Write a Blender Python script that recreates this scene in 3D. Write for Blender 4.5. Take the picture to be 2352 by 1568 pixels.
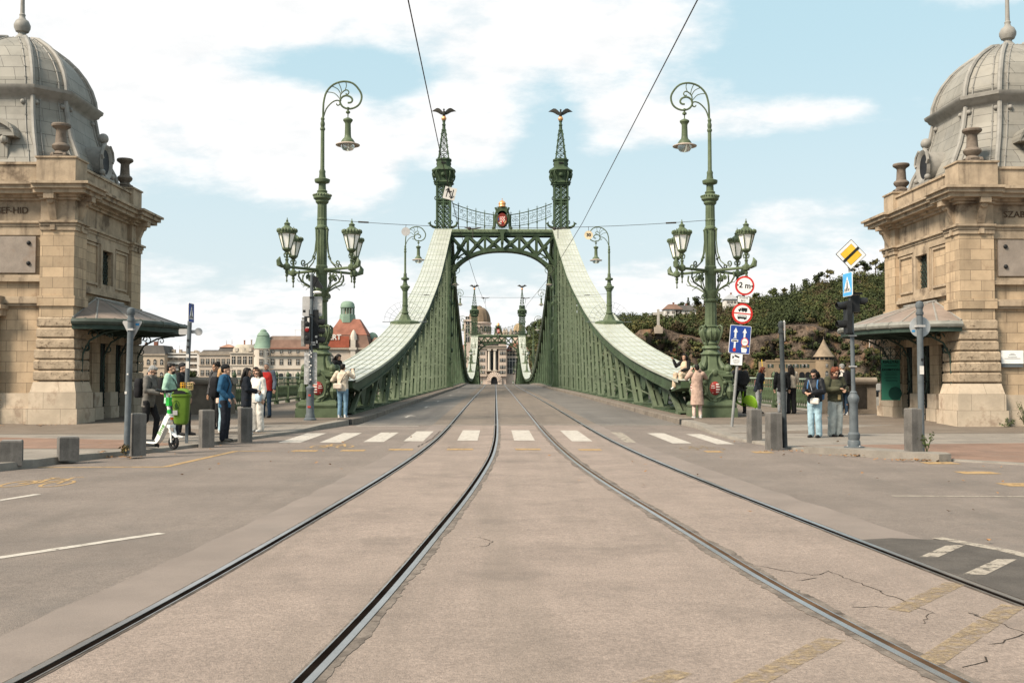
import bpy, bmesh, math, random
from mathutils import Vector, Matrix, Euler, noise
for o in list(bpy.data.objects): bpy.data.objects.remove(o)
rnd=random.Random(7)
SC=bpy.context.scene; COL=SC.collection
PI=math.pi; rad=math.radians
# ---------------------------------------------------------------- camera, sky, sun, exposure
F=2450.; CAMP=Vector((-.74,0,1.55)); YAW=.0155; PIT=math.atan(92/2450)
cd=bpy.data.cameras.new('camera'); cam=bpy.data.objects.new('camera',cd); COL.objects.link(cam)
cam.location=CAMP; cam.rotation_euler=(PI/2+PIT,0,-YAW)
cd.sensor_width=36; cd.lens=36*F/2352; cd.clip_end=6000; cd.clip_start=.1
SC.camera=cam
SC.view_settings.view_transform='Standard'; SC.view_settings.look='None'; SC.view_settings.gamma=1
SC.view_settings.exposure=1.05
SUN_EL=rad(44); SUN_AZ=rad(-126)   # azimuth measured from +Y towards +X
sl=bpy.data.lights.new('sun','SUN'); sl.energy=3.8; sl.angle=rad(20); sl.color=(1,.87,.71)
so=bpy.data.objects.new('sun',sl); COL.objects.link(so)
sd=Vector((math.sin(SUN_AZ)*math.cos(SUN_EL),math.cos(SUN_AZ)*math.cos(SUN_EL),math.sin(SUN_EL)))
so.rotation_euler=sd.to_track_quat('Z','Y').to_euler(); so.location=sd*50

class NT:
    """small node helper"""
    def __init__(s,nt): s.nt=nt; s.n=nt.nodes; s.l=nt.links
    def node(s,t,**k):
        n=s.n.new(t)
        for a,v in k.items(): setattr(n,a,v)
        return n
    def link(s,a,b): s.l.new(a,b)
    def put(s,sock,v):
        if isinstance(v,bpy.types.NodeSocket): s.l.new(v,sock)
        else: sock.default_value=v
    def m(s,op,a,b=0.,c=None,clamp=False):
        n=s.node('ShaderNodeMath',operation=op,use_clamp=clamp)
        s.put(n.inputs[0],a); s.put(n.inputs[1],b)
        if c is not None: s.put(n.inputs[2],c)
        return n.outputs[0]
    def mix(s,f,a,b,bt='MIX'):
        n=s.node('ShaderNodeMix',data_type='RGBA',blend_type=bt)
        s.put(n.inputs[0],f); s.put(n.inputs[6],a if not isinstance(a,tuple) else (*a[:3],1)); s.put(n.inputs[7],b if not isinstance(b,tuple) else (*b[:3],1))
        return n.outputs[2]
    def noise(s,vec,scale,det=4,rough=.55,lac=2.):
        n=s.node('ShaderNodeTexNoise'); s.put(n.inputs['Vector'],vec); n.inputs['Scale'].default_value=scale
        n.inputs['Detail'].default_value=det; n.inputs['Roughness'].default_value=rough; n.inputs['Lacunarity'].default_value=lac
        return n.outputs[0]
    def ramp(s,f,a,b):   # smooth 0..1 between a and b
        n=s.node('ShaderNodeMapRange',interpolation_type='SMOOTHSTEP'); s.put(n.inputs[0],f)
        n.inputs[1].default_value=a; n.inputs[2].default_value=b
        return n.outputs[0]

W=bpy.data.worlds.new("World"); SC.world=W; W.use_nodes=True
w=NT(W.node_tree); w.n.clear()
sky=w.node('ShaderNodeTexSky',sky_type='NISHITA',sun_disc=False,sun_elevation=SUN_EL,sun_rotation=SUN_AZ)
sky.air_density=1.0; sky.dust_density=2.2; sky.ozone_density=1.2
tc=w.node('ShaderNodeTexCoord'); sep=w.node('ShaderNodeSeparateXYZ'); w.link(tc.outputs['Generated'],sep.inputs[0])
dx,dy,dz=sep.outputs
az=w.m('MULTIPLY',w.m('ARCTAN2',dx,dy),57.2958); el=w.m('MULTIPLY',w.m('ARCSINE',dz),57.2958)
zz=w.m('MAXIMUM',w.m('ADD',dz,.30),.1)
cv=w.node('ShaderNodeCombineXYZ'); w.put(cv.inputs[0],w.m('DIVIDE',dx,zz)); w.put(cv.inputs[1],w.m('MULTIPLY',w.m('DIVIDE',dy,zz),1.25)); cv.inputs[2].default_value=3.7
n1=w.noise(cv.outputs[0],3.0,8,.6); n2=w.noise(cv.outputs[0],10.,6,.62)
# places of the sky where the cloud bank lies / is open: (azimuth, elevation, half width, half height, amount) in degrees
BL=[(-8,19.8,16,2.6,.62),(-22,15,10,6,.60),(-8.2,11.4,4.0,2.7,.55),(-11.5,13,4,2.5,.35),(-1.5,13.8,3.0,2.4,.62),(8.6,14.0,5.2,1.8,.58),(6,17.5,6,1.6,.4),(16.5,13.8,3.6,.9,.5),(15.3,8.4,3.0,1.1,.42),(24.5,19.3,5,1.5,.5),(-6.4,5.2,2.4,1.5,.4),
    (3,2.2,70,2.6,.50),(15,5.2,9,1.3,.35),(12.5,6.8,1.6,.5,.25),(-18,6,4,.8,.25),(21,6.6,4,.8,.3),
    (-9,16.3,5.5,.9,-.45),(-.3,9.4,4.2,2.2,-.35),(2.8,12.6,1.8,3.,-.4),(-15.5,8.0,6,1.9,-.40),(-3.9,10.3,1.0,2,-.3),(18,18,9,3,-.4),(17,11,7,1.8,-.25),(9,10.3,5,2,-.3),(-29,20.5,3,1.5,-.4)]
acc=w.m('MULTIPLY',w.m('SUBTRACT',n1,.54),1.0); acc=w.m('ADD',acc,w.m('MULTIPLY',w.m('SUBTRACT',n2,.5),.62))
aev=w.node('ShaderNodeCombineXYZ'); w.link(az,aev.inputs[0]); w.link(el,aev.inputs[1])
for a,e,wa,we,s in BL:
    vm=w.node('ShaderNodeVectorMath',operation='MULTIPLY_ADD'); w.link(aev.outputs[0],vm.inputs[0]); vm.inputs[1].default_value=(1/wa,1/we,0); vm.inputs[2].default_value=(-a/wa,-e/we,0)
    ln=w.node('ShaderNodeVectorMath',operation='LENGTH'); w.link(vm.outputs[0],ln.inputs[0])
    mr=w.node('ShaderNodeMapRange',interpolation_type='SMOOTHSTEP'); w.link(ln.outputs['Value'],mr.inputs[0]); mr.inputs[1].default_value=0; mr.inputs[2].default_value=1.9; mr.inputs[3].default_value=s; mr.inputs[4].default_value=0
    acc=w.m('ADD',acc,mr.outputs[0])
# overhead and behind the viewer: broken cloud
back=w.ramp(el,24,34); acc=w.m('ADD',acc,w.m('MULTIPLY',back,.22))
mask=w.ramp(acc,-.06,.44)
hs=w.node('ShaderNodeHueSaturation'); hs.inputs['Hue'].default_value=.475; hs.inputs['Saturation'].default_value=.62; hs.inputs['Value'].default_value=1.0
w.link(sky.outputs[0],hs.inputs['Color'])
veil=w.mix(.80,hs.outputs[0],w.mix(w.ramp(el,2,20),(6.3,7.2,7.45),(4.5,6.5,7.3)))
cl_shade=w.ramp(n2,.25,.7)
cloud=w.mix(cl_shade,(7.3,7.4,7.45),(8.5,8.4,8.3))
final=w.mix(mask,veil,cloud)
bg=w.node('ShaderNodeBackground'); bg.inputs[1].default_value=.063; w.link(final,bg.inputs[0])
W.cycles.sampling_method='MANUAL'; W.cycles.sample_map_resolution=512
wo=w.node('ShaderNodeOutputWorld'); w.link(bg.outputs[0],wo.inputs[0])

# ---------------------------------------------------------------- heights and picture-to-place helpers
def zr(Y):
    if Y<0: return 0.
    if Y<36: return .22*(Y/36)**1.6
    z=.97-.75*((206-min(Y,206))/170)**2+.25*math.exp(-((Y-165)/30)**2)
    if Y>150: z-=4.*((min(Y,294)-150)/144)**2
    if Y>294: z-=.02*(min(Y,380)-294)
    return z
def ipl(t,Y):
    if Y<=t[0][0]: return t[0][1]
    for (a,b),(c,d) in zip(t,t[1:]):
        if Y<=c: return b+(d-b)*(Y-a)/(c-a)
    return t[-1][1]
OFFL=[(12,.13),(19.5,.12),(22.5,.06),(29,.06),(31,.13),(34,.16)]
OFFR=[(10,.006),(19,.012),(22,.03),(24,.05),(29,.07),(31,.13),(34,.16)]
def zp(X,Y): return zr(Y)+ipl(OFFL if X<0 else OFFR,Y)
def ray(vx,vy):
    x=(vx-1176)/F; y=-(vy-784)/F
    c,s=math.cos(PIT),math.sin(PIT); fy=c-y*s; fz=s+y*c
    cy,sy=math.cos(YAW),math.sin(YAW)
    return Vector((x*cy+fy*sy,-x*sy+fy*cy,fz))
def pt(vx,vy,Y):          # the place at depth Y that the photograph shows at (vx,vy)
    d=ray(vx,vy); return CAMP+d*(Y/d.y)
def ptx(vx,vy,X):         # the place in the plane x = X
    d=ray(vx,vy); return CAMP+d*((X-CAMP.x)/d.x)

# ---------------------------------------------------------------- mesh builder
class MB:
    def __init__(s,mx=1): s.v=[]; s.f=[]; s.mi=[]; s.mx=mx; s.cur=0
    def add(s,vs,fs,M=None):
        b=len(s.v)
        s.v+= [tuple(M@Vector(p)) for p in vs] if M is not None else [tuple(p) for p in vs]
        s.f+= [tuple(i+b for i in q) for q in fs]; s.mi+=[s.cur]*len(fs)
        return s
    def bx(s,x0,x1,y0,y1,z0,z1,M=None):
        v=[(x,y,z) for z in (z0,z1) for y in (y0,y1) for x in (x0,x1)]
        return s.add(v,[(0,2,3,1),(4,5,7,6),(0,1,5,4),(2,6,7,3),(0,4,6,2),(1,3,7,5)],M)
    def beam(s,p,q,w,h,up=(0,0,1)):
        p=Vector(p);q=Vector(q);d=(q-p); L=d.length; d.normalize(); u=Vector(up)
        if abs(d.dot(u))>.99: u=Vector((0,1,0))
        a=d.cross(u).normalized(); u=a.cross(d).normalized()
        M=Matrix((a,u,d)).transposed().to_4x4(); M.translation=p
        return s.bx(-w/2,w/2,-h/2,h/2,0,L,M)
    def tube(s,pts,r,n=8,cap=True,flat=None):
        pts=[Vector(p) for p in pts]; N=len(pts)
        if not isinstance(r,(list,tuple)): r=[r]*N
        t0=(pts[1]-pts[0]).normalized(); u=Vector((0,0,1)) if abs(t0.z)<.9 else Vector((1,0,0))
        a=t0.cross(u).normalized(); vs=[]; fs=[]
        for i,p in enumerate(pts):
            t=(pts[min(i+1,N-1)]-pts[max(i-1,0)]).normalized()
            a=(a-t*a.dot(t))
            if a.length<1e-6: a=t.orthogonal()
            a.normalize(); b=t.cross(a)
            ra=r[i] if not isinstance(r[i],tuple) else r[i][0]; rb=r[i] if not isinstance(r[i],tuple) else r[i][1]
            for k in range(n):
                th=2*PI*k/n; vs.append(p+a*math.cos(th)*ra+b*math.sin(th)*rb)
        for i in range(N-1):
            for k in range(n):
                j=(k+1)%n; fs.append((i*n+k,i*n+j,(i+1)*n+j,(i+1)*n+k))
        if cap: fs+= [tuple(range(n))[::-1],tuple(range((N-1)*n,N*n))]
        return s.add(vs,fs)
    def lathe(s,prof,n=16,c=(0,0,0),M=None,flute=0,sx=1,sy=1,a0=0):
        vs=[];fs=[]
        for r,z in prof:
            for k in range(n):
                th=2*PI*k/n+a0; rr=r*(1-flute*(k%2)) if flute else r
                vs.append((c[0]+rr*sx*math.cos(th),c[1]+rr*sy*math.sin(th),c[2]+z))
        N=len(prof)
        for i in range(N-1):
            for k in range(n):
                j=(k+1)%n; fs.append((i*n+k,i*n+j,(i+1)*n+j,(i+1)*n+k))
        fs+=[tuple(range(n))[::-1],tuple(range((N-1)*n,N*n))]
        return s.add(vs,fs,M)
    def ball(s,c,r,n=10,m=7,M=None):
        if not isinstance(r,(tuple,list)): r=(r,r,r)
        pr=[(math.sin(PI*i/m)+1e-4,-math.cos(PI*i/m)) for i in range(m+1)]
        T=Matrix.Translation(c)@Matrix.Diagonal((*r,1))
        return s.lathe(pr,n,M=(M@T if M is not None else T))
    def prism(s,poly,d0,d1,M=None):   # polygon in xy, extruded along z from d0 to d1
        n=len(poly); v=[(x,y,d0) for x,y in poly]+[(x,y,d1) for x,y in poly]
        return s.add(v,[tuple(range(n))[::-1],tuple(range(n,2*n))]+[(i,(i+1)%n,n+(i+1)%n,n+i) for i in range(n)],M)
    def strip(s,rows):                # rows of equal length -> quads
        n=len(rows[0]); v=[p for r in rows for p in r]
        return s.add(v,[(i*n+k,i*n+k+1,(i+1)*n+k+1,(i+1)*n+k) for i in range(len(rows)-1) for k in range(n-1)])
    def text(s,txt,size,depth,M,align='CENTER',bold=0):
        cu=bpy.data.curves.new('t','FONT'); cu.body=txt; cu.size=size; cu.extrude=depth; cu.align_x=align; cu.align_y='CENTER'; cu.resolution_u=3; cu.offset=bold
        ob=bpy.data.objects.new('t',cu); COL.objects.link(ob)
        me=bpy.data.meshes.new_from_object(ob.evaluated_get(bpy.context.evaluated_depsgraph_get()))
        s.add([v.co[:] for v in me.vertices],[tuple(p.vertices) for p in me.polygons],M)
        bpy.data.objects.remove(ob); bpy.data.curves.remove(cu); bpy.data.meshes.remove(me)
        return s
    def build(s,name,mats,parent=None,smooth=35,recalc=False,loc=None):
        me=bpy.data.meshes.new(name)
        vs=[(x*s.mx,y,z) for x,y,z in s.v] if s.mx!=1 else s.v
        me.from_pydata(vs,[],s.f)
        if not isinstance(mats,(list,tuple)): mats=[mats]
        for m in mats: me.materials.append(m)
        if len(mats)>1: me.polygons.foreach_set('material_index',s.mi)
        if s.mx<0 or recalc:
            b=bmesh.new(); b.from_mesh(me); bmesh.ops.recalc_face_normals(b,faces=b.faces); b.to_mesh(me); b.free()
        if smooth:
            me.polygons.foreach_set('use_smooth',[True]*len(me.polygons)); me.set_sharp_from_angle(angle=rad(smooth))
        me.update()
        o=bpy.data.objects.new(name,me); COL.objects.link(o)
        if parent is not None: o.parent=parent
        if loc is not None: o.location=loc
        return o
def tag(o,label=None,cat=None,group=None,kind=None):
    if label: o['label']=label
    if cat: o['category']=cat
    if group: o['group']=group
    if kind: o['kind']=kind
    return o
def thing(name,label,cat,loc=(0,0,0),rz=0,group=None):
    o=bpy.data.objects.new(name,None); COL.objects.link(o); o.location=loc; o.rotation_euler=(0,0,rz); o.empty_display_size=.2
    return tag(o,label,cat,group)
def kids(o): return [c for c in COL.objects if c.parent is o]
def dup(o,loc,rz=None,label=None,group=None,scale=None,par=None):
    c=o.copy(); COL.objects.link(c)
    if par is not None: c.parent=par
    else:
        c.location=loc
        if rz is not None: c.rotation_euler=(0,0,rz)
        if label: c['label']=label
        if group: c['group']=group
        if scale: c.scale=scale
    for k in kids(o): dup(k,None,par=c)
    return c
def Rx(a): return Matrix.Rotation(a,4,'X')
def Ry(a): return Matrix.Rotation(a,4,'Y')
def Rz(a): return Matrix.Rotation(a,4,'Z')
def T(*p): return Matrix.Translation(p)
FACE=Rx(PI/2)            # xy plane turned upright, facing -Y

# ---------------------------------------------------------------- materials
MATS={}
def mat(name,col,rough=.6,metal=0,var=.18,scale=2.,bump=0.,bscale=60.,stain=None,stains=.5,spec=.15,trans=0,alpha=1,emit=None,wear=None,brick=None,coord='Object',fine=None,streak=None,fine2=None,bdist=.02,lane=None):
    if name in MATS: return MATS[name]
    m=bpy.data.materials.new(name); m.use_nodes=True; h=NT(m.node_tree); b=h.n['Principled BSDF']
    tcn=h.node('ShaderNodeTexCoord'); P=tcn.outputs[coord]
    nz=h.noise(P,scale,5,.6)
    c=(*col,1)
    lo=tuple(max(0,x*(1-var)) for x in col); hi=tuple(min(1,x*(1+var)) for x in col)
    out=h.mix(h.ramp(nz,.3,.7),lo,hi)
    hgt=None
    if brick:  # (width, height, mortar, mortar colour, jitter)
        sp=h.node('ShaderNodeSeparateXYZ'); h.link(P,sp.inputs[0])
        cb=h.node('ShaderNodeCombineXYZ')
        if len(brick)>5: h.link(sp.outputs[0],cb.inputs[0]); h.link(sp.outputs[1],cb.inputs[1])
        else: h.put(cb.inputs[0],h.m('ADD',sp.outputs[0],sp.outputs[1])); h.link(sp.outputs[2],cb.inputs[1])
        bt=h.node('ShaderNodeTexBrick'); h.link(cb.outputs[0],bt.inputs['Vector'])
        bt.inputs['Scale'].default_value=1; bt.inputs['Brick Width'].default_value=brick[0]; bt.inputs['Row Height'].default_value=brick[1]; bt.inputs['Mortar Size'].default_value=brick[2]; bt.inputs['Mortar Smooth'].default_value=.2
        j=brick[4]
        bt.inputs['Color1'].default_value=(1-j,1-j,1-j,1); bt.inputs['Color2'].default_value=(1+j,1+j*.9,1+j*.8,1); mc=brick[3]; bt.inputs['Mortar'].default_value=(mc,mc,mc,1)
        out=h.mix(1.,out,bt.outputs[0],'MULTIPLY'); hgt=h.m('MULTIPLY',bt.outputs[1],-.6)
    if fine:   # (scale, amount) speckle
        fn=h.noise(P,fine[0],2,.7); k=h.node('ShaderNodeMapRange'); h.put(k.inputs[0],fn); k.inputs[1].default_value=.3;k.inputs[2].default_value=.7;k.inputs[3].default_value=1-fine[1];k.inputs[4].default_value=1+fine[1]
        cc=h.node('ShaderNodeCombineXYZ')
        for i in range(3): h.link(k.outputs[0],cc.inputs[i])
        out=h.mix(1.,out,cc.outputs[0],'MULTIPLY')
    if fine2:
        k=h.node('ShaderNodeMapRange'); h.put(k.inputs[0],h.noise(P,fine2[0],4,.7)); k.inputs[1].default_value=.3;k.inputs[2].default_value=.7;k.inputs[3].default_value=1-fine2[1];k.inputs[4].default_value=1+fine2[1]
        cc=h.node('ShaderNodeCombineXYZ')
        for i in range(3): h.link(k.outputs[0],cc.inputs[i])
        out=h.mix(1.,out,cc.outputs[0],'MULTIPLY')
    if lane:   # tyre and tram grime drawn out along the street: (colour, across scale, amount)
        mp=h.node('ShaderNodeMapping'); h.link(P,mp.inputs[0]); mp.inputs['Scale'].default_value=(lane[1],lane[1]*.05,1)
        s4=h.noise(mp.outputs[0],1,5,.62); out=h.mix(h.m('MULTIPLY',h.ramp(s4,.46,.72),lane[2]),out,lane[0])
    if stain:  # dark blotches of their own shape
        s2=h.noise(P,stain[1],6,.68); out=h.mix(h.m('MULTIPLY',h.ramp(s2,.5,.72),stains),out,stain[0])
    if streak: # rain streaks running down: (colour, density scale, amount)
        mp=h.node('ShaderNodeMapping'); h.link(P,mp.inputs[0]); mp.inputs['Scale'].default_value=(streak[1],streak[1],streak[1]*.09)
        s3=h.noise(mp.outputs[0],1,4,.6); out=h.mix(h.m('MULTIPLY',h.ramp(s3,.5,.75),streak[2]),out,streak[0])
    h.link(out,b.inputs['Base Color']) if emit is None else None
    if emit is not None: b.inputs['Base Color'].default_value=c
    b.inputs['Roughness'].default_value=rough; b.inputs['Metallic'].default_value=metal; b.inputs['Specular IOR Level'].default_value=spec
    if wear:   # paint worn through to the road below: (scale, share left bare)
        wn=h.noise(P,wear[0],7,.72); h.link(h.ramp(wn,wear[1]-(wear[2] if len(wear)>2 else .05),wear[1]+(wear[2] if len(wear)>2 else .05)),b.inputs['Alpha'])
    if trans: b.inputs['Transmission Weight'].default_value=trans
    if alpha<1: b.inputs['Alpha'].default_value=alpha
    if bump or hgt is not None:
        bn=h.node('ShaderNodeBump'); bn.inputs['Strength'].default_value=min(1,bump) if bump else .3; bn.inputs['Distance'].default_value=bdist
        hh=h.noise(P,bscale,4,.6)
        if hgt is not None: hh=h.m('ADD',hh if bump else 0.,hgt)
        h.put(bn.inputs['Height'],hh); h.link(bn.outputs[0],b.inputs['Normal'])
    if emit: b.inputs['Emission Color'].default_value=(*emit[0],1); b.inputs['Emission Strength'].default_value=emit[1]
    MATS[name]=m
    return m
GREEN=mat('green_paint',(.043,.066,.036),.6,var=.28,scale=1.3,bump=.12,bscale=25,stain=((.05,.06,.035),1.1),stains=.55,streak=((.19,.22,.15),2.2,.22))
GREEN_L=mat('lamp_green_paint',(.088,.114,.066),.45,var=.2,scale=2.5,bump=.15,bscale=35,stain=((.05,.062,.035),3.),stains=.4)
STRUT=mat('lit_strut_paint',(.098,.123,.078),.6,var=.25,scale=1.6,bump=.12,bscale=25,stain=((.045,.058,.035),1.6),stains=.6,streak=((.16,.18,.13),2.2,.3))  # paler than the posts: light on the struts is put into the colour
PALE=mat('pale_green_plate',(.385,.395,.345),.36,spec=.4,var=.12,scale=.9,stain=((.26,.30,.2),.8),stains=.5,bump=.08,bscale=6,streak=((.30,.32,.24),1.2,.35))  # pale green-cream, much paler than the girder sides
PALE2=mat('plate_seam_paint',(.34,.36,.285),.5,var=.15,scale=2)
STONE=mat('limestone_ashlar',(.385,.295,.20),.85,var=.2,scale=1.2,bump=.25,bscale=18,stain=((.15,.098,.06),1.2),stains=.7,brick=(.62,.31,.007,.42,.2),streak=((.125,.09,.062),2.4,.55))
STONE_T=mat('limestone_trim',(.335,.265,.19),.85,var=.18,scale=2.2,bump=.3,bscale=22,stain=((.085,.062,.045),1.3),stains=.85,streak=((.075,.056,.042),3.5,.7))
RUST=mat('rusticated_stone',(.335,.265,.19),.9,var=.2,scale=3,bump=1.,bscale=9,stain=((.085,.06,.04),9.),stains=.95,streak=((.16,.12,.085),2.,.4))
PLINTH=mat('pale_plinth_stone',(.44,.365,.28),.85,var=.15,scale=1.6,bump=.25,bscale=14,stain=((.23,.165,.12),1.7),stains=.8,brick=(.95,.48,.006,.5,.06))
ZINC=mat('zinc_sheet',(.215,.205,.18),.55,metal=.0,var=.16,scale=1.1,stain=((.22,.215,.20),1.5),stains=.5,brick=(.62,.42,.008,.3,.07),streak=((.24,.22,.19),2.5,.4))
ZINC_T=mat('zinc_trim',(.235,.225,.205),.5,var=.2,scale=3,stain=((.15,.145,.13),3.),stains=.5)
DARK=mat('dark_opening',(.012,.012,.013),.5,var=.1)
DGREEN=mat('dark_ironwork',(.032,.05,.04),.5,var=.2,scale=4)
STEEL=mat('grey_pole_paint',(.10,.115,.125),.45,var=.15,scale=5,stain=((.05,.055,.06),6.),stains=.5)
SIGNBACK=mat('aluminium_sign_back',(.42,.41,.40),.5,metal=.3,var=.08,scale=6)
BLACK=mat('black_plastic',(.018,.019,.02),.45,var=.2,scale=8)
WHITE=mat('white_sign_face',(.70,.70,.68),.4,var=.05,scale=9)
SHRED=mat('faded_red_enamel',(.27,.035,.03),.5,var=.25,scale=14,stain=((.12,.03,.025),9.),stains=.5)
RED=mat('red_sign_face',(.48,.03,.025),.4,var=.08,scale=9)
BLUE=mat('blue_sign_face',(.022,.055,.24),.4,var=.08,scale=9)
LBLUE=mat('bright_blue_sign_face',(.07,.32,.62),.4,var=.06,scale=9)
YELLOW=mat('yellow_sign_face',(.66,.42,.045),.4,var=.08,scale=9)
GLASS=mat('lantern_milk_glass',(.82,.82,.78),.25,var=.06,scale=5)
GOLD=mat('copper_gilding',(.72,.36,.16),.35,metal=.6,var=.15,scale=6)
# ================================================================ SETTING: ground, water, roads, pavements
ASPH=mat('worn_asphalt',(.171,.141,.120),.8,spec=.3,lane=((.115,.097,.081),1.1,.5),var=.13,scale=.55,bump=.6,bscale=120,fine=(70,.34),fine2=(9,.10),stain=((.10,.09,.08),.35),stains=.5)
ASPH2=mat('approach_asphalt',(.153,.126,.102),.85,var=.12,scale=.8,bump=.4,bscale=140,fine=(120,.2),stain=((.11,.09,.07),.7),stains=.5)
ASPHD=mat('bridge_asphalt',(.125,.112,.098),.75,spec=.3,lane=((.07,.063,.057),.8,.8),var=.16,scale=.35,bump=.35,bscale=120,fine=(90,.2))
BED=mat('pinkish_track_concrete',(.232,.184,.154),.8,spec=.3,lane=((.165,.134,.109),1.3,.55),var=.10,scale=.9,bump=.6,bscale=90,fine=(40,.25),fine2=(7,.09),stain=((.13,.105,.088),.8),stains=.55)
BED2=mat('bridge_track_bed_asphalt',(.150,.121,.095),.8,spec=.3,lane=((.098,.08,.064),1.3,.6),var=.14,scale=1.4,bump=.4,bscale=100,fine=(70,.15),stain=((.10,.08,.062),.5),stains=.5)
TAR=mat('dark_tar_patch',(.088,.078,.069),.85,var=.15,scale=3,bump=.6,bscale=120,fine=(80,.25))
SLAB=mat('grey_pavement_slabs',(.205,.183,.158),.85,var=.10,scale=.9,bump=.25,bscale=60,brick=(1.15,.55,.012,.60,.10,1),fine=(70,.1),stain=((.13,.112,.095),.8),stains=.55)
REDP=mat('faded_red_paving',(.20,.132,.10),.85,var=.12,scale=1.2,bump=.25,bscale=60,brick=(1.15,.55,.012,.66,.08,1),fine=(70,.1),stain=((.15,.115,.095),.8),stains=.5)
KERB=mat('granite_kerb',(.21,.19,.164),.85,var=.14,scale=2.5,bump=.4,bscale=70,fine=(90,.18),stain=((.13,.115,.10),1.5),stains=.6)
WPAINT=mat('worn_white_road_paint',(.40,.368,.325),.75,wear=(8,.36,.09),var=.06,scale=5,stain=((.23,.20,.17),6.),stains=.9,fine=(50,.1))
YPAINT=mat('worn_yellow_road_paint',(.33,.22,.105),.8,wear=(9,.40,.10),var=.08,scale=5,stain=((.20,.165,.125),5.),stains=.9,fine=(50,.1))
YPAINT2=mat('nearly_worn_off_yellow_paint',(.262,.198,.125),.85,wear=(16,.50,.16),var=.1,scale=5,stain=((.24,.20,.17),7.),stains=1.,fine=(48,.25))
WPAINT2=mat('nearly_worn_off_white_paint',(.30,.265,.22),.85,wear=(9,.42,.12),var=.08,scale=5,stain=((.16,.14,.12),5.),stains=.8,fine=(48,.25))
RAIL=mat('polished_rail_steel',(.40,.385,.37),.3,metal=.9,var=.12,scale=3)
GROOVE=mat('dirty_rail_groove',(.008,.006,.005),.9,spec=0,var=.3,scale=3)
GROOVE2=mat('rusty_rail_groove',(.075,.045,.026),.8,spec=.05,var=.3,scale=3)
def st(n,mb,m,**k): return tag(mb.build(n,m,**k),kind='structure')
def frange(a,b,s):
    n=max(1,int(round((b-a)/s))); return [a+(b-a)*i/n for i in range(n+1)]
YR=frange(-6,40,.5)+frange(42,380,2)
# ground sheet: city side, river bed, far bank, out to the horizon
mb=MB(); ys=[-400,-100,-20]+frange(0,36,3)+[38.9,39.2,60,180,300,362,366,370,420,600,1000,2000,4500]
def gz(y): return zr(y)-.03 if y<39 else (-9.5 if y<365 else (-4.6 if y>=370 else -11))
mb.strip([[(x,y,gz(y)) for x in (-4000,-1200,-300,-60,0,60,300,1200,4000)] for y in ys])
st('ground',mb,mat('city_ground',(.17,.155,.135),.9,var=.1,scale=.3,fine=(60,.1)))
mb=MB(); mb.strip([[(x,y,-9.0) for x in (-4000,4000)] for y in (39.15,367)])
st('river',mb,mat('river_water',(.05,.065,.06),.12,var=.2,scale=.05,bump=.5,bscale=.6))
mb=MB(); mb.bx(-900,-10.5,38.6,39.15,-12,zr(38)+.05); mb.bx(10.5,900,38.6,39.15,-12,zr(38)+.05)
st('quay_wall',mb,KERB)

KL=[(12,-40),(13.2,-16),(14.5,-12),(16,-9.9),(17.3,-9.1),(18.2,-8.74),(19.9,-8.4),(21.6,-7.82),(23.8,-7.2),(26.5,-6.62),(29,-6.1),(31,-5.72),(33.5,-5.28),(36,-5.05),(40,-5.0),(400,-5.0)]
KR=[(10,30),(14,14.5),(17,10.6),(18.7,8.6),(19.3,8.0),(20.0,7.1),(21,6.3),(22,5.7),(23.4,5.42),(25.3,5.12),(26.3,5.03),(28.8,5.03),(31.4,5.15),(33.4,5.08),(40,5.05),(400,5.05)]
def rowstrip(fl,fr,y0,y1,off,n=2,name=None,m=None,step=.5):
    rows=[]; ys=frange(y0,y1,step)
    for y in ys:
        a,b=fl(y),fr(y); o=off(y) if callable(off) else off
        rows.append([(a+(b-a)*i/(n-1),y,zr(y)+o) for i in range(n)])
    mb=MB(); mb.strip([r for r in rows]); return mb
# carriageway
st('road',rowstrip(lambda y:-45,lambda y:45,-6,33.3,0,2),ASPH)
st('bridge_road',rowstrip(lambda y:-5.02,lambda y:5.07,33.3,378,.001,2,step=1.5),ASPHD)
BL_=[(0,-4.2),(4,-3.9),(6.5,-3.73),(9.5,-3.5),(11.5,-3.37),(15.4,-3.16),(20.9,-2.9),(26,-2.75),(34,-2.72),(380,-2.68)]
BR_=[(0,4.1),(4,3.75),(8.5,3.5),(10.2,3.39),(12.5,3.22),(15.5,3.0),(17.8,2.86),(20.6,2.74),(24,2.58),(30,2.5),(380,2.45)]
jit=lambda y,s:.05*noise.noise((y*1.3,s,0))
st('track_bed',rowstrip(lambda y:ipl(BL_,y)+jit(y,1),lambda y:ipl(BR_,y)+jit(y,5),-3,33.3,.003,2,step=.25),BED)
st('track_bed_margin',rowstrip(lambda y:ipl(BL_,y)+jit(y,1),lambda y:ipl(R1,y)-.06,-3,33.3,.0065,2,step=.25) if 0 else MB().strip([[(ipl(BL_,y)+.004+jit(y,1),y,zr(y)+.005),(ipl([(3,-3.42),(5.55,-3.2),(7.7,-3.0),(10.3,-2.86),(13.3,-2.69),(16.5,-2.52),(21,-2.34),(26,-2.21),(33,-2.18)],y)-.03,y,zr(y)+.005)] for y in frange(3,33,.25)]),mat('smooth_grey_margin',(.180,.148,.127),.8,spec=.3,var=.1,scale=1.,fine=(90,.12),bump=.2,bscale=120,stain=((.14,.12,.105),.6),stains=.5))
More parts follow.
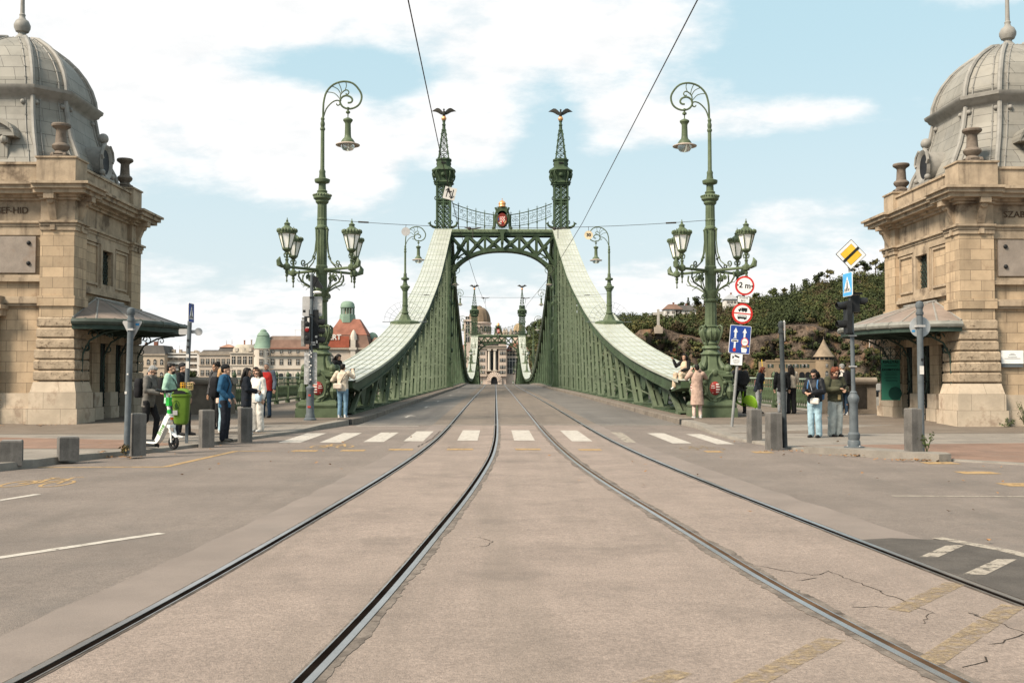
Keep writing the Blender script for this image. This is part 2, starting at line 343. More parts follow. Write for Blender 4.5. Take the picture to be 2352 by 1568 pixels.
st('track_bed_margin',MB().strip([[(ipl([(3,3.35),(5.6,3.05),(7.3,2.92),(9,2.81),(11.5,2.66),(14.6,2.47),(17.5,2.33),(21,2.17),(26,2.05),(33,2.01)],y)+.03,y,zr(y)+.005),(ipl(BR_,y)-.004+jit(y,5),y,zr(y)+.005)] for y in frange(8.8,33,.25)]),MATS['smooth_grey_margin'])
st('bridge_track_bed',rowstrip(lambda y:-2.70,lambda y:2.45,33.3,378,.004,2,step=1.5),BED2)
# pavements
PL=[(29,-60),(29.2,-14),(31,-11.3),(30.55,-9.2),(27.6,-5.8)]
offl=lambda y:ipl(OFFL,y); offr=lambda y:ipl(OFFR,y)
st('pavement',rowstrip(lambda y:-60,lambda y:ipl(KL,y)-.02,12,38.7,offl,2,step=.25),SLAB)
st('pavement',rowstrip(lambda y:ipl(KR,y)+.02,lambda y:60,10,38.7,offr,2,step=.25),SLAB)
def bandL(y): # asphalt beyond the slabs
    return 0
st('approach_pavement',MB().strip([[(-60,y,zr(y)+offl(y)+.004),(min(ipl(KL,y)-.32,-11.3+(31-y)*1.62 if y<31 else 99),y,zr(y)+offl(y)+.004)] for y in frange(27.6,38.7,.25)]),ASPH2)
st('approach_pavement',MB().strip([[(max(ipl(KR,y)+.32,5.2+(y-27.5)*1.95 if 0 else (11.2-(31-y)*1.75 if y<31 else -99)),y,zr(y)+offr(y)+.004),(60,y,zr(y)+offr(y)+.004)] for y in frange(27.6,38.7,.25)]),ASPH2)
for s,f in ((-1,offl),(1,offr)):
    k=5.0 if s<0 else 5.05
    st('bridge_walkway',MB().strip([[(s*(k+.3),y,zr(y)+.162),(s*11.25,y,zr(y)+.162)][::s] for y in frange(38.7,378,2)]),ASPH2)
st('red_paving',MB().strip([[(-60,y,zr(y)+offl(y)+.005),(ipl([(22.4,-8.2),(23.6,-7.6)],y)-.1,y,zr(y)+offl(y)+.005)] for y in frange(22.2,23.7,.25)]+[[(-60,y,zr(y)+offl(y)+.005),(ipl([(23.7,-7.7),(25.2,-9.5),(26.2,-12.8)],y),y,zr(y)+offl(y)+.005)] for y in frange(23.9,26.2,.25)]),REDP)
st('red_paving',MB().strip([[(max(ipl(KR,y)+.35,6.9+(y-23.4)*8 if y>23.4 else -9),y,zr(y)+offr(y)+.005),(60,y,zr(y)+offr(y)+.005)] for y in frange(18.9,24,.25)]),REDP)
st('concrete_apron',MB().strip([[(ipl(KR,y)+.05,y,zr(y)+offr(y)+.004),(60,y,zr(y)+offr(y)+.004)] for y in frange(10,18.7,.25)]),mat('warm_concrete',(.245,.20,.158),.85,var=.1,scale=1.,fine=(70,.12),bump=.3,bscale=80))
# kerbs: stones with a step
def kerb(tab,y0,y1,off,s,wd=.32,name='kerb'):
    ys=frange(y0,y1,.25 if y1<60 else 1.5); P=[]
    for y in ys: P.append(Vector((ipl(tab,y),y,0)))
    Q=[]
    for i,p in enumerate(P):
        t=(P[min(i+1,len(P)-1)]-P[max(i-1,0)]).normalized(); Q.append(p+Vector((t.y*s,-t.x*s,0))*wd)
    mb=MB()
    mb.strip([[(p.x,p.y,zr(p.y)-.02),(p.x+s*.008,p.y,zr(p.y)+off(p.y)-.012),(p.x+s*.02,p.y,zr(p.y)+off(p.y)+.008),(q.x,q.y,zr(q.y)+off(q.y)+.008),(q.x,q.y,zr(q.y)+off(q.y)-.02)] for p,q in zip(P,Q)])
    return st(name,mb,KERB)
kerb(KL,13.3,33.4,offl,-1); kerb(KR,15,33.4,offr,1)
KERB2=mat('dark_bridge_kerb',(.17,.145,.12),.85,var=.2,scale=2.,bump=.4,bscale=60,stain=((.075,.062,.05),1.2),stains=.7)
for tab,f,s in ((KL,offl,-1),(KR,offr,1)):
    ys=frange(33.75,378,1.); mb=MB()
    mb.strip([[(ipl(tab,y),y,zr(y)-.02),(ipl(tab,y)+s*.01,y,zr(y)+.155),(ipl(tab,y)+s*.03,y,zr(y)+.17),(ipl(tab,y)+s*.30,y,zr(y)+.17),(ipl(tab,y)+s*.30,y,zr(y)+.1)] for y in ys])
    st('bridge_kerb',mb,KERB2)
    mb=MB(); x0=ipl(tab,33.6); mb.bx(min(x0,x0+s*.4),max(x0,x0+s*.4),33.42,33.73,0,zr(33.6)+.174); st('kerb_joint',mb,BLACK)
# expansion joint across the carriageway
mb=MB()
for y,wd,o in ((33.3,.16,.009),(33.75,.10,.009)): mb.strip([[(x,y-wd/2,zr(y)+o),(x,y+wd/2,zr(y)+o)] for x in (-5.0,5.05)])
st('expansion_joint',mb,mat('pale_joint_concrete',(.33,.30,.265),.8,var=.2,scale=4,stain=((.16,.14,.12),6.),stains=.7))
# traffic island (raised kerb wedge)
isl=[(5.55,21.75),(6.35,20.72),(7.36,19.42),(7.62,19.5),(7.72,19.95),(7.2,20.75),(6.62,21.95),(5.75,22.05)]
mb=MB(); z0=zr(20.7)
mb.prism(isl,z0-.05,z0+.135); tag(mb.build('traffic_island',[KERB],recalc=True,smooth=0),kind='structure')
# painted markings
def mark(mb,poly,off=None):
    if off is None: off=.008 if all(-3.9<p[0]<3.8 for p in poly) and any(ipl(BL_,p[1])<p[0]<ipl(BR_,p[1]) for p in poly) else .004
    mb.add([(x,y,zr(y)+off) for x,y in poly],[tuple(range(len(poly)))])
wm=MB(); ym=MB(); wm2=MB(); ym2=MB()
for (xa,xb,ya,yb) in [(-5.82,-5.3,25.05,28.95),(-4.86,-4.36,25.12,29.05),(-3.86,-3.38,25.3,29.25),(-2.93,-2.46,25.5,29.8),(-1.66,-1.17,25.7,30.3),(-.29,.21,25.7,30.3),(1.08,1.57,25.4,30.15),(3.36,3.81,24.7,28.85),(4.33,4.74,24.4,28.42)]: mark(wm,[(xa,ya),(xb,ya),(xb,yb),(xa,yb)])
mark(wm2,[(2.3,25),(2.55,24.9),(2.72,29.2),(2.42,29.3)])
mark(wm,[(-5.3,33.2),(-3.1,33.2),(-3.1,33.42),(-5.3,33.42)][:0] or [(-5.0,32.75),(-3.1,32.75),(-3.1,32.95),(-5.0,32.95)]); mark(wm,[(2.55,33.0),(4.9,33.0),(4.9,33.12),(2.55,33.12)])
def line(mb,pts,wd,off=None):
    pts=[Vector((x,y,0)) for x,y in pts]; N=len(pts)
    for a,b in zip(pts,pts[1:]):
        t=(b-a).normalized(); n=Vector((-t.y,t.x,0))*wd/2; mark(mb,[(a-n)[:2],(b-n)[:2],(b+n)[:2],(a+n)[:2]],off)
line(wm,[(-7.4,12.2),(-6.83,14.36)],.12); line(wm,[(-5.9,7.9),(-4.98,9.45)],.12); line(wm,[(-4.98,9.45),(-4.08,10.8)],.12); line(wm2,[(4.47,14.0),(9,13.7)],.10)
for y in (39.9,50.6,61,78,96):   # lane arrows / bicycle symbols on the bridge
    mark(wm,[(-4.05,y-1.1),(-3.95,y-1.1),(-3.95,y+.4),(-3.7,y+.3),(-4.0,y+1.1),(-4.3,y+.3),(-4.05,y+.4)])
line(ym,[(-8.6,18.52),(-6.45,18.57),(-6.14,22.34),(-5.4,22.4)],.13)
for xa,xb,y in [(-4.98,-4.46,22.42),(-3.98,-3.48,22.52),(-3.0,-2.48,22.72),(-1.77,-1.21,22.78),(-.31,.22,22.76),(1.02,1.5,22.6),(3.6,3.95,22.1),(4.55,4.95,21.9)]: mark(ym,[(xa,y-.22),(xb,y-.22),(xb,y+.22),(xa,y+.22)])
for x,y in [(6.98,19.2),(6.8,17.3),(6.6,15.4)]: mark(ym,[(x,y-.22),(x+.6,y-.22),(x+.6,y+.22),(x,y+.22)])
def ring(mb,c,ra,rb,wd,n=26,a0=0,a1=360):
    p=[]; 
    for i in range(n):
        t,u=rad(a0+(a1-a0)*i/n),rad(a0+(a1-a0)*(i+1)/n)
        mark(mb,[(c[0]+math.cos(t)*ra,c[1]+math.sin(t)*rb),(c[0]+math.cos(u)*ra,c[1]+math.sin(u)*rb),(c[0]+math.cos(u)*(ra-wd),c[1]+math.sin(u)*(rb-wd)),(c[0]+math.cos(t)*(ra-wd),c[1]+math.sin(t)*(rb-wd))])
def bike(mb,c,s):
    x,y=c; ring(mb,(x-.30*s,y),.21*s,.5*s,.06*s); ring(mb,(x+.30*s,y),.21*s,.5*s,.06*s)
    for a,b in [((-.3,0),(-.12,.75)),((-.12,.75),(.18,.75)),((.18,.75),(-.05,.05)),((-.05,.05),(-.3,0)),((-.12,.75),(-.05,.05)),((.3,0),(.15,1.0)),((.15,1.),(.3,1.05)),((-.22,.95),(-.05,.95)),((-.12,.75),(-.13,.95))]:
        line(mb,[(x+a[0]*s,y+a[1]*s),(x+b[0]*s,y+b[1]*s)],.06*s)
bike(ym,(-7.42,15.75),.95); bike(ym,(-4.35,23.7),.95); bike(ym2,(3.7,22.9),.95)
# worn yellow hatching and dark repair at the lower right
for a,b in [((1.95,7.15),(2.75,8.1)),((1.62,5.85),(2.80,7.3)),((.45,5.35),(1.28,6.4)),((1.9,4.9),(2.75,5.8)),((-.5,4.9),(.25,5.7))]: line(ym2,[a,b],.15,.0062)
mark(wm2,[(2.93,9.25),(3.10,9.25),(3.62,9.9),(3.45,9.9)],.0085); mark(wm2,[(2.96,8.45),(3.13,8.42),(3.72,9.12),(3.56,9.14)],.0085); mark(wm2,[(3.05,7.6),(3.22,7.6),(3.78,8.25),(3.62,8.3)],.0085)
line(wm2,[(3.55,10.35),(3.85,9.6),(3.98,8.8),(4.05,7.5)],.14,.0085)
st('road_markings',wm,WPAINT,smooth=0); st('road_markings',ym,YPAINT,smooth=0); st('road_markings',wm2,WPAINT2,smooth=0); st('road_markings',ym2,YPAINT2,smooth=0)
mb=MB(); mark(mb,[(2.76,10.25),(3.1,10.35),(3.62,10.2),(3.78,9.6),(3.9,8.9),(3.95,7),(3.95,5),(3.2,5),(2.96,7.5),(2.84,9)],.0065); st('tar_patch',mb,TAR,smooth=0)
# cracks
cr=MB()
def crack(pts,wd=.007):
    P=[Vector((x,y,0)) for x,y in pts]; Q=[]
    for a,b in zip(P,P[1:]):
        k=max(2,int((b-a).length/.06))
        for i in range(k):
            p=a.lerp(b,i/k); p.x+=rnd.uniform(-.022,.022); p.y+=rnd.uniform(-.03,.03); Q.append(p)
    for a,b in zip(Q,Q[1:]): line(cr,[a[:2],(b+(b-a)*.15)[:2]],wd*rnd.uniform(.5,1.5),.0058)
crack([(1.42,8.9),(1.75,8.45),(1.95,8.6),(2.05,7.9),(2.15,7.1),(1.95,6.7)]); crack([(1.7,7.3),(2.1,7.25)]); crack([(2.4,7.1),(2.5,6.5),(2.1,6.2)]); crack([(1.75,8.3),(1.5,8.2)]); crack([(2.0,5.95),(1.75,5.7)])
crack([(-.95,10.5),(-.75,10.2),(-.82,9.9),(-1.0,9.9)]); crack([(2.1,26.2),(2.0,28.5),(1.98,31.5)],.03); crack([(-2.45,23.5),(-2.3,26.5),(-2.28,30)],.03)
st('road_cracks',cr,mat('crack_dirt',(.035,.028,.022),.9),smooth=0)
# tram rails with grooves, and the grout seam beside each
R1=[(0,-3.75),(4,-3.33),(5.55,-3.18),(7.73,-2.99),(10.3,-2.84),(13.3,-2.66),(16.5,-2.49),(21,-2.30),(26,-2.18),(32,-2.14),(378,-2.13)]
R2=[(0,-2.3),(4,-1.87),(5.53,-1.71),(7.7,-1.51),(10.4,-1.35),(12.9,-1.17),(16.5,-.98),(20.8,-.80),(26,-.72),(32,-.70),(378,-.70)]
R3=[(0,2.35),(4,1.84),(5.6,1.60),(6.6,1.44),(8.6,1.29),(11.3,1.16),(13.2,1.02),(16,.86),(19,.73),(24,.63),(30,.59),(378,.58)]
R4=[(0,3.8),(4,3.27),(5.6,3.03),(7.3,2.88),(9,2.78),(11.5,2.63),(14.6,2.44),(17.5,2.30),(21,2.14),(26,2.03),(32,2.0),(378,2.0)]
def smooth_tab(tab):
    ys=frange(1,46,.5)+frange(48,378,3)
    return [(y,sum(ipl(tab,max(0,y+d)) for d in (-2,-1.2,-.5,0,.5,1.2,2))/7) for y in ys]
names={0:'grooved tram rail nearest the left pavement, curving off to the lower left',1:'grooved tram rail in the middle left, curving down to the bottom edge',2:'grooved tram rail with rusty brown groove beside broken grout',3:'grooved tram rail nearest the right pavement, passing the dark tar patch'}
for i,(tab,s) in enumerate(((R1,-1),(R2,1),(R3,-1),(R4,1))):   # s: side of the running head
    t=smooth_tab(tab); hd=MB(); gr=MB(); so_=MB(); rows=[]
    t=[(y,x) for y,x in t]
    def cross(a,b,z): return [[(x+a,y,zr(y)+z),(x+b,y,zr(y)+z)] for y,x in t]
    sg=s
    for a,b,z in ((0,.048,.012),(-.062,-.052,.010)):
        lo,hi=sorted((sg*a,sg*b))
        hd.strip([[(x+lo,y,zr(y)-.03),(x+lo,y,zr(y)+z),(x+hi,y,zr(y)+z),(x+hi,y,zr(y)-.03)] for y,x in t])
    lo,hi=sorted((sg*-.052,0)); gr.strip(cross(lo,hi,.0068))
    r=thing('tram_rail',names[i],'tram rail',(0,0,0),group='tram rails in the road')
    hd.build('rail_head',RAIL,r); gr.build('rail_groove',GROOVE2 if i==2 else GROOVE,r)
    sm=MB(); 
    e0=.06 if i in(1,2) else .022
    for sd in (-1,1):
        base=0
        rows=[]
        for y,x in t:
            if y>44: break
            for q in range(10):
                yy=y+q*.05
                xx=ipl(t,yy); wd_=(e0 if sd==s or i==2 else .02)*max(.15,1+.7*noise.noise((yy*1.3,i*7.+sd,0))+.45*noise.noise((yy*11,i,sd))+.3*noise.noise((yy*29,i,sd)))
                a=xx+sd*(.049 if sd==s else .063); rows.append([(a,yy,zr(yy)+.0062),(a+sd*wd_,yy,zr(yy)+.0062)][::sd])
        sm.strip(rows)
    st('rail_grout',sm,mat('rail_grout_dirt',(.085,.07,.058),.9,var=.3,scale=6,fine=(60,.3)) if i in(0,3) else mat('rail_grout_grey',(.14,.118,.10),.9,var=.3,scale=4,fine=(60,.25),stain=((.05,.04,.033),7.),stains=.8),smooth=0)
# drain gratings, leaf litter
lit=MB()
for n,(cx,cy,sx,sy) in ((70,(7.05,19.6,.35,.1)),(50,(6.2,20.75,.6,.12)),(30,(5.4,21.9,.4,.15)),(30,(-8.0,20.5,.3,.12)),(26,(-13.8,30.7,.7,.15)),(50,(-6,22,2.5,3)),(40,(5,17,2.5,4))):
    for _ in range(n):
        x=cx+rnd.gauss(0,sx); y=cy+rnd.gauss(0,sy); s=rnd.uniform(.02,.05); a=rnd.uniform(0,6.3)
        z=max(zr(y)+.02,(zr(y)+ipl(OFFL if x<0 else OFFR,y)+.015) if (x<ipl(KL,y) or x>ipl(KR,y)) else 0)
        lit.add([(x+math.cos(a+k*PI/2)*s*(1 if k%2 else .6),y+math.sin(a+k*PI/2)*s*(1 if k%2 else .6),z+rnd.uniform(0,.03)) for k in range(4)],[(0,1,2,3)])
tag(lit.build('leaf_litter',mat('dry_brown_leaves',(.24,.13,.06),.8,var=.4,scale=9),smooth=0),'dry brown leaves scattered along the kerbs and gutter','leaves',kind='stuff')
# ================================================================ THE BRIDGE
CH=[(36.4,1.56),(44,2.15),(50,2.72),(56,3.42),(62,4.24),(68.6,5.3),(76,6.75),(85.7,8.95),(93,10.8),(103,13.9),(110,16.2),(116.5,18.3),(119,18.45),(121.5,17.9),(126.6,14.9),(131,13.2),(142,10.3),(154.6,7.2),(169.5,4.4),(183.7,2.94),(195,2.35),(206,2.15)]
CH=CH+[(412-y,z) for y,z in CH[::-1][1:]]
def chz(Y): # smooth profile of the top chord; the far half lies lower, beyond the crest
    return -4.1*min(1,max(0,Y-206)/87)**1.3+((ipl(CH,Y-1.2)+2*ipl(CH,Y)+ipl(CH,Y+1.2))/4 if abs(Y-119)>3.5 and abs(Y-293)>3.5 else ipl(CH,Y))
BR=thing('bridge','green riveted iron bridge with two lattice portals crowned by spires and bird statues','bridge',(0,119,zr(119)))
OFF=Vector((0,-119,-zr(119)))
class BMB(MB):
    def go(s,name,m,par=None,**k):
        s.v=[(x,y-119,z-zr(119)) for x,y,z in s.v]
        return s.build(name,m,par or BR,**k)
def leafpair(mb,s,Y0,z0,Y1,z1,kind,lace=True):
    # one truss member made of an inner and an outer leaf tied by lacing bars
    d=Vector((0,Y1-Y0,z1-z0)); L=d.length
    for xc in ((5.98,6.92) if kind=='strut' else (6.30,6.72)):
        x=s*xc
        if kind=='strut':
            for q in (-.125,.125): mb.beam((x+q,Y0,z0),(x+q,Y1,z1),.15,.18,(0,1,0))
            k=max(2,int(L/1.1))
            for i in range(k+1):
                p=Vector((x,Y0,z0))+d*(i/k)*.98+d*.01; u=d.normalized()*.09; mb.beam(p-u,p+u,.10,.15,(0,1,0))
        else:
            mb.beam((x,Y0,z0),(x,Y1,z1),.30,.07,(0,1,0))
            mb.beam((x-s*.0,Y0+.12,z0),(x,Y1+.12,z1),.05,.20,(0,1,0))
    if lace:
        k=max(2,int(L/.95)); 
        for i in range(k):
            a=Vector((s*6.12,Y0-.1,z0))+d*(i/k); b=Vector((s*6.78,Y0-.1,z0))+d*((i+.5)/k); c=Vector((s*6.12,Y0-.1,z0))+d*((i+1)/k)
            mb.beam(a,b,.075,.03,(0,1,0)); mb.beam(b,c,.075,.03,(0,1,0))
for s in (-1,1):
    sd='left' if s<0 else 'right'
    # ---- top chord: box girder with pale plating on top
    mb=BMB(); ys=frange(36.4,116.9,2.0)
    def ring4(Y,zt,dep): return [(s*5.6,Y,zt),(s*5.6,Y,zt-dep),(s*7.3,Y,zt-dep),(s*7.3,Y,zt),(s*5.6,Y,zt)][::-s]
    rows=[ring4(Y,chz(Y)-.03,.22 if Y<38 else .5) for Y in ys]; mb.strip(rows)
    a=ys[0]; mb.add(ring4(a,chz(a)-.03,.22)[:4],[(0,1,2,3)])
    ch=mb.go('top_chord',GREEN,smooth=20)
    # lower flange lip standing out on the road side
    mb=BMB(); mb.strip([[(s*5.52,Y,chz(Y)-.5),(s*5.52,Y,chz(Y)-.44),(s*5.62,Y,chz(Y)-.44)][::s] for Y in ys if Y>38]); mb.strip([[(s*5.62,Y,chz(Y)-.52),(s*5.52,Y,chz(Y)-.5)][::s] for Y in ys if Y>38]); mb.go('flange',GREEN,ch,smooth=0)
    mb=BMB(); ys2=frange(36.4,117.3,1.0)
    mb.strip([[(s*5.5,Y,chz(Y)-.07),(s*5.5,Y,chz(Y)),(s*7.4,Y,chz(Y)),(s*7.4,Y,chz(Y)-.07)][::s] for Y in ys2])
    pl=mb.go('cover_plate',PALE,ch,smooth=30)
    mb=BMB()
    for i,x in enumerate((5.53,5.83,6.13,6.45,6.77,7.07,7.36)):
        ww=.013 if 0<i<6 else .03
        mb.strip([[(s*(x-ww),Y,chz(Y)+.004),(s*(x-ww),Y,chz(Y)+.022),(s*(x+ww),Y,chz(Y)+.022),(s*(x+ww),Y,chz(Y)+.004)][::s] for Y in ys2])
    Y=40.
    while Y<116:
        sl_=(chz(Y+.5)-chz(Y-.5)); mb.beam((s*5.5,Y,chz(Y)+.012),(s*7.4,Y,chz(Y)+.012),.028,.016,(0,-sl_,1)); Y+=2.6
    mb.go('plate_seam',PALE2,ch,smooth=0)
    def gus(mb,Y):  # gussets under the chord and ties between the leaves
        zt=chz(Y)-.5
        for x in (5.82,7.1): mb.prism([(-1.0,0),(1.2,.0),(.3,-.75),(-.35,-.75)],-.02,.02,T(s*x,Y,zt+.02)@Rz(PI/2)@FACE)
        if chz(Y)>6:
            for f in (.36,.68):
                z=zr(Y)+(chz(Y)-zr(Y))*f; mb.bx(min(s*6.0,s*6.9),max(s*6.0,s*6.9),Y-.12,Y-.04,z,z+.14)
    # ---- posts and struts of the side span, bay by bay
    for k in range(13):
        Y=41+6*k; zb=zr(Y)+.16; zt=chz(Y)-.5
        if zt-zb>.5:
            mb=BMB(); leafpair(mb,s,Y,zb,Y,zt,'post'); mb.bx(min(s*5.75,s*7.15),max(s*5.75,s*7.15),Y-.2,Y+.35,zb+.03,zb+.10); gus(mb,Y); mb.go('truss_post',GREEN,smooth=0)
        Yb=Y-3.1; zb=zr(Yb)+.16; zt=chz(Y-.45)-.5
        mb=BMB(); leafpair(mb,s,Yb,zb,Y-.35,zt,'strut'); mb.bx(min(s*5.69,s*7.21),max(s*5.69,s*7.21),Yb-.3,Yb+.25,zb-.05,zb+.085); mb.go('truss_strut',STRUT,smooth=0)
    Y=116.5; mb=BMB(); leafpair(mb,s,Y-2,zr(Y)+.16,Y,chz(Y)-.5,'strut'); mb.go('truss_strut',GREEN,smooth=0)
    mb=BMB(); mb.strip([[(s*5.72,Y,zr(Y)+.12),(s*5.72,Y,zr(Y)+.22),(s*7.18,Y,zr(Y)+.22),(s*7.18,Y,zr(Y)+.12)][::s] for Y in frange(37.2,375,3)]); mb.go('bottom_chord',GREEN,smooth=0)
    # ---- main span and far side span
    mb=BMB(); ys=frange(121,291,2)+[]
    for seg in (ys,frange(296,375,2.5)):
        mb.strip([ring4(Y,chz(Y)-.03,.5) for Y in seg]); 
    mb.go('top_chord',GREEN,smooth=20)
    mb=BMB()
    for seg in (frange(120.6,291.4,2),frange(295.6,375,2.5)):
        mb.strip([[(s*5.5,Y,chz(Y)-.07),(s*5.5,Y,chz(Y)),(s*7.4,Y,chz(Y)),(s*7.4,Y,chz(Y)-.07)][::s] for Y in seg])
    pl=mb.go('cover_plate',PALE,smooth=30)
    mb=BMB()
    for x in (5.53,5.95,6.45,6.95,7.36):
        mb.strip([[(s*(x-.03),Y,chz(Y)+.004),(s*(x-.03),Y,chz(Y)+.025),(s*(x+.03),Y,chz(Y)+.025),(s*(x+.03),Y,chz(Y)+.004)][::s] for Y in frange(206,291,2)])
    mb.go('plate_seam',PALE2,pl,smooth=0)
    mb=BMB(); k=0; Y=122.
    while Y<374:
        if abs(Y-293)>2:
            zb=zr(Y)+.16; zt=chz(Y)-.5
            if zt-zb>.6:
                q=[5.98,6.92]
                for x,xp in ((5.98,6.3),(6.92,6.72)):
                    mb.bx(s*xp-.15,s*xp+.15,Y-.06,Y+.06,zb,zt)
                    Yb=Y-3 if Y<206 or Y>294 else Y+3
                    for e in (-.12,.12): mb.beam((s*x+e,Yb,zr(Yb)+.16),(s*x+e,Y,zt),.14,.18,(0,1,0))
        Y+=6.03
    tag(mb.go('truss_post',GREEN,smooth=0),kind='stuff')

# ---- towers
LAT=mat('green_lattice_paint',(.052,.08,.046),.5,var=.25,scale=2,stain=((.05,.06,.035),1.5),stains=.5)
def lattice(mb,x0,x1,y,z0,z1,n,t=.09,axis='x',d=.05):
    def P(u,z): return (u,y,z) if axis=='x' else (y,u,z)
    up=(0,1,0) if axis=='x' else (1,0,0)
    for i in range(n):
        a=z0+(z1-z0)*i/n; b=z0+(z1-z0)*(i+1)/n
        mb.beam(P(x0,a),P(x1,b),t,d,up); mb.beam(P(x1,a),P(x0,b),t,d*.9,up); mb.beam(P(x0,b),P(x1,b),t*.8,d*.8,up)
        c=P((x0+x1)/2,(a+b)/2); mb.ball(c,(x1-x0)*.17,6,4)
def tower(X,Y,rear):
    t=bpy.data.objects.new('tower',None); COL.objects.link(t); t.parent=BR; dz=-4.1 if rear else 0; t.location=(X,Y-119,dz); zb=zr(Y)-dz-zr(119)+.16
    Z=lambda z: z-zr(119)
    def go(mb,n,m,**k): return mb.build(n,m,t,**k)
    s=1 if X>0 else -1
    # leg below the portal
    mb=MB(); h0=zb; h1=Z(18.1)
    for ux in (-.72,.0,.72):
        for uy in (-1.0,1.0): mb.bx(ux-.13,ux+.13,uy-.07,uy+.07,h0,h1)
    for ux in (-.80,.80):
        for uy in (-.8,-.25,.3,.85): mb.bx(ux-.04,ux+.04,uy-.15,uy+.15,h0,h1)
    for uy in (-1.,1.):
        lattice(mb,-.6,-.1,uy,h0+3.2,h1-.3,14); lattice(mb,.1,.6,uy,h0+3.2,h1-.3,14)
    for ux in (-.8,.8): lattice(mb,-.9,.9,ux,h0+3.2,h1,8,axis='y')
    mb.bx(-.6,.6,-.5,.5,h0,h1-.5)
    go(mb,'tower_leg',GREEN,smooth=0)
    mb=MB() # pedestal casing at the foot
    px=-s*.45
    for (r,a,b) in ((.62,0,.5),(.50,.5,.62),(.46,.62,2.55),(.53,2.55,2.68),(.60,2.68,2.8),(.5,2.8,2.9),(.36,2.9,3.15)):
        mb.bx(px-r,px+r,-1.25-r*.45,-1.25+r*.6,zb+a,zb+b)
    mb.prism([(-.75,0),(.75,0),(.52,.55),(-.52,.55)],-.32,.3,T(px,-1.3,zb)@FACE)
    mb.ball((px,-1.3,zb+3.3),(.16,.16,.24),8,6)
    go(mb,'pedestal',GREEN,smooth=30)
    # shaft above the portal
    mb=MB(); a,b=Z(18.1),Z(23.55)
    for ux in (-.74,0,.74):
        for uy in (-.74,0,.74):
            if ux or uy: mb.bx(ux-.09,ux+.09,uy-.09,uy+.09,a,b)
    for u0,u1 in ((-.65,-.09),(.09,.65)):
        for f in (-.74,.74): lattice(mb,u0,u1,f,a+.3,b-.1,9,t=.10); lattice(mb,u0,u1,f,a+.3,b-.1,9,t=.10,axis='y')
    for z,r in ((21.75,.86),(21.45,.82),(23.5,.9),(18.3,.95)): mb.bx(-r,r,-r,r,Z(z),Z(z)+.13)
    go(mb,'shaft',LAT,smooth=0)
    mb=MB() # scrolls beside the shaft
    for ux in (-1,1):
        for z in (22.0,19.3,):
            sp=[(ux*(.86+.16*math.sin(q)*(1-q/9)),-.3,Z(z)+.22*math.cos(q)*(1-q/9)) for q in [i*.5 for i in range(14)]]
            mb.tube(sp,.06,6)
        mb.tube([(ux*.85,-.5,Z(18.7)),(ux*1.15,-.6,Z(18.75)),(ux*1.45,-.65,Z(18.95)),(ux*1.5,-.66,Z(19.2)),(ux*1.72,-.66,Z(19.1))],[.16,.15,.13,.15,.07],7); mb.tube([(ux*1.45,-.65,Z(19.2)),(ux*1.4,-.65,Z(19.42))],[.07,.02],5)
    go(mb,'scroll_ornament',GREEN)
    mb=MB() # capital and cap
    pr=[(.86,23.55),(.86,23.7),(.98,23.75),(.82,23.9),(.80,24.15),(.88,24.5),(1.05,24.85),(1.12,25.0),(1.2,25.1),(1.12,25.25),(.95,25.35),(.74,25.55),(.70,25.65),(.70,26.2),(.78,26.28),(.78,26.42),(.62,26.5)]
    mb.lathe([(r*1.2,Z(z)) for r,z in pr],8,a0=PI/8)
    cp=go(mb,'capital',GREEN,smooth=25)
    mb=MB()
    for q in range(4):
        a=q*PI/2+PI/4
        for da in (-.22,.22):
            sp=[(math.cos(a+da)*r,math.sin(a+da)*r,Z(z)) for r,z in ((1.05,25.05),(1.35,24.95),(1.45,24.65),(1.36,24.3),(1.22,24.1),(1.12,23.85),(1.2,23.7),(1.28,23.82))]
            mb.tube(sp,.08,6)
        b=q*PI/2; mb.ball((math.cos(b)*.98,math.sin(b)*.98,Z(24.6)),(.3,.3,.28),8,6)
    mb.build('capital_scroll',GREEN,cp)
    for q in range(4):
        mb=MB(); M=T(0,0,Z(25.93))@Rz(q*PI/2)@T(0,-.785,0)@FACE; mb.prism([(.2,-.09),(.27,0),(.2,.09),(-.2,.09),(-.27,0),(-.2,-.09)],-.02,.04,M)
        mb.build('capital_slot',DARK,cp,smooth=0)
    mb=MB() # openwork spire
    a,b=Z(26.45),Z(29.75); w0,w1=.55,.17
    for ux in (-1,1):
        for uy in (-1,1): mb.beam((ux*w0,uy*w0,a),(ux*w1,uy*w1,b),.13,.13,(0,1,0))
    for i in range(5):
        t0=1-(1-i/5)**1.15; t1=1-(1-(i+1)/5)**1.15; za=a+(b-a)*t0; zb_=a+(b-a)*t1; wa=w0+(w1-w0)*t0; wb=w0+(w1-w0)*t1
        for q in range(4):
            R=Rz(q*PI/2)
            mb.beam(R@Vector((-wa,-wa,za)),R@Vector((wb,-wb,zb_)),.07,.05,(0,0,1)); mb.beam(R@Vector((wa,-wa,za)),R@Vector((-wb,-wb,zb_)),.07,.05,(0,0,1)); mb.beam(R@Vector((-wb,-wb,zb_)),R@Vector((wb,-wb,zb_)),.06,.06,(0,0,1))
            mb.ball(R@Vector((-wa-.06,-wa-.06,za+.05)),.07,6,4); mb.ball(R@Vector((0,-(wa+wb)/2,(za+zb_)/2)),.09,6,4)
    for z,r in ((29.7,.26),(30.3,.2)): mb.bx(-r,r,-r,r,Z(z),Z(z)+.09)
    mb.lathe([(.2,Z(29.75)),(.14,Z(30.7)),(.2,Z(30.75)),(.2,Z(30.82))],8)
    go(mb,'spire',LAT,smooth=0)
    mb=MB(); mb.ball((0,0,Z(31.07)),.29,16,10); go(mb,'ball',GOLD)
    mb=MB() # bird with raised spread wings
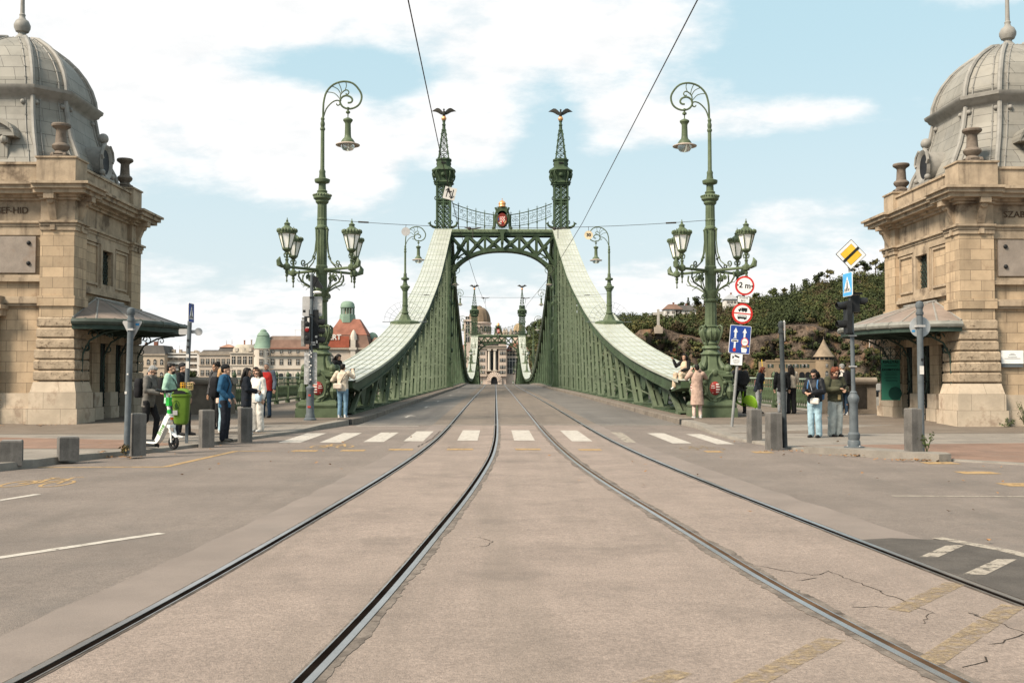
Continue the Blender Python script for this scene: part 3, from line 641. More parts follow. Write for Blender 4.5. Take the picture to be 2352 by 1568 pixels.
    z=Z(31.62)
    mb.ball((0,0,z+.0),(.2,.24,.34),10,8); mb.ball((0,-.12,z+.42),(.11,.16,.12),8,6); mb.tube([(0,-.22,z+.42),(0,-.36,z+.36)],[.05,.01],6)
    mb.tube([(0,.1,z-.1),(0,.35,z-.38)],[(.13,.06),(.2,.05)],6); mb.tube([(-.08,-.05,z-.2),(-.08,-.05,z-.34)],.05,6); mb.tube([(.08,-.05,z-.2),(.08,-.05,z-.34)],.05,6)
    for ux in (-1,1):
        P=[(.1,.16),(.3,.42),(.55,.62),(.8,.66),(1.05,.52),(1.36,.32),(1.1,.28),(.85,.22),(.6,.08),(.35,-.08),(.12,-.14)]
        n=len(P); v=[(ux*x,-.06+.16*x,z+y) for x,y in P]+[(ux*x,.06+.16*x,z+y) for x,y in P]
        c0=len(v); v+=[(ux*.6,-.02,z+.32),(ux*.6,.2,z+.32)]
        f=[(i,(i+1)%n,c0) for i in range(n)]+[(n+(i+1)%n,n+i,c0+1) for i in range(n)]+[(i,n+i,n+(i+1)%n,(i+1)%n) for i in range(n)]
        mb.add(v,f)
    go(mb,'bird_statue',mat('dark_bronze',(.035,.033,.028),.55,var=.3,scale=5),recalc=True)
for Yt in (119,293):
    for X in (-6.55,6.58): tower(X,Yt,Yt>200)
    # ---- portal between the towers
    p=bpy.data.objects.new('portal',None); COL.objects.link(p); p.parent=BR; p.location=(0,Yt-119,-4.1 if Yt>200 else 0); Z=lambda z: z-zr(119)+(0)
    def go(mb,n,m,**k): return mb.build(n,m,p,**k)
    mb=MB(); 
    for y in (-.7,.7):
        mb.bx(-5.8,5.8,y-.12,y+.12,Z(17.75),Z(18.1))
        for i in range(1,6):
            x=-5.76+i*1.92; zi=16.05-((abs(x)/5.6)**3.2)*1.6
            mb.bx(x-.13,x+.13,y-.06,y+.06,Z(zi),Z(17.8))
        for i in range(6):
            x0=-5.76+i*1.92; x1=x0+1.92; z0=16.1-((abs(x0)/5.7)**3)*1.5; z1=16.1-((abs(x1)/5.7)**3)*1.5
            mb.beam((x0,y,Z(z0)),(x1,y,Z(17.8)),.30,.10,(0,1,0)); mb.beam((x1,y,Z(z1)),(x0,y,Z(17.8)),.30,.09,(0,1,0))
            zc=(z0+z1+35.6)/4; mb.lathe([(.30,-.09),(.30,.09)],10,M=T((x0+x1)/2,y,Z(zc))@Rx(PI/2)); mb.ball(((x0+x1)/2,y-.1,Z(zc)),(.16,.1,.16),8,5)
    go(mb,'portal_lattice',GREEN,smooth=20)
    mb=MB(); A=[]
    for i in range(33):
        th=PI*i/32; x=-5.72*math.cos(th); e=abs(math.cos(th)); 
        z=12.3+3.72*(max(0,1-e**2.35))**(1/1.9); A.append((x,z))
    A=[(-5.72,9.5)]+A+[(5.72,9.5)]
    rows=[]
    for i,(x,z) in enumerate(A):
        if i in (0,len(A)-1): xo,zo=(x*1.065,z)
        else:
            a=Vector(A[i-1]);b=Vector(A[i+1]);t=(b-a).normalized(); n=Vector((-t.y,t.x)); wd=.36 if abs(x)<4.5 else .42; xo,zo=x+n.x*wd,z+n.y*wd
        rows.append([(x,-.85,Z(z)),(xo,-.85,Z(zo)),(xo,.85,Z(zo)),(x,.85,Z(z)),(x,-.85,Z(z))])
    mb.strip(rows); go(mb,'arch_rib',GREEN,recalc=True,smooth=40)
    mb=MB() # ornament in the spandrels
    for s in (-1,1):
        for (cx,cz,r) in ((4.55,15.0,.42),(5.15,14.2,.38),(3.9,15.55,.25),(5.45,13.5,.3)):
            sp=[(s*(cx+r*math.cos(q*.55)*(1-q/16)),-.6,Z(cz)+r*math.sin(q*.55)*(1-q/16)) for q in range(14)]; mb.tube(sp,.07,6)
        mb.tube([(s*5.6,-.6,Z(14.9)),(s*4.4,-.6,Z(15.7)),(s*3.3,-.6,Z(16.15))],.10,6)
    go(mb,'spandrel_scroll',GREEN)
    mb=MB(); mb.bx(-5.95,5.95,-.95,.95,Z(18.1),Z(18.22)); 
    for i in range(76): mb.bx(-5.75+i*.152,-5.75+i*.152+.085,-1.02,1.02,Z(18.22),Z(18.5))
    mb.bx(-5.8,5.8,-.9,.9,Z(18.22),Z(18.44))
    go(mb,'cornice',mat('pale_green_cornice',(.23,.28,.17),.5,var=.2,scale=3),smooth=0)
    mb=MB() # hanging railing between the towers
    f=lambda x:20.15+1.35*(abs(x)/5.6)**1.7; g=lambda x:18.9+1.25*(abs(x)/5.6)**2.2
    xs=[-5.6+.35*i for i in range(33)]
    mb.tube([(x,0,Z(f(x))) for x in xs],.055,6); mb.tube([(x,0,Z(g(x))) for x in xs],.04,5); mb.tube([(x,0,Z(f(x)-.32)) for x in xs],.022,4); mb.tube([(x,0,Z(g(x)+.25)) for x in xs],.018,4)
    for i in range(-5,6):
        x=i*.98
        if i==0: continue
        mb.bx(x-.05,x+.05,-.05,.05,Z(18.5),Z(f(x)+.05)); mb.tube([(x,0,Z(f(x))),(x,0,Z(f(x)+.42))],[.05,.012],5); mb.beam((x-.13,0,Z(f(x)+.22)),(x+.13,0,Z(f(x)+.22)),.03,.03); mb.ball((x,0,Z(g(x)-.1)),.1,6,4)
        for sx in (-1,1):
            c=x+sx*.30; zc=(f(x)+g(x))/2; sp=[(c+.17*math.cos(q*.6)*(1-q/15),0,Z(zc)+sx*.25*math.sin(q*.6)*(1-q/15)) for q in range(13)]; mb.tube(sp,.025,4)
    for i in range(-11,12):
        x=i*.49; mb.tube([(x,0,Z(g(x))),(x,0,Z(f(x)))],.014,4)
    go(mb,'crest_railing',GREEN,smooth=0)
    # coat of arms with a crown
    mb=MB(); y=-1.05
    out=[(math.cos(q)*r*.86*(1+.08*math.cos(4*q)),math.sin(q)*r*1.12) for q in [2*PI*i/28 for i in range(28)] for r in (.86,)]
    mb.prism(out,0,.35,T(0,y+.35,Z(19.55))@FACE); mb.bx(-.55,.55,y,y+.5,Z(20.1),Z(20.95))
    for s in (-1,1): mb.tube([(s*.95,y+.2,Z(18.3)),(s*.8,y+.2,Z(18.9)),(s*.85,y+.2,Z(19.8)),(s*.6,y+.2,Z(20.5)),(s*.75,y+.2,Z(20.9))],.13,7); mb.ball((s*.95,y+.2,Z(18.55)),.22,8,6)
    mb.prism([(-.55,0),(.55,0),(.18,-.55),(.16,-1.7),(0,-2.0),(-.16,-1.7),(-.18,-.55)],0,.25,T(0,y+.1,Z(18.45))@FACE); mb.ball((0,y-.12,Z(17.0)),(.18,.12,.25),8,6)
    cr_=go(mb,'crest_frame',GREEN,smooth=40)
    mb=MB(); oval=[(math.cos(q)*.52,math.sin(q)*.74) for q in [2*PI*i/28 for i in range(28)]]; M=T(0,y-.0,Z(19.5))@FACE
    mb.cur=0; mb.prism(oval,0,.12,M)
    def pan(poly,c,d): mb.cur=c; mb.prism(poly,.12,.12+d,M)
    pan([(-.30,.35),(.30,.35),(.32,0),(.2,-.28),(0,-.40),(-.2,-.28),(-.32,0)],1,.03)
    for i in range(4): pan([(-.28,.28-.17*i),(-.02,.28-.17*i),(-.02,.20-.17*i),(-.27,.20-.17*i)],2,.045)
    for i in range(3):
        for j in range(4):
            if (i+j)%2==0: pan([(.02+.095*i,.34-.15*j),(.115+.095*i,.34-.15*j),(.115+.095*i,.19-.15*j),(.02+.095*i,.19-.15*j)],2,.045)
    pan([(-.48,.1),(-.34,.3),(-.36,-.1),(-.46,-.15)],3,.03); pan([(.36,-.1),(.46,-.2),(.3,-.5),(.2,-.4)],4,.03); pan([(-.42,-.3),(-.1,-.45),(-.12,-.54),(-.4,-.38)],2,.03)
    mb.build('coat_of_arms',[mat('maroon_enamel',(.16,.03,.022),.4,var=.2,scale=5),RED,mat('white_enamel',(.62,.58,.52),.4,var=.05),mat('blue_enamel',(.03,.09,.2),.4),GOLD],cr_,smooth=0)
    mb=MB(); mb.lathe([(.38,0),(.42,.05),(.38,.12),(.38,.32),(.43,.36),(.40,.45),(.28,.62),(.1,.72),(.05,.78)],14,(0,y+.25,Z(20.95))); mb.bx(-.02,.02,y+.23,y+.27,Z(21.7),Z(21.95)); mb.bx(-.08,.08,y+.23,y+.27,Z(21.83),Z(21.87)); mb.build('crown',GOLD,cr_)

# ================================================================ RAILINGS AND PARAPETS
IRON=mat('railing_green_paint',(.065,.09,.05),.5,var=.2,scale=4,stain=((.05,.06,.035),2.),stains=.4)
for s,y0,lab in ((-1,39.4,'ornate green iron railing along the walkway behind the tourists, left of the bridge'),(1,39.4,'ornate green iron railing along the right walkway below the wooded cliff')):
    R=thing('iron_railing',lab,'railing',(s*11,y0,zr(y0)+.16),group='iron railings along the bridge walkways')
    x=0; base=MB(); bal=MB(); post=None
    def zz_(y): return zr(y+y0)-zr(y0)
    L=334; ys=frange(0,L,2)
    base.strip([[(x-.05,y,zz_(y)+1.2),(x-.05,y,zz_(y)+1.26),(x+.05,y,zz_(y)+1.26),(x+.05,y,zz_(y)+1.2),(x-.05,y,zz_(y)+1.2)] for y in ys])
    base.build('handrail',mat('pale_handrail',(.30,.36,.29),.4,var=.15,scale=3),R,recalc=True,smooth=0)
    rl=MB()
    for z,t in ((.95,.03),(.16,.035)):
        rl.strip([[(x-t,y,zz_(y)+z-t),(x-t,y,zz_(y)+z+t),(x+t,y,zz_(y)+z+t),(x+t,y,zz_(y)+z-t),(x-t,y,zz_(y)+z-t)] for y in ys])
    rl.build('rail_bar',IRON,R,recalc=True,smooth=0)
    y=0.; n=0
    while y<L:
        near=y<24
        if n%9==0:
            pm=MB(); z=zz_(y); pm.bx(x-.07,x+.07,y-.07,y+.07,z-.02,z+1.22); pm.lathe([(.05,1.24),(.08,1.28),(.10,1.36),(.07,1.44),(.01,1.54)],8,(x,y,z)); pm.bx(x-.1,x+.1,y-.1,y+.1,z-.02,z+.14)
            if y<110: pm.build('railing_post',IRON,R,smooth=30)
        else:
            z=zz_(y)
            if near:
                bal.tube([(x,y,z+.16),(x,y,z+.96)],.024,5); 
                for k in (-1,1): bal.tube([(x,y+k*.13*math.sin(q),z+.56+.27*math.cos(q)) for q in [PI*i/8 for i in range(9)]],.026,5)
                bal.ball((x,y,z+.42),(.04,.06,.1),6,4); bal.ball((x,y,z+.74),(.04,.05,.06),6,4); bal.tube([(x,y,z+.96),(x,y,z+1.2)],.02,4)
            else: bal.bx(x-.02,x+.02,y-.09,y+.09,z+.16,z+.95)
        y+=.30 if near else .36; n+=1
    tag(bal.build('baluster',IRON,R,smooth=0),kind='stuff')
PAR=mat('dark_parapet_stone',(.20,.165,.13),.9,var=.2,scale=1.5,bump=.4,bscale=20,stain=((.075,.06,.048),1.2),stains=.8)
for s,lab in ((-1,'low dark stone parapet between the left toll house and the green railing'),(1,'low stone parapet with sunk panel between the railing and the right toll house')):
    xa,xb=(10.1,13.3) if s<0 else (10.9,12.9); y=38.3; z=zr(y)+.1
    p=thing('stone_parapet',lab,'parapet',(s*xa,y,z)); L=xb-xa
    mb=MB(s); mb.bx(0,L,-.3,.3,-.1,.22); mb.bx(.03,L,-.24,.24,.22,1.12); mb.bx(0,.5,-.29,.29,.22,1.12); mb.build('parapet_wall',PAR,p,smooth=0)
    mb=MB(s); mb.prism([(-.34,1.12),(.34,1.12),(.38,1.2),(.38,1.27),(.3,1.36),(-.3,1.36),(-.38,1.27),(-.38,1.2)],-.06,L,Matrix(((0,0,1,0),(1,0,0,0),(0,1,0,0),(0,0,0,1)))); mb.build('coping',mat('parapet_coping',(.25,.21,.17),.85,var=.18,scale=2,stain=((.09,.07,.06),1.5),stains=.7),p,smooth=20)
    if s>0:
        mb=MB(s); mb.bx(.75,L-.35,-.26,-.235,.25,1.0); mb.build('sunk_panel',mat('dark_bronze_panel',(.03,.026,.022),.5,var=.2,scale=6),p,smooth=0)
# ================================================================ STREET LAMPS
MILK=GLASS
CLEAR=mat('clear_glass_bowl',(.75,.78,.78),.08,trans=.9,var=.02)
INSIDE=mat('lamp_reflector',(.36,.30,.25),.5,var=.15,scale=8)
def lamp_top(par,mx,dz):
    """collar, pipe, swan-neck hook with scrolls and the hanging lamp; heights counted from the big lamp"""
    Z=lambda z:z+dz
    mb=MB(mx); mb.lathe([(.17,Z(7.12)),(.22,Z(7.18)),(.22,Z(7.24)),(.29,Z(7.30)),(.30,Z(7.38)),(.27,Z(7.44)),(.16,Z(7.5)),(.18,Z(7.55)),(.13,Z(7.6)),(.12,Z(7.8)),(.24,Z(7.84)),(.26,Z(7.9)),(.26,Z(7.95)),(.12,Z(8.0)),(.10,Z(8.15)),(.11,Z(8.22)),(.07,Z(8.3)),(.062,Z(9.6)),(.085,Z(9.63)),(.085,Z(9.68)),(.06,Z(9.72)),(.075,Z(9.8)),(.075,Z(9.86)),(.05,Z(9.93)),(.07,Z(10.0)),(.045,Z(10.06))],14)
    for k in range(20):
        a=2*PI*k/20; mb.ball((.295*math.cos(a),.295*math.sin(a),Z(7.41)),.035,5,4)
    up=mb.build('upper_post',GREEN_L,par)
    P=lambda L:[((x-403)*.0054,0,Z(10.03+(348-y)*.0054)) for x,y in L]
    def sm(L,n=3):
        L=[Vector(p) for p in L]; out=[]
        for i in range(len(L)-1):
            a=L[max(i-1,0)];b=L[i];c=L[i+1];d=L[min(i+2,len(L)-1)]
            for k in range(n):
                t=k/n; out.append(.5*((2*b)+(c-a)*t+(2*a-5*b+4*c-d)*t*t+(3*b-a-3*c+d)*t**3))
        return out+[L[-1]]
    mb=MB(mx)
    mb.tube(sm(P([(405,345),(406,290),(410,240),(427,182),(470,137),(530,118),(590,130),(632,175),(645,215),(632,258),(600,283),(560,290),(525,275),(510,245),(520,220),(545,207),(575,215),(587,235),(577,250),(558,252)])),.034,7)
    mb.tube(sm(P([(407,345),(425,290),(460,250),(490,237),(508,243),(508,262),(495,268),(487,258)])),.024,6)
    mb.tube(sm(P([(516,240),(512,205),(530,180),(552,171),(565,184),(557,199),(545,194)])),.022,6)
    for L in ([(520,190),(515,160),(500,126)],[(516,200),(495,165),(458,147)],[(510,228),(475,192),(424,184)],[(540,175),(549,145),(545,119)]): mb.tube(sm(P(L)),.015,5)
    mb.build('hook',GREEN_L,par)
    x=(560-403)*.0054
    def q(y): return Z(10.03+(348-y)*.0054)
    mb=MB(mx); mb.lathe([(r,q(y)) for r,y in ((.02,278),(.055,283),(.055,292),(.02,298),(.075,308),(.075,316),(.02,322),(.018,343),(.06,346),(.16,356),(.165,364),(.11,378),(.098,385),(.108,455),(.12,470),(.19,484),(.235,497),(.235,505))],14,(x,0,0))
    hd=mb.build('pendant_lamp',GREEN_L,par)
    mb=MB(mx); mb.lathe([(.235,q(503)),(.405,q(514)),(.41,q(518)),(.395,q(521)),(.27,q(512)),(.02,q(508))],20,(x,0,0)); mb.build('lamp_shade',INSIDE,hd)
    mb=MB(mx); mb.lathe([(.245,q(516)),(.225,q(535)),(.16,q(549)),(.02,q(556))],16,(x,0,0)); mb.build('glass_bowl',CLEAR,hd)
def lantern(par,mx,c,a):
    mb=MB(mx); R=Rz(a)
    def L(prof,n=10): mb.lathe(prof,n,c)
    L([(.015,-.50),(.03,-.46),(.02,-.42),(.02,-.34),(.055,-.28),(.035,-.24),(.06,-.16),(.035,-.12),(.11,-.08),(.125,0),(.11,.07),(.05,.12),(.045,.2),(.07,.23),(.04,.27),(.04,.38),(.06,.42),(.05,.46),(.12,.53),(.155,.56),(.155,.60),(.12,.61)])
    for k in range(2):
        for e in (-1,1): mb.tube([(c[0]+e*.1*math.cos(a+k*PI/2)+.0,c[1]+e*.1*math.sin(a+k*PI/2),c[2]+.30)]+[(c[0]+e*(.07+.06*math.cos(t))*math.cos(a+k*PI/2),c[1]+e*(.07+.06*math.cos(t))*math.sin(a+k*PI/2),c[2]+.38+.07*math.sin(t)) for t in (0,.8,1.6,2.4,3.2,4,4.8)],.012,4)
    b=mb.build('lantern',GREEN_L,par)
    mb=MB(mx); mb.lathe([(.135,.605),(.265,1.075)],6,c); mb.build('lantern_glass',MILK,b,smooth=0)
    mb=MB(mx)
    for k in range(6):
        t=2*PI*k/6; mb.beam((c[0]+.14*math.cos(t),c[1]+.14*math.sin(t),c[2]+.6),(c[0]+.275*math.cos(t),c[1]+.275*math.sin(t),c[2]+1.08),.03,.03)
        for d in (-.2,.2,.0):
            t2=t+PI/6+d*1.6; mb.ball((c[0]+.30*math.cos(t2),c[1]+.30*math.sin(t2),c[2]+1.17),(.045,.045,.07),5,4)
    mb.lathe([(.27,1.06),(.30,1.07),(.30,1.10),(.31,1.14),(.27,1.17),(.20,1.24),(.13,1.30),(.09,1.33),(.09,1.39),(.11,1.40),(.06,1.44),(.03,1.47),(.04,1.50),(.02,1.53),(.008,1.60)],12,c)
    mb.build('lantern_roof',GREEN_L,b,smooth=40)
def spiral(c,u,r,turn,n,w,a0=0,lift=(0,0,1)):
    u=Vector(u);l=Vector(lift);c=Vector(c)
    return [c+u*(r*math.cos(a0+w*t)*(1-.8*t/n))+l*(r*math.sin(a0+w*t)*(1-.8*t/n)) for t in range(n+1)]
def big_lamp(mx,loc,label,group):
    r=thing('street_lamp',label,'street lamp',loc,group=group)
    # square pedestal
    mb=MB(mx)
    def sq(prof,cham=.12): mb.lathe([(p[0]*1.414/ (1),p[1]) for p in prof],4,a0=PI/4)
    sq([(.72,-.05),(.72,.30),(.69,.31)])
    for e in range(4):
        R=Rz(e*PI/2); mb.tube([R@Vector((-.62,-.62,.40)),R@Vector((.62,-.62,.40))],.11,10)
    sq([(.62,.3),(.60,.52),(.56,.56),(.52,.62),(.52,1.12),(.57,1.15),(.57,1.2),(.52,1.22),(.55,1.28),(.60,1.34),(.60,1.40),(.52,1.42),(.52,1.52),(.44,1.55)])
    for e in range(4): # side rolls and corner balls
        R=Rz(e*PI/2)
        for x in (-.5,.5): mb.tube([R@Vector((x,-.50,.62)),R@Vector((x,-.53,.85)),R@Vector((x,-.50,1.12))],[.08,.14,.08],8)
        mb.lathe([(.1,1.4),(.12,1.45),(.08,1.5),(.12,1.55),(.13,1.62),(.1,1.7),(.03,1.75)],8,R@Vector((.46,-.46,0)))
    pd=mb.build('pedestal',GREEN_L,r,smooth=35)
    mb=MB(mx)
    for e in range(4):
        sh=MB(mx); R=Rz(e*PI/2)@T(0,-.53,.95)@FACE
        out=[(0,-.52),(.12,-.46),(.2,-.34),(.36,-.22),(.30,-.02),(.40,.12),(.36,.26),(.2,.3),(.17,.44),(.1,.56),(0,.6)]; out=out+[(-x,y) for x,y in out[::-1][1:-1]]
        mb.prism(out,0,.09,R)
        for sx in (-1,1):
            mb.ball((sx*.33,.2,.1),(.085,.085,.06),8,6,R); mb.ball((sx*.31,-.2,.09),(.06,.06,.05),8,5,R)
            mb.tube([R@Vector((sx*.1,.52,.1)),R@Vector((sx*.2,.42,.12)),R@Vector((sx*.24,.3,.12)),R@Vector((sx*.33,.27,.12))],.035,6)
            mb.tube([R@Vector((sx*.26,.12,.09)),R@Vector((sx*.25,-.1,.1)),R@Vector((sx*.2,-.25,.1)),R@Vector((0,-.34,.1))],.035,6)
        mb.ball((0,.52,.08),(.12,.13,.06),8,6,R); mb.ball((0,-.42,.08),(.1,.1,.08),8,6,R)
        # striped shield: red ground, pale bars and cross
        sh.cur=0; sh.ball((0,0,.07),(.185,.235,.10),16,10,R)
        sh.cur=1
        def bar(x0,x1,y0,y1):
            n=6; V=[]; 
            for j in range(2):
                for i in range(n+1):
                    x=x0+(x1-x0)*i/n; y=(y0,y1)[j]; q=max(.0,1-(x/.185)**2-(y/.235)**2); V.append((x,y,.07+.10*math.sqrt(q)+.005))
            sh.add(V,[(i,i+1,n+2+i,n+1+i) for i in range(n)],R)
        for yy in (-.14,-.055,.03,.115): bar(-.155 if abs(yy)<.1 else -.13,-.015,yy,yy+.042)
        bar(.075,.095,-.15,.16); bar(.035,.135,.07,.095); bar(.02,.15,.005,.03)
        for k in range(22): 
            t=2*PI*k/22; sh.ball((.19*math.cos(t),.24*math.sin(t),.075),.016,5,3,R)
        sh.build('coat_of_arms',[SHRED,mat('white_enamel',(.62,.58,.52),.4,var=.05)],pd)
    mb.build('cartouche',GREEN_L,pd,smooth=40)
    # foot, baluster, urn, fluted column
    mb=MB(mx)
    mb.lathe([(.46,1.52),(.39,1.6),(.33,1.75),(.30,2.02),(.34,2.06),(.37,2.09),(.34,2.13)],8,a0=PI/8)
    for e in range(4):
        R=Rz(PI/4+e*PI/2); mb.tube([R@Vector((.32,0,2.02)),R@Vector((.34,0,1.85)),R@Vector((.42,0,1.72)),R@Vector((.48,0,1.63)),R@Vector((.44,0,1.55))],[.05,.06,.09,.10,.06],7)
    ft=mb.build('foot',GREEN_L,r,smooth=30)
    mb=MB(mx)
    mb.lathe([(.33,2.12),(.27,2.17),(.25,2.24),(.31,2.28),(.28,2.34),(.22,2.38),(.25,2.44),(.21,2.5),(.2,2.55),(.30,2.62),(.35,2.72),(.36,2.82),(.31,2.92),(.22,2.97),(.25,3.0),(.25,3.03),(.21,3.06)],20)
    for k in range(14):
        a=2*PI*k/14; mb.tube([(.24*math.cos(a),.24*math.sin(a),2.57),(.345*math.cos(a),.345*math.sin(a),2.7),(.36*math.cos(a),.36*math.sin(a),2.83),(.27*math.cos(a),.27*math.sin(a),2.94)],.035,5)
    for e in range(4):
        a=PI/4+e*PI/2; mb.tube([(rr*math.cos(a),rr*math.sin(a),z) for rr,z in ((.24,2.98),(.36,3.04),(.44,2.98),(.44,2.84),(.38,2.68),(.3,2.52),(.26,2.44))],.04,6)
        mb.ball((.27*math.cos(a+.4),.27*math.sin(a+.4),2.3),(.08,.08,.06),6,5)
    mb.build('urn',GREEN_L,r)
    mb=MB(mx)
    mb.lathe([(.205,3.05),(.19,3.85)],24,flute=.09); mb.lathe([(.19,4.2),(.185,4.75)],24,flute=.09); mb.lathe([(.175,5.05),(.165,6.3)],24,flute=.09); mb.lathe([(.165,6.36),(.155,7.14)],24,flute=.09)
    mb.lathe([(.2,3.83),(.235,3.87),(.235,3.92),(.21,3.96),(.23,4.0),(.235,4.12),(.25,4.17),(.25,4.21),(.18,4.24)],18); mb.lathe([(.18,4.73),(.2,4.78),(.2,5.02),(.17,5.07)],18); mb.lathe([(.165,6.26),(.19,6.30),(.19,6.36),(.16,6.4)],18); mb.lathe([(.16,6.57),(.175,6.60),(.16,6.64)],16)
    mb.build('column',GREEN_L,r,smooth=30)
    for k in range(4):
        a=rad(-40+90*k); u=Vector((math.cos(a),math.sin(a),0)); e=u*1.47+Vector((0,0,4.89))
        mb=MB(mx); mb.tube([u*.16+Vector((0,0,4.89)),u*.3+Vector((0,0,4.89)),u*1.4+Vector((0,0,4.89))],[.075,.05,.045],8); mb.tube([e,e+u*.18,e+u*.3+Vector((0,0,.06)),e+u*.33+Vector((0,0,.18)),e+u*.28+Vector((0,0,.3))],[.05,.06,.1,.08,.015],7)
        ar=mb.build('arm',GREEN_L,r)
        mb=MB(mx) # scrolls below and swag above the arm
        Z=lambda rr,z:u*rr+Vector((0,0,z))
        mb.tube([Z(.2,4.05),Z(.3,4.2),Z(.55,4.34),Z(.85,4.45),Z(.98,4.62),Z(.95,4.8)],.03,6); mb.tube(spiral(Z(.62,4.64),u,.15,0,12,.55),.022,5); mb.tube(spiral(Z(.4,4.62),u,.12,0,12,-.55,2),.02,5); mb.tube([Z(.22,4.1),Z(.4,4.45),Z(.42,4.75),Z(.36,4.85)],.022,5)
        mb.tube(spiral(Z(.3,4.02),u,.1,0,10,-.6,1.5),.025,5); mb.ball(Z(.6,4.66),.06,6,4); mb.ball(Z(.4,4.62),.045,6,4); mb.tube([Z(.6,4.36),Z(.72,4.33),Z(.8,4.28)],.012,4); mb.tube([Z(.85,4.45),Z(.98,4.45),Z(1.05,4.52)],.012,4)
        mb.tube([Z(.2,6.28),Z(.26,6.26),Z(.25,5.9),Z(.30,5.5),Z(.42,5.2),Z(.62,5.05),Z(.8,4.98)],[.03,.025,.02,.02,.02,.022,.02],6); mb.tube(spiral(Z(.78,5.08),u,.11,0,12,.6,-1.5),.024,5); mb.ball(Z(.36,5.32),.045,6,4); mb.ball(Z(.25,6.28),.05,6,4)
        mb.build('arm_scroll',GREEN_L,ar)
        lantern(r,mx,e,a)
    lamp_top(r,mx,0)
    return r
G='tall green candelabra lamps on the bridge'
zb=lambda y:zr(y)+.16
lr=big_lamp(-1,(6.50,35.7,zb(35.7)),'tall green candelabra lamp behind the red ringed width sign, right of the road',G)
ll=big_lamp(1,(-6.56,35.7,zb(35.7)),'tall green candelabra lamp behind the black traffic light, left of the road',G)
for y,t in ((206,'distant green candelabra lamp at the low dip of the truss in mid river'),(374.5,'far green candelabra lamp at the opposite end of the bridge')):
    z=chz(y)-.9 if y<300 else zb(y)
    dup(ll,(-6.56,y,z),label=t+', left one',group=G); dup(lr,(6.56,y,z),label=t+', right one',group=G)
def small_lamp(mx,loc,label,group,fan=True):
    r=thing('street_lamp',label,'street lamp',loc,group=group); dz=-5.13
    mb=MB(mx); mb.lathe([(1.0,-.25),(1.0,.0),(.85,.05),(.45,.12),(.36,.25),(.30,.4),(.24,.5),(.22,.52)],8,a0=PI/8,sy=.75); mb.build('base',GREEN_L,r,smooth=30)
    mb=MB(mx); mb.lathe([(.2,.5),(.23,.55),(.23,.62),(.18,.66)],16); mb.lathe([(.175,.64),(.16,2.05)],24,flute=.09); mb.lathe([(.17,1.0),(.19,1.04),(.19,1.1),(.17,1.13)],16); mb.build('column',GREEN_L,r,smooth=30)
    if fan:
        mb=MB(mx)
        for R_ in (1.35,1.0,.65): mb.tube([(R_*math.cos(t),0,.02+R_*.95*math.sin(t)) for t in [PI*i/16 for i in range(17)]],.008,3)
        for i in range(1,12): t=PI*i/12; mb.tube([(.3*math.cos(t),0,.3*math.sin(t)),(1.35*math.cos(t),0,1.29*math.sin(t))],.008,3)
        mb.tube([(-1.45,0,.0),(1.45,0,.0)],.02,4); mb.build('climb_guard',STEEL,r)
    lamp_top(r,mx,dz); return r
G2='green hooked lamps on the bridge girder'
a=small_lamp(1,(-6.56,68.6,5.38),'green swan neck lamp on the sloping left girder, with wire climb guard',G2)
b=small_lamp(-1,(6.6,68.6,5.38),'green swan neck lamp on the sloping right girder, with wire climb guard',G2)
for y,t in ((150,'first'),(164,'second'),(248,'third'),(262,'fourth'),(343,'last')):
    dup(a,(-6.56,y,chz(y)+.05),label='%s small swan neck lamp beyond the near left tower'%t,group=G2); dup(b,(6.56,y,chz(y)+.05),label='%s small swan neck lamp beyond the near right tower'%t,group=G2)
for X,mx,t in ((-6.55,1,'left'),(6.58,-1,'right')):
    for Y,q in ((117.4,'near'),(291.6,'far')):
        r=thing('bracket_lamp','swan neck lamp fixed to the inner side of the %s %s tower'%(q,t),'lamp',(X+mx*.55,Y,zr(119)-(4.1 if Y>200 else 0)),group='lamps on the tower sides')
        mb=MB(mx); mb.bx(-.5,.12,-.08,.08,10.6,10.75); mb.bx(-.5,.12,-.08,.08,12.,12.15); mb.build('bracket',GREEN_L,r,smooth=0); lamp_top(r,mx,2.3)
# ================================================================ THE TWO TOLL HOUSES
ROOFZ=mat('canopy_zinc',(.215,.172,.145),.55,var=.15,scale=1.5,stain=((.17,.14,.12),1.6),stains=.5,brick=(.9,3.,.012,.5,.04))
MARBLE=mat('grey_plaque_stone',(.235,.20,.17),.7,var=.12,scale=3,bump=.1,fine=(60,.12),stain=((.20,.14,.10),2.),stains=.5)
LETTER=mat('carved_letters',(.085,.058,.04),.9,var=.1)
URN=mat('weathered_iron_urn',(.15,.122,.098),.7,var=.3,scale=4,bump=.3,stain=((.05,.04,.035),4.),stains=.6)
NAV=mat('net_of_bird_mesh',(.02,.022,.024),.8)
def octo(w,c,z,cx=2.95,cy=2.95):
    return [(cx+x,cy+y,z) for x,y in ((-w+c,-w),(w-c,-w),(w,-w+c),(w,w-c),(w-c,w),(-w+c,w),(-w,w-c),(-w,-w+c))]
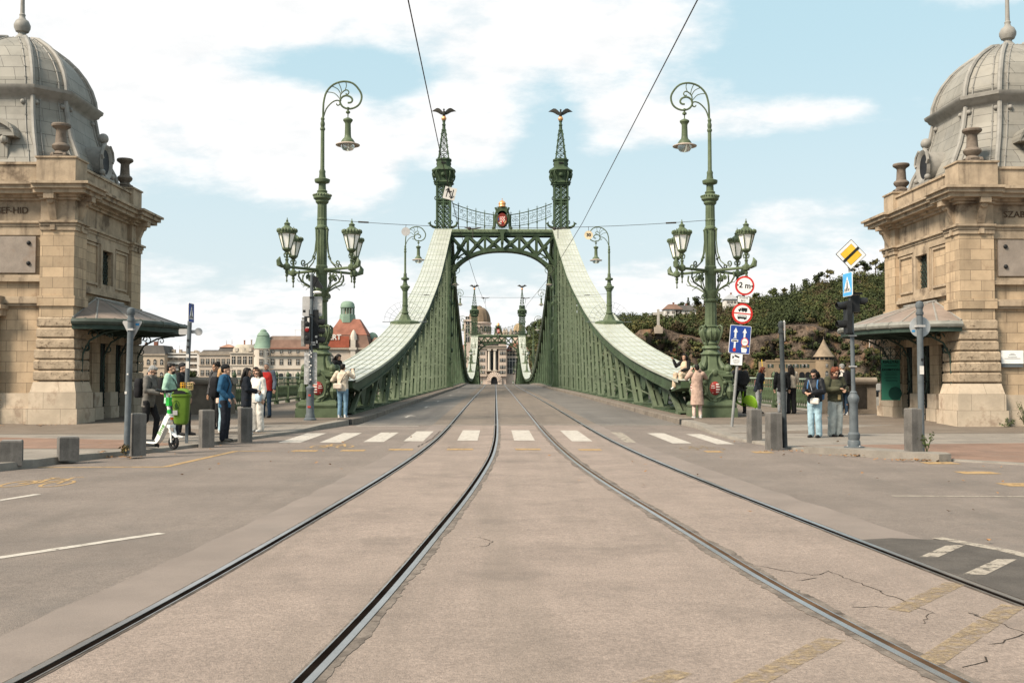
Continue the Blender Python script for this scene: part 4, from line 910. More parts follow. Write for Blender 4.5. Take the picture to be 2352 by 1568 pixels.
def toll_house(mx,loc,label,txt,side):
    H=thing('toll_house',label,'toll house',loc); L=5.9
    def B(mb,n,m,par=None,**k): return mb.build(n,m,par or H,recalc=True,**k)
    # --- walls
    mb=MB(mx)
    mb.bx(.60,5.75,.62,5.75,0,6.5); mb.bx(.15,.6,.15,.75,0,6.0)   # core
    ys=[.75]; 
    for c in (1.57,2.95,4.33): ys+=[c-.36,c+.36]
    ys.append(5.75)
    for i in range(0,len(ys),2): mb.bx(.15,.60,ys[i],ys[i+1],0,2.5)
    mb.bx(.15,.60,.75,5.75,2.5,4.28); mb.bx(.15,.60,.75,2.50,4.28,5.53); mb.bx(.15,.60,3.40,5.75,4.28,5.53); mb.bx(.15,.60,.75,5.75,5.53,5.9)
    mb.bx(.60,2.45,.15,.62,0,5.9); mb.bx(3.45,5.75,.15,.62,0,5.9); mb.bx(2.45,3.45,.15,.62,2.7,5.9)
    wall=B(mb,'wall',STONE,smooth=0)
    # corner piers
    for u0,u1,y0,y1 in ((0,1.0,0,.95),(0,1.0,4.95,5.9),(4.9,5.9,0,.95)):
        mb=MB(mx); mb.bx(u0,u1,y0,y1,3.18,3.52); mb.bx(u0-.05,u1+.05,y0-.05,y1+.05,3.5,3.8); mb.bx(u0,u1,y0,y1,3.8,5.73)
        B(mb,'corner_pier',STONE,smooth=0)
    for u0,u1,y0,y1 in ((0,1.0,0,.95),(0,1.0,4.95,5.9),(4.9,5.9,0,.95)):
        mb=MB(mx); mb.bx(u0+.02,u1-.02,y0+.02,y1-.02,1.25,3.2)
        for k in range(6):
            z=1.29+k*.315; e=.075-.006*k+(.03 if k<3 else 0); b=.035
            P=[(u0-e,u1+e,y0-e,y1+e)]
            for a_,b_,c_,d_ in P:
                lo=[(a_+b,c_+b,z+.01),(b_-b,c_+b,z+.01),(b_-b,d_-b,z+.01),(a_+b,d_-b,z+.01)]; r1=[(a_,c_,z+.05),(b_,c_,z+.05),(b_,d_,z+.05),(a_,d_,z+.05)]; r2=[(x,y,z+.265) for x,y,_ in r1]; hi=[(x,y,z+.305) for x,y,_ in lo]
                v=lo+r1+r2+hi; f=[(4*j+i,4*j+(i+1)%4,4*j+4+(i+1)%4,4*j+4+i) for j in range(3) for i in range(4)]+[(3,2,1,0),(12,13,14,15)]; mb.add(v,f)
        B(mb,'rusticated_course',RUST,smooth=0)
    def plinth(u0,u1,y0,y1):
        mb=MB(mx)
        for e,a,b in ((.24,-.25,.48),(.19,.48,.96)): mb.bx(u0-e,u1+e,y0-e,y1+e,a,b)
        mb.add([(u0-.17,y0-.17,.96),(u1+.17,y0-.17,.96),(u1+.17,y1+.17,.96),(u0-.17,y1+.17,.96),(u0-.1,y0-.1,1.27),(u1+.1,y0-.1,1.27),(u1+.1,y1+.1,1.27),(u0-.1,y1+.1,1.27)],[(0,1,5,4),(1,2,6,5),(2,3,7,6),(3,0,4,7),(4,5,6,7)]); B(mb,'plinth',PLINTH,smooth=0)
    for q in ((0,1.0,0,.95),(0,1.0,4.95,5.9),(4.9,5.9,0,.95)): plinth(*q)
    def pb(*bs):
        mb=MB(mx)
        for q in bs: mb.bx(*q)
        B(mb,'plinth',PLINTH,smooth=0)
    pb((1.0,2.3,.0,.4,-.25,.50),(1.0,2.3,.05,.4,.5,.94)); pb((3.6,4.9,.0,.4,-.25,.94))
    for i in (2,4): pb((.02,.62,ys[i]-.03,ys[i+1]+.03,-.25,.48),(.06,.62,ys[i]-.015,ys[i+1]+.015,.48,.94))
    pb((.06,.62,.98,ys[1]+.03,-.25,.9)); pb((.06,.62,ys[6]-.03,4.9,-.25,.9))
    # entablature
    def around(mb,z0,z1,p,pp=.12):
        mb.bx(-p+.15,L+p-.15,-p+.15,L+p-.15,z0,z1)
        for u0,u1,y0,y1 in ((0,1.0,0,.95),(0,1.0,4.95,5.9),(4.9,5.9,0,.95)): mb.bx(u0-p,u1+p*(.15 if u1<2 else 1),y0-p,y1+p*(.15 if y1<2 else 1),z0+.003,z1-.003)
    mb=MB(mx); around(mb,5.73,5.86,.04); around(mb,5.86,5.95,.07); around(mb,5.95,6.02,.13); around(mb,6.02,6.62,.0); around(mb,6.62,6.70,.10); around(mb,6.70,6.78,.2)
    B(mb,'architrave',STONE_T,smooth=0)
    mb=MB(mx); around(mb,6.78,6.90,.42); around(mb,6.90,7.02,.52); around(mb,7.02,7.10,.60)
    B(mb,'cornice',STONE_T,smooth=0)
    for M in (T(.62,0,0),T(5.3,0,0),T(0,.40,0)@Rz(-PI/2),T(0,5.5,0)@Rz(-PI/2)):   # consoles under the cornice
        mb=MB(mx)
        mb.add([(-.1,-.02,6.05),(.1,-.02,6.05),(.1,.1,6.05),(-.1,.1,6.05),(-.12,-.26,6.62),(.12,-.26,6.62),(.12,.1,6.62),(-.12,.1,6.62)],[(3,2,1,0),(4,5,6,7),(0,1,5,4),(1,2,6,5),(2,3,7,6),(3,0,4,7)],M)
        mb.bx(-.15,.15,-.4,.1,6.62,6.78,M); mb.ball((0,-.22,6.58),(.13,.11,.11),8,6,M); mb.bx(-.07,.07,-.09,.0,5.74,5.93,M)
        B(mb,'console',STONE_T,smooth=30)
    mb=MB(mx) # string courses, sills, frames
    for u0,u1 in ((1.0,4.9),):
        mb.bx(u0,u1,.02,.2,4.22,4.34); mb.bx(u0,u1,.06,.2,4.34,4.42); mb.bx(u0,u1,.06,.2,3.5,3.58); mb.bx(u0,u1,.0,.2,3.58,3.72); mb.bx(u0,u1,.05,.2,3.72,3.78)
        mb.bx(u0,u1,.10,.2,5.60,5.73)
    mb.bx(.02,.2,.95,4.95,3.98,4.1); mb.bx(.06,.2,.95,4.95,4.1,4.2); mb.bx(.08,.2,.95,4.95,5.62,5.73)
    def frame(y0,y1,z0,z1,t,d): # frame on the road side wall
        mb.bx(.15-d,.2,y0,y0+t,z0,z1); mb.bx(.15-d,.2,y1-t,y1,z0,z1); mb.bx(.15-d,.2,y0+t,y1-t,z1-t,z1); mb.bx(.15-d,.2,y0+t,y1-t,z0,z0+t)
    frame(2.33,3.57,4.2,5.62,.16,.08); frame(1.05,2.2,4.3,5.58,.07,.05); frame(3.7,4.85,4.3,5.58,.07,.05)
    frame(2.17,2.33,4.2,5.62,.05,.04); frame(3.57,3.73,4.2,5.62,.05,.04)
    # porch on the front
    mb.bx(2.2,2.62,-.12,.2,-.2,3.2); mb.bx(3.28,3.7,-.12,.2,-.2,3.2); mb.bx(2.0,3.9,-.25,.2,3.2,3.4); mb.bx(1.95,3.95,-.38,.2,3.4,3.52); mb.bx(2.05,3.85,-.3,.2,3.52,3.78)
    for z in (.9,1.3,1.7,2.1,2.5,2.9): mb.bx(2.16,2.66,-.155,.0,z,z+.3); mb.bx(3.24,3.74,-.155,.0,z,z+.3)
    B(mb,'moulding',STONE_T,smooth=0)
    mb=MB(mx); mb.bx(2.45,3.45,.35,.6,0,2.7); B(mb,'door',DARK,smooth=0)
    for c in (1.57,4.33): mb=MB(mx); mb.bx(.26,.59,c-.36,c+.36,-.1,2.5); B(mb,'door',DARK,smooth=0)
    mb=MB(mx); mb.bx(.26,.59,2.59,3.31,-.1,2.5); dr=B(mb,'door',DARK,smooth=0)
    mb=MB(mx)
    for c in (1.57,2.95,4.33):
        for i in range(7): 
            for sg in (-1,1): mb.beam((.24,c-.36,.15+i*.34),(.24,c+.36,.15+i*.34+sg*.6 if .15+i*.34+sg*.6<2.5 else 2.5),.014,.014)
        mb.bx(.225,.245,c-.012,c+.012,0,2.5)
    mb.build('grille',DGREEN,dr,smooth=0)
    mb=MB(mx); mb.bx(.27,.59,2.50,3.40,4.28,5.53); wn=B(mb,'window',mat('dark_window_pane',(.02,.024,.024),.15,var=.2,scale=4),smooth=0)
    mb=MB(mx)
    for i in range(-3,9):
        for sg in (-1,1):
            a=Vector((.235,2.5,4.28+i*.2)); b=Vector((.235,3.4,4.28+i*.2+sg*.9))
            def clip(a,b):
                z0,z1=4.28,5.53; t0,t1=0,1; dz=b.z-a.z
                for lim,sn in ((z0,1),(z1,-1)):
                    if dz==0: continue
                    t=(lim-a.z)/dz
                    if dz*sn>0: t0=max(t0,t)
                    else: t1=min(t1,t)
                return (a.lerp(b,t0),a.lerp(b,t1)) if t1-t0>.02 else None
            q=clip(a,b)
            if q: mb.beam(q[0],q[1],.018,.018)
    mb.build('lattice',DGREEN,wn,smooth=0)
    # plaque with bolts, carved words
    mb=MB(mx); mb.bx(1.16,4.74,.06,.16,4.48,5.56); pq=B(mb,'plaque',MARBLE,smooth=0)
    for u in (1.36,4.54):
        for z in (4.76,5.36): mb=MB(mx); mb.ball((u,.05,z),(.065,.05,.065),10,6); mb.build('bolt',BLACK,pq)
    mb=MB(1)
    if mx<0: mb.text(txt,.27,.012,T(-1.42-.0,.0,6.33)@T(0,.137,0)@FACE,'RIGHT')
    else: mb.text(txt,.27,.012,T(1.36,.137,6.33)@FACE,'LEFT')
    mb.build('lettering',LETTER,H,smooth=0)
    # attic
    mb=MB(mx)
    mb.bx(.15,5.75,.12,.5,7.1,7.76); mb.bx(.12,.5,.5,5.75,7.1,7.76); mb.bx(5.4,5.78,.5,5.75,7.1,7.76); mb.bx(.5,5.4,5.4,5.78,7.1,7.76)
    mb.bx(.1,5.8,.07,.55,7.70,7.77); mb.bx(.07,.55,.55,5.8,7.70,7.77)
    for u0,u1,y0,y1 in ((.0,1.15,.0,.9),(.0,.9,5.05,5.9),(4.75,5.9,.0,.9)): mb.bx(u0,u1,y0,y1,7.1,7.9); mb.bx(u0-.04,u1+.04,y0-.04,y1+.04,7.88,7.93)
    B(mb,'attic_parapet',STONE_T,smooth=0)
    for u,y in ((.62,.45),(.45,5.47),(5.3,.45)):
        mb=MB(mx); mb.lathe([(.30,7.93),(.31,8.0),(.24,8.03),(.27,8.06),(.2,8.1),(.16,8.16),(.24,8.25),(.26,8.31),(.24,8.36),(.17,8.41),(.16,8.5),(.145,8.78),(.16,8.82),(.27,8.9),(.28,8.95),(.26,8.99),(.1,9.0)],16,(u,y,0))
        for k in range(4): mb.ball((u+.25*math.cos(k*PI/2+.7),y+.25*math.sin(k*PI/2+.7),8.02),.09,6,5)
        mb.build('urn',URN,H)
    # --- dome
    mb=MB(mx)
    sk=[(7.0,2.80,1.0),(7.6,2.62,.95),(8.2,2.45,.90),(8.8,2.17,.81),(9.4,2.0,.75),(10.0,1.9,.71)]
    dm=[(10.32,1.93,.73),(10.6,1.90,.72),(10.95,1.80,.69),(11.3,1.63,.63),(11.6,1.42,.55),(11.85,1.17,.46),(12.05,.90,.36),(12.2,.68,.28),(12.28,.4,.165)]
    for S_ in (sk,dm):
        R_=[octo(w_,c_,z) for z,w_,c_ in S_]
        mb.strip([r+[r[0]] for r in R_]); mb.add(R_[-1],[tuple(range(8))])
    dome=B(mb,'dome',ZINC,smooth=0)
    mb=MB(mx)
    R_=[octo(w_,c_,z) for z,w_,c_ in ((9.9,1.92,.72),(10.02,1.97,.74),(10.06,2.04,.76),(10.14,2.08,.78),(10.2,2.15,.80),(10.3,2.17,.81),(10.36,1.95,.74))]
    mb.strip([r+[r[0]] for r in R_])
    for S_ in (sk,dm):
        for k in range(8):
            for off in (0,): mb.tube([octo(w_+.03,c_,z)[k] for z,w_,c_ in S_],.075,7)
            nn=octo(1,1,0)
            for dd in (-1,1):
                pts=[]
                for z,w_,c_ in S_:
                    o=octo(w_+.012,c_,z); a=Vector(o[k]); b=Vector(o[(k+dd)%8]); d_=(b-a); pts.append(a+d_.normalized()*min(.22,d_.length*.3))
                mb.tube(pts,.022,5)
                for p in pts: mb.ball(p,.04,5,4)
    for k in range(8):
        o=octo(1.96,.74,9.82); a=Vector(o[k]); b=Vector(o[(k+1)%8]); mb.ball(a.lerp(b,.12),(.08,.08,.08),8,6); mb.ball(a.lerp(b,.88),(.08,.08,.08),8,6)
    B(mb,'dome_rib',ZINC_T,dome,smooth=40)
    mb=MB(mx); mb.lathe([(.5,12.2),(.48,12.28),(.3,12.32),(.2,12.42),(.13,12.5),(.12,12.56),(.2,12.6),(.25,12.72),(.255,12.82),(.2,12.95),(.11,13.02),(.085,13.1),(.1,13.16),(.07,13.2),(.055,14.2),(.04,15.2)],14,(2.95,2.95,0)); B(mb,'finial',ZINC_T,dome)
    # oval roof window on the road side, gabled dormer on the front
    mb=MB(mx); lu=[]
    for r_,x in ((.36,.16),(.44,.12),(.46,.22),(.40,.26),(.40,1.1)): lu.append([(x,2.95+r_*math.cos(t),8.35+r_*1.25*math.sin(t)) for t in [2*PI*i/20 for i in range(21)]])
    lu.insert(0,[(.22,2.95+.30*math.cos(t),8.35+.30*1.25*math.sin(t)) for t in [2*PI*i/20 for i in range(21)]])
    mb.strip(lu); mb.ball((.28,2.95,9.12),.17,10,8); mb.lathe([(.07,8.85),(.1,8.93),(.05,8.98)],8,(.28,2.95,0)); mb.bx(.1,.8,2.4,3.5,7.72,7.84)
    for sg in (-1,1): mb.ball((.14,2.95+sg*.42,7.95),.1,8,6); mb.tube([(.13,2.95+sg*.2,8.9),(.13,2.95+sg*.42,8.75),(.13,2.95+sg*.5,8.5),(.13,2.95+sg*.42,8.4)],.05,6)
    lc=B(mb,'oval_dormer',ZINC_T,dome,smooth=40)
    mb=MB(mx); mb.add([(.20,2.95+.34*math.cos(t),8.35+.42*math.sin(t)) for t in [2*PI*i/20 for i in range(20)]],[tuple(range(20))]); mb.build('dormer_glass',DARK,lc,smooth=0)
    mb=MB(mx); mb.bx(2.2,3.7,.42,1.8,7.2,8.7); a=[(2.95-1.0*math.cos(t),8.68+.55*math.sin(t)) for t in [PI*i/14 for i in range(15)]]
    mb.strip([[(u,.25,z) for u,z in a],[(u,1.9,z) for u,z in a]]); mb.strip([[(u,.25,z) for u,z in a],[(u,.25,z-.14) for u,z in a]]); mb.add([(u,.38,z-.02) for u,z in a],[tuple(range(15))]); mb.bx(1.93,2.3,.27,1.5,8.6,8.70); mb.bx(3.6,3.97,.27,1.5,8.6,8.70); mb.ball((2.28,.36,8.5),.13,8,6); mb.ball((3.62,.36,8.5),.13,8,6)
    dg=B(mb,'front_dormer',ZINC,dome,smooth=30)
    mb=MB(mx); mb.bx(2.5,3.4,.38,.43,7.5,8.5); mb.build('dormer_glass',DARK,dg,smooth=0)
    # --- canopy over the entrances
    def E(t,k=1.,z=3.1): 
        c,s_=math.cos(t),math.sin(t); return (-2.25*k*abs(s_)**.8,2.95-3.05*c*(.2+.8*k) if k<1 else 2.95-3.05*c,z)
    N=28; mb=MB(mx)
    rows=[[(.0,1.75+2.4*i/N,3.84) for i in range(N+1)],[tuple(Vector((.0,1.75+2.4*i/N,3.84)).lerp(Vector(E(PI*i/N)),.5)+Vector((0,0,.03))) for i in range(N+1)],[E(PI*i/N) for i in range(N+1)]]
    mb.strip(rows); cn=B(mb,'canopy_roof',ROOFZ,smooth=20)
    mb=MB(mx)
    for i in range(2,N,4): mb.tube([rows[0][i],rows[1][i],rows[2][i]],.03,5)
    mb.tube([(0,1.7,3.86),(0,4.2,3.86)],.04,6); mb.tube([(.0,-.05,3.16),(.0,1.75,3.84)],.03,5); B(mb,'roof_seam',ZINC_T,cn)
    mb=MB(mx); mb.tube([E(PI*i/N,1,3.04) for i in range(N+1)],.10,8)
    for i in range(1,N,3): mb.tube([Vector(E(PI*i/N,1,3.04))-Vector((0,.03,0)),Vector(E(PI*i/N,1,3.04))+Vector((0,.03,0))],.115,8)
    B(mb,'gutter',mat('green_grey_gutter',(.055,.068,.058),.45,var=.2,scale=4) if mx<0 else mat('pale_grey_gutter',(.20,.20,.18),.45,var=.2,scale=4),cn)
    mb=MB(mx); mb.strip([[E(PI*i/N,1,2.96) for i in range(N+1)],[E(PI*i/N,1,2.82) for i in range(N+1)],[(-.05,1.0+3.9*i/N,2.9) for i in range(N+1)]])
    for i in range(3,N,5): mb.beam(E(PI*i/N,.97,2.87),(.05,1.2+3.5*i/N,2.8),.06,.14)
    B(mb,'canopy_frame',DGREEN,cn,smooth=0)
    for y in (.5,2.25,3.65,5.4):
        mb=MB(mx)
        mb.tube([(-.06,y,1.35),(-.08,y,1.6),(-.1,y,2.1),(-.3,y,2.5),(-.75,y,2.74),(-1.2,y,2.82)],.03,6); mb.tube(spiral((-.42,y,2.68),(1,0,0),.17,0,12,.6),.02,5); mb.tube(spiral((-.22,y,2.3),(1,0,0),.13,0,12,-.6),.018,5); mb.tube(spiral((-.9,y,2.66),(1,0,0),.12,0,12,.6),.016,5); mb.ball((-.06,y,1.5),(.05,.05,.09),6,5); mb.tube([(-.08,y,1.3),(-.12,y,1.0)],[.03,.01],5)
        B(mb,'canopy_bracket',DGREEN,cn)
    return H
toll_house(-1,(-13.15,31.5,zr(31)+.10),'sandstone toll house with grey zinc dome at the left edge, canopy over its doors','FERENC JÓZSEF-HID',0)
toll_house(1,(12.6,30.35,zr(31)+.09),'sandstone toll house with grey zinc dome at the right edge, banner beside its door','SZABADSÁG-HÍD',1).scale=(1,1,.965)
# white notice stone on the right house
z0=zr(31)+.09
p=thing('wall_plaque','small white inscribed stone plaque on the front wall of the right toll house','plaque',(14.1,30.3+.14,z0+1.8))
mb=MB(); mb.bx(-.32,.32,-.05,.02,.0,.38); mb.build('stone',WHITE,p,smooth=0); mb=MB(); mb.bx(-.31,.31,-.03,.02,-.1,0.0); mb.build('base_strip',STEEL,p,smooth=0)
mb=MB()
for i,(w_,y) in enumerate(((.12,.28),(.2,.24),(.25,.18),(.46,.14))): mb.bx(-w_/2,w_/2,-.053,-.05,y,y+.012)
mb.build('inscription',STEEL,p,smooth=0)
# exhibition banner hung at right angles to the wall
p=thing('exhibition_banner','dark green KIÁLLÍTÁS EXHIBITION banner on iron bracket beside a door','banner',(12.48,34.6,z0+.68))
TEAL=mat('teal_banner',(.035,.16,.11),.7,var=.06,scale=3)
mb=MB(); mb.bx(-.64,-.03,-.012,.012,0,1.32); mb.build('cloth',TEAL,p,smooth=0)
mb=MB(); mb.prism([(.20+.22*math.cos(t)-.4,.22+.22*math.sin(t)) for t in [2*PI*i/24 for i in range(24)]],.013,.016,FACE); mb.build('printed_disc',mat('dark_teal_print',(.012,.055,.042),.7),p,smooth=0)
mb=MB(); M=T(-.335,-.014,0)
mb.text('KIÁLLÍTÁS',.112,.001,M@T(0,0,1.24)@FACE,bold=.004); mb.text('EXHIBITION',.105,.001,M@T(0,0,.99)@FACE,bold=.004)
for i,y in enumerate((1.13,1.10,.90,.86,.82,.76,.72,.66,.62)): mb.bx(-.56+.03*(i%3),-.12-.03*(i%2),-.015,-.0125,y,y+.012)
mb.build('lettering',mat('dark_banner_ink',(.006,.018,.016),.7),p,smooth=0)
mb=MB(); 
for x in (-.66,-.33,-.0): mb.beam((x,0,1.32),(x,0,1.75),.02,.02)
for i in range(3):
    for sg in (-1,1): mb.beam((-.66+.22*i,0,1.35 if sg>0 else 1.68),(-.44+.22*i,0,1.68 if sg>0 else 1.35),.016,.016)
mb.beam((-.68,0,1.35),(0,0,1.35),.02,.02); mb.beam((-.68,0,1.68),(0,0,1.68),.02,.02); mb.tube([(-.66,0,1.68),(-.6,0,1.95),(-.45,0,2.15),(-.35,0,2.5)],.012,5); mb.tube(spiral((-.5,0,1.85),(1,0,0),.1,0,12,.6),.012,4); mb.beam((-.66,0,0),(-.66,0,1.7),.018,.018)
mb.build('bracket',DGREEN,p,smooth=0)
# weeds growing at the wall foot
LEAF=mat('weed_leaves',(.055,.07,.028),.7,var=.4,scale=12)
def weed(loc,label,h,n,sp,c=LEAF):
    r=thing('weed_plant',label,'weed',loc,group='weeds at the foot of walls'); mb=MB(); lf=MB()
    for _ in range(6):
        a=rnd.uniform(0,6.3); q=rnd.uniform(.2,sp); e=Vector((math.cos(a)*q,math.sin(a)*q*.5,h*rnd.uniform(.4,1))); mb.tube([(0,0,0),tuple(e*.5+Vector((0,0,.1*h))),tuple(e)],[.008,.006,.003],4)
        for _ in range(n//6):
            t=rnd.uniform(.2,1); p=e*t+Vector((rnd.gauss(0,.03),rnd.gauss(0,.03),.1*h*(1-t)+rnd.gauss(0,.03))); s=rnd.uniform(.02,.05); R=Euler((rnd.uniform(-1,1),rnd.uniform(-1,1),rnd.uniform(0,6))).to_matrix().to_4x4(); lf.add([(-s,0,0),(0,-s*.5,0),(s,0,.01),(0,s*.5,0)],[(0,1,2,3)],T(*p)@R)
    mb.build('stem',LEAF,r,smooth=0); lf.build('leaf',c,r,smooth=0)
weed((-15.3,31.2,z0-.02),'thin brownish weed climbing the plinth of the left toll house',1.0,70,.25,mat('brown_weed_leaves',(.07,.055,.035),.7,var=.4,scale=12)); weed((14.25,29.98,z0-.03),'tall green weed at the plinth of the right toll house',.85,90,.3); weed((13.7,29.98,z0-.03),'low bushy weed near the corner of the right toll house',.35,80,.28)
weed((-7.78,20.3,zr(20.3)+.11),'dry grass tuft at the foot of the grey sign pole beside the left hexagonal bollard',.2,60,.14,mat('dry_tuft',(.14,.10,.045),.8,var=.4,scale=12)); weed((7.42,20.12,zr(20.2)+.13),'ivy like weed climbing the pole beside the bollard on the traffic island',.45,50,.06)
# ================================================================ ACROSS THE RIVER: houses, hotel, hill
def FX(px,Y): return pt(px,876,Y).x
def FZ(py,Y): return pt(1138,py,Y).z
FAC=mat('far_beige_facade',(.40,.34,.285),.9,var=.14,scale=.12,stain=((.24,.20,.165),.16),stains=.55)
FAC2=mat('far_pale_facade',(.47,.42,.36),.9,var=.10,scale=.12,stain=((.29,.255,.22),.2),stains=.5)
FAC3=mat('far_sand_facade',(.40,.325,.25),.9,var=.14,scale=.12,stain=((.25,.20,.16),.16),stains=.55)
FPINK=mat('far_rose_stone',(.46,.375,.315),.9,var=.14,scale=.1,stain=((.27,.21,.18),.14),stains=.6,streak=((.24,.19,.165),.3,.4))
FTRIM=mat('far_stone_trim',(.30,.25,.20),.9,var=.2,scale=.3)
FWHITE=mat('far_white_panel',(.55,.52,.48),.8,var=.08,scale=.3)
ROOFR=mat('red_clay_tiles',(.215,.092,.064),.8,var=.2,scale=.3,bump=.4,bscale=3)
ROOFB=mat('brown_clay_tiles',(.17,.105,.08),.85,var=.2,scale=.25,bump=.4,bscale=3)
ROOFD=mat('dark_slate',(.085,.078,.072),.8,var=.2,scale=.3)
COPPER=mat('green_copper_roof',(.17,.24,.185),.7,var=.15,scale=.4)
PANE=mat('far_window_pane',(.03,.034,.036),.25,var=.3,scale=.5)
def wmesh(w,h,arch=False,fr=.16,m=None):
    mb=MB(); mb.cur=0
    mb.bx(-w/2-fr,w/2+fr,-.12,.1,-fr,h+fr*1.3); mb.cur=1
    mb.bx(-w/2,w/2,-.16,-.1,0,h); mb.cur=2
    mb.bx(-.05,.05,-.2,-.15,0,h); mb.bx(-w/2,w/2,-.2,-.15,h*.66,h*.66+.1)
    if arch: mb.cur=1; mb.prism([(w/2*math.cos(t),h+w/2*math.sin(t)) for t in [PI*i/8 for i in range(9)]],.12,.16,FACE)
    me=mb.build('window',[m or FTRIM,PANE,FWHITE],smooth=0); d=me.data; bpy.data.objects.remove(me); return d
W_STD=wmesh(1.2,2.0); W_ARC=wmesh(1.1,1.6,True); W_TALL=wmesh(1.3,2.9); W_SML=wmesh(1.0,1.1)
def win(par,data,x,z,y=0,rz=0):
    o=bpy.data.objects.new('window',data); COL.objects.link(o); o.parent=par; o.location=(x,y,z); o.rotation_euler=(0,0,rz); return o
def hip(mb,x0,x1,y0,y1,z0,z1,ins,insy=None):
    k=insy if insy is not None else ins
    mb.add([(x0,y0,z0),(x1,y0,z0),(x1,y1,z0),(x0,y1,z0),(x0+ins,y0+k,z1),(x1-ins,y0+k,z1),(x1-ins,y1-k,z1),(x0+ins,y1-k,z1)],[(0,1,5,4),(1,2,6,5),(2,3,7,6),(3,0,4,7),(4,5,6,7),(3,2,1,0)])
def bld(label,px0,px1,Y,top,depth,facm,cat='building',rz=0,name='far_building',g=None):
    x0,x1=FX(px0,Y),FX(px1,Y); r=thing(name,label,cat,(x0,Y,.25),rz,g); Wd=x1-x0; H=FZ(top,Y)-.25
    mb=MB(); mb.bx(0,Wd,0,depth,-6,H); mb.build('wall',facm,r,smooth=0)
    return r,Wd,H
def cornice(r,Wd,zs,y=-.35,m=FTRIM,e=.3):
    mb=MB()
    for z,h,p in zs: mb.bx(-e,Wd+e,-p,.3,z,z+h)
    mb.build('cornice',m,r,smooth=0)
def chim(r,x,y,z,h=2.2,w=.9,m=ROOFB):
    mb=MB(); mb.bx(x-w/2,x+w/2,y-w/2,y+w/2,z,z+h); mb.bx(x-w/2-.1,x+w/2+.1,y-w/2-.1,y+w/2+.1,z+h,z+h+.2); mb.build('chimney',m,r,smooth=0)
# A. house with dark mansard
r,Wd,H=bld('sandy town house with dark mansard roof, seen under the left canopy',300,377,420,813,14,FAC3)
mb=MB(); hip(mb,-.4,Wd+.4,-.4,14,H,H+3.4,1.2); mb.build('roof',ROOFD,r,smooth=0); cornice(r,Wd,[(H-.5,.5,.5),(H-5.4,.4,.3),(H-10.5,.3,.2)])
for i in range(5):
    for z in (H-4.2,H-9.3): win(r,W_ARC,1.6+i*2.6,z)
chim(r,8.5,4,H+2.8,2,1.4,ROOFR); chim(r,4,6,H+2.8,1.6)
# B. modern white block with balconies
Y=425; r,Wd,H=bld('white modern apartment block with rows of long balconies, beside the palace',374,458,Y,811,13,FAC,rz=.10)
mb=MB(); 
for k in range(6): z=H-1-k*2.55; mb.bx(-.2,Wd+.2,-1.3,.1,z-.85,z)
mb.build('balcony',FWHITE,r,smooth=0)
mb=MB(); mb.bx(Wd-1.1,Wd+.25,-1.4,.3,-6,H+.1); mb.bx(-.2,Wd+.25,-1.4,12,H-.45,H+.05); mb.build('frame',FWHITE,r,smooth=0)
for k in range(6):
    for i in range(7): win(r,W_SML,1.1+i*1.95,H-1.0-k*2.55-2.4+.75 if 0 else H-2.75-k*2.55+.35)
mb=MB()
for i in range(9): x=rnd.uniform(.5,Wd-1); mb.bx(x,x+rnd.uniform(.6,1.8),3,5,H,H+rnd.uniform(.7,1.8))
for x in (2.2,5.5,8.1): mb.bx(x-.04,x+.04,4,4.08,H,H+3.2)
mb.build('roof_plant',FTRIM,r,smooth=0)
# C. ornate beige palace
Y=412; r,Wd,H=bld('ornate beige palace with pavilion roofs and stone balustrade, left of the turreted hotel wing',457,582,Y,813,16,FAC)
xs=FX(530,Y)-FX(457,Y)
mb=MB(); mb.bx(xs,Wd,-1.2,3,-6,H+.6); mb.build('corner_wing',FAC2,r,smooth=0)
cornice(r,Wd,[(H-.4,.4,.5),(H+.55,.25,.3),(H-4.6,.35,.35),(H-9,.4,.4),(H-12.6,.3,.3)]); mb=MB(); mb.bx(xs-.2,Wd+.2,-1.7,-.9,H+.2,H+.6); mb.bx(xs-.1,Wd+.1,-1.5,-.9,H-4.5,H-4.1); mb.bx(xs-.1,Wd+.1,-1.6,-.9,H-9,H-8.5)
for i in range(40): mb.bx(i*.33,i*.33+.15,-.25,-.1,H,H+.55)
mb.build('balustrade',FAC2,r,smooth=0)
mb=MB(); hip(mb,-.3,xs,.2,15,H,H+1.6,1.5); mb.build('roof',ROOFD,r,smooth=0)
mb=MB(); hip(mb,xs-5.6,xs+1.2,1,9,H+.8,H+2.6,.9); mb.build('roof',ROOFD,r,smooth=0)
mb=MB(); hip(mb,xs-5.0,xs+.6,1.6,8.4,H+2.7,H+3.9,2.6); mb.bx(xs-5.1,xs+.7,1.5,8.5,H+2.55,H+2.72); mb.tube([(xs-3,5,H+3.8),(xs-3,5,H+5.6)],[.12,.03],5); mb.tube([(xs-.9,5,H+3.8),(xs-.9,5,H+5.8)],[.12,.03],5); mb.build('roof',mat('pale_red_tiles',(.30,.17,.12),.8,var=.2,scale=.3),r,smooth=0)
mb=MB(); mb.lathe([(5.3,H+.6),(5.1,H+1.6),(4.6,H+2.7),(3.6,H+3.5),(3.4,H+3.7)],12,(xs+4.6,4,0),sx=.98); mb.build('roof',mat('pale_metal_mansard',(.36,.32,.26),.7,var=.15,scale=.4),r,smooth=20)
for i in range(3): mb=MB(); mb.bx(xs+1.6+i*2.6,xs+2.8+i*2.6,-1.0,.6,H+1,H+2.3); mb.build('roof_dormer',FAC2,r,smooth=0)
for i in range(6):
    for z,d in ((H-3.9,W_STD),(H-8.2,W_STD),(H-12.2,W_STD)): win(r,d,1.2+i*2.0,z)
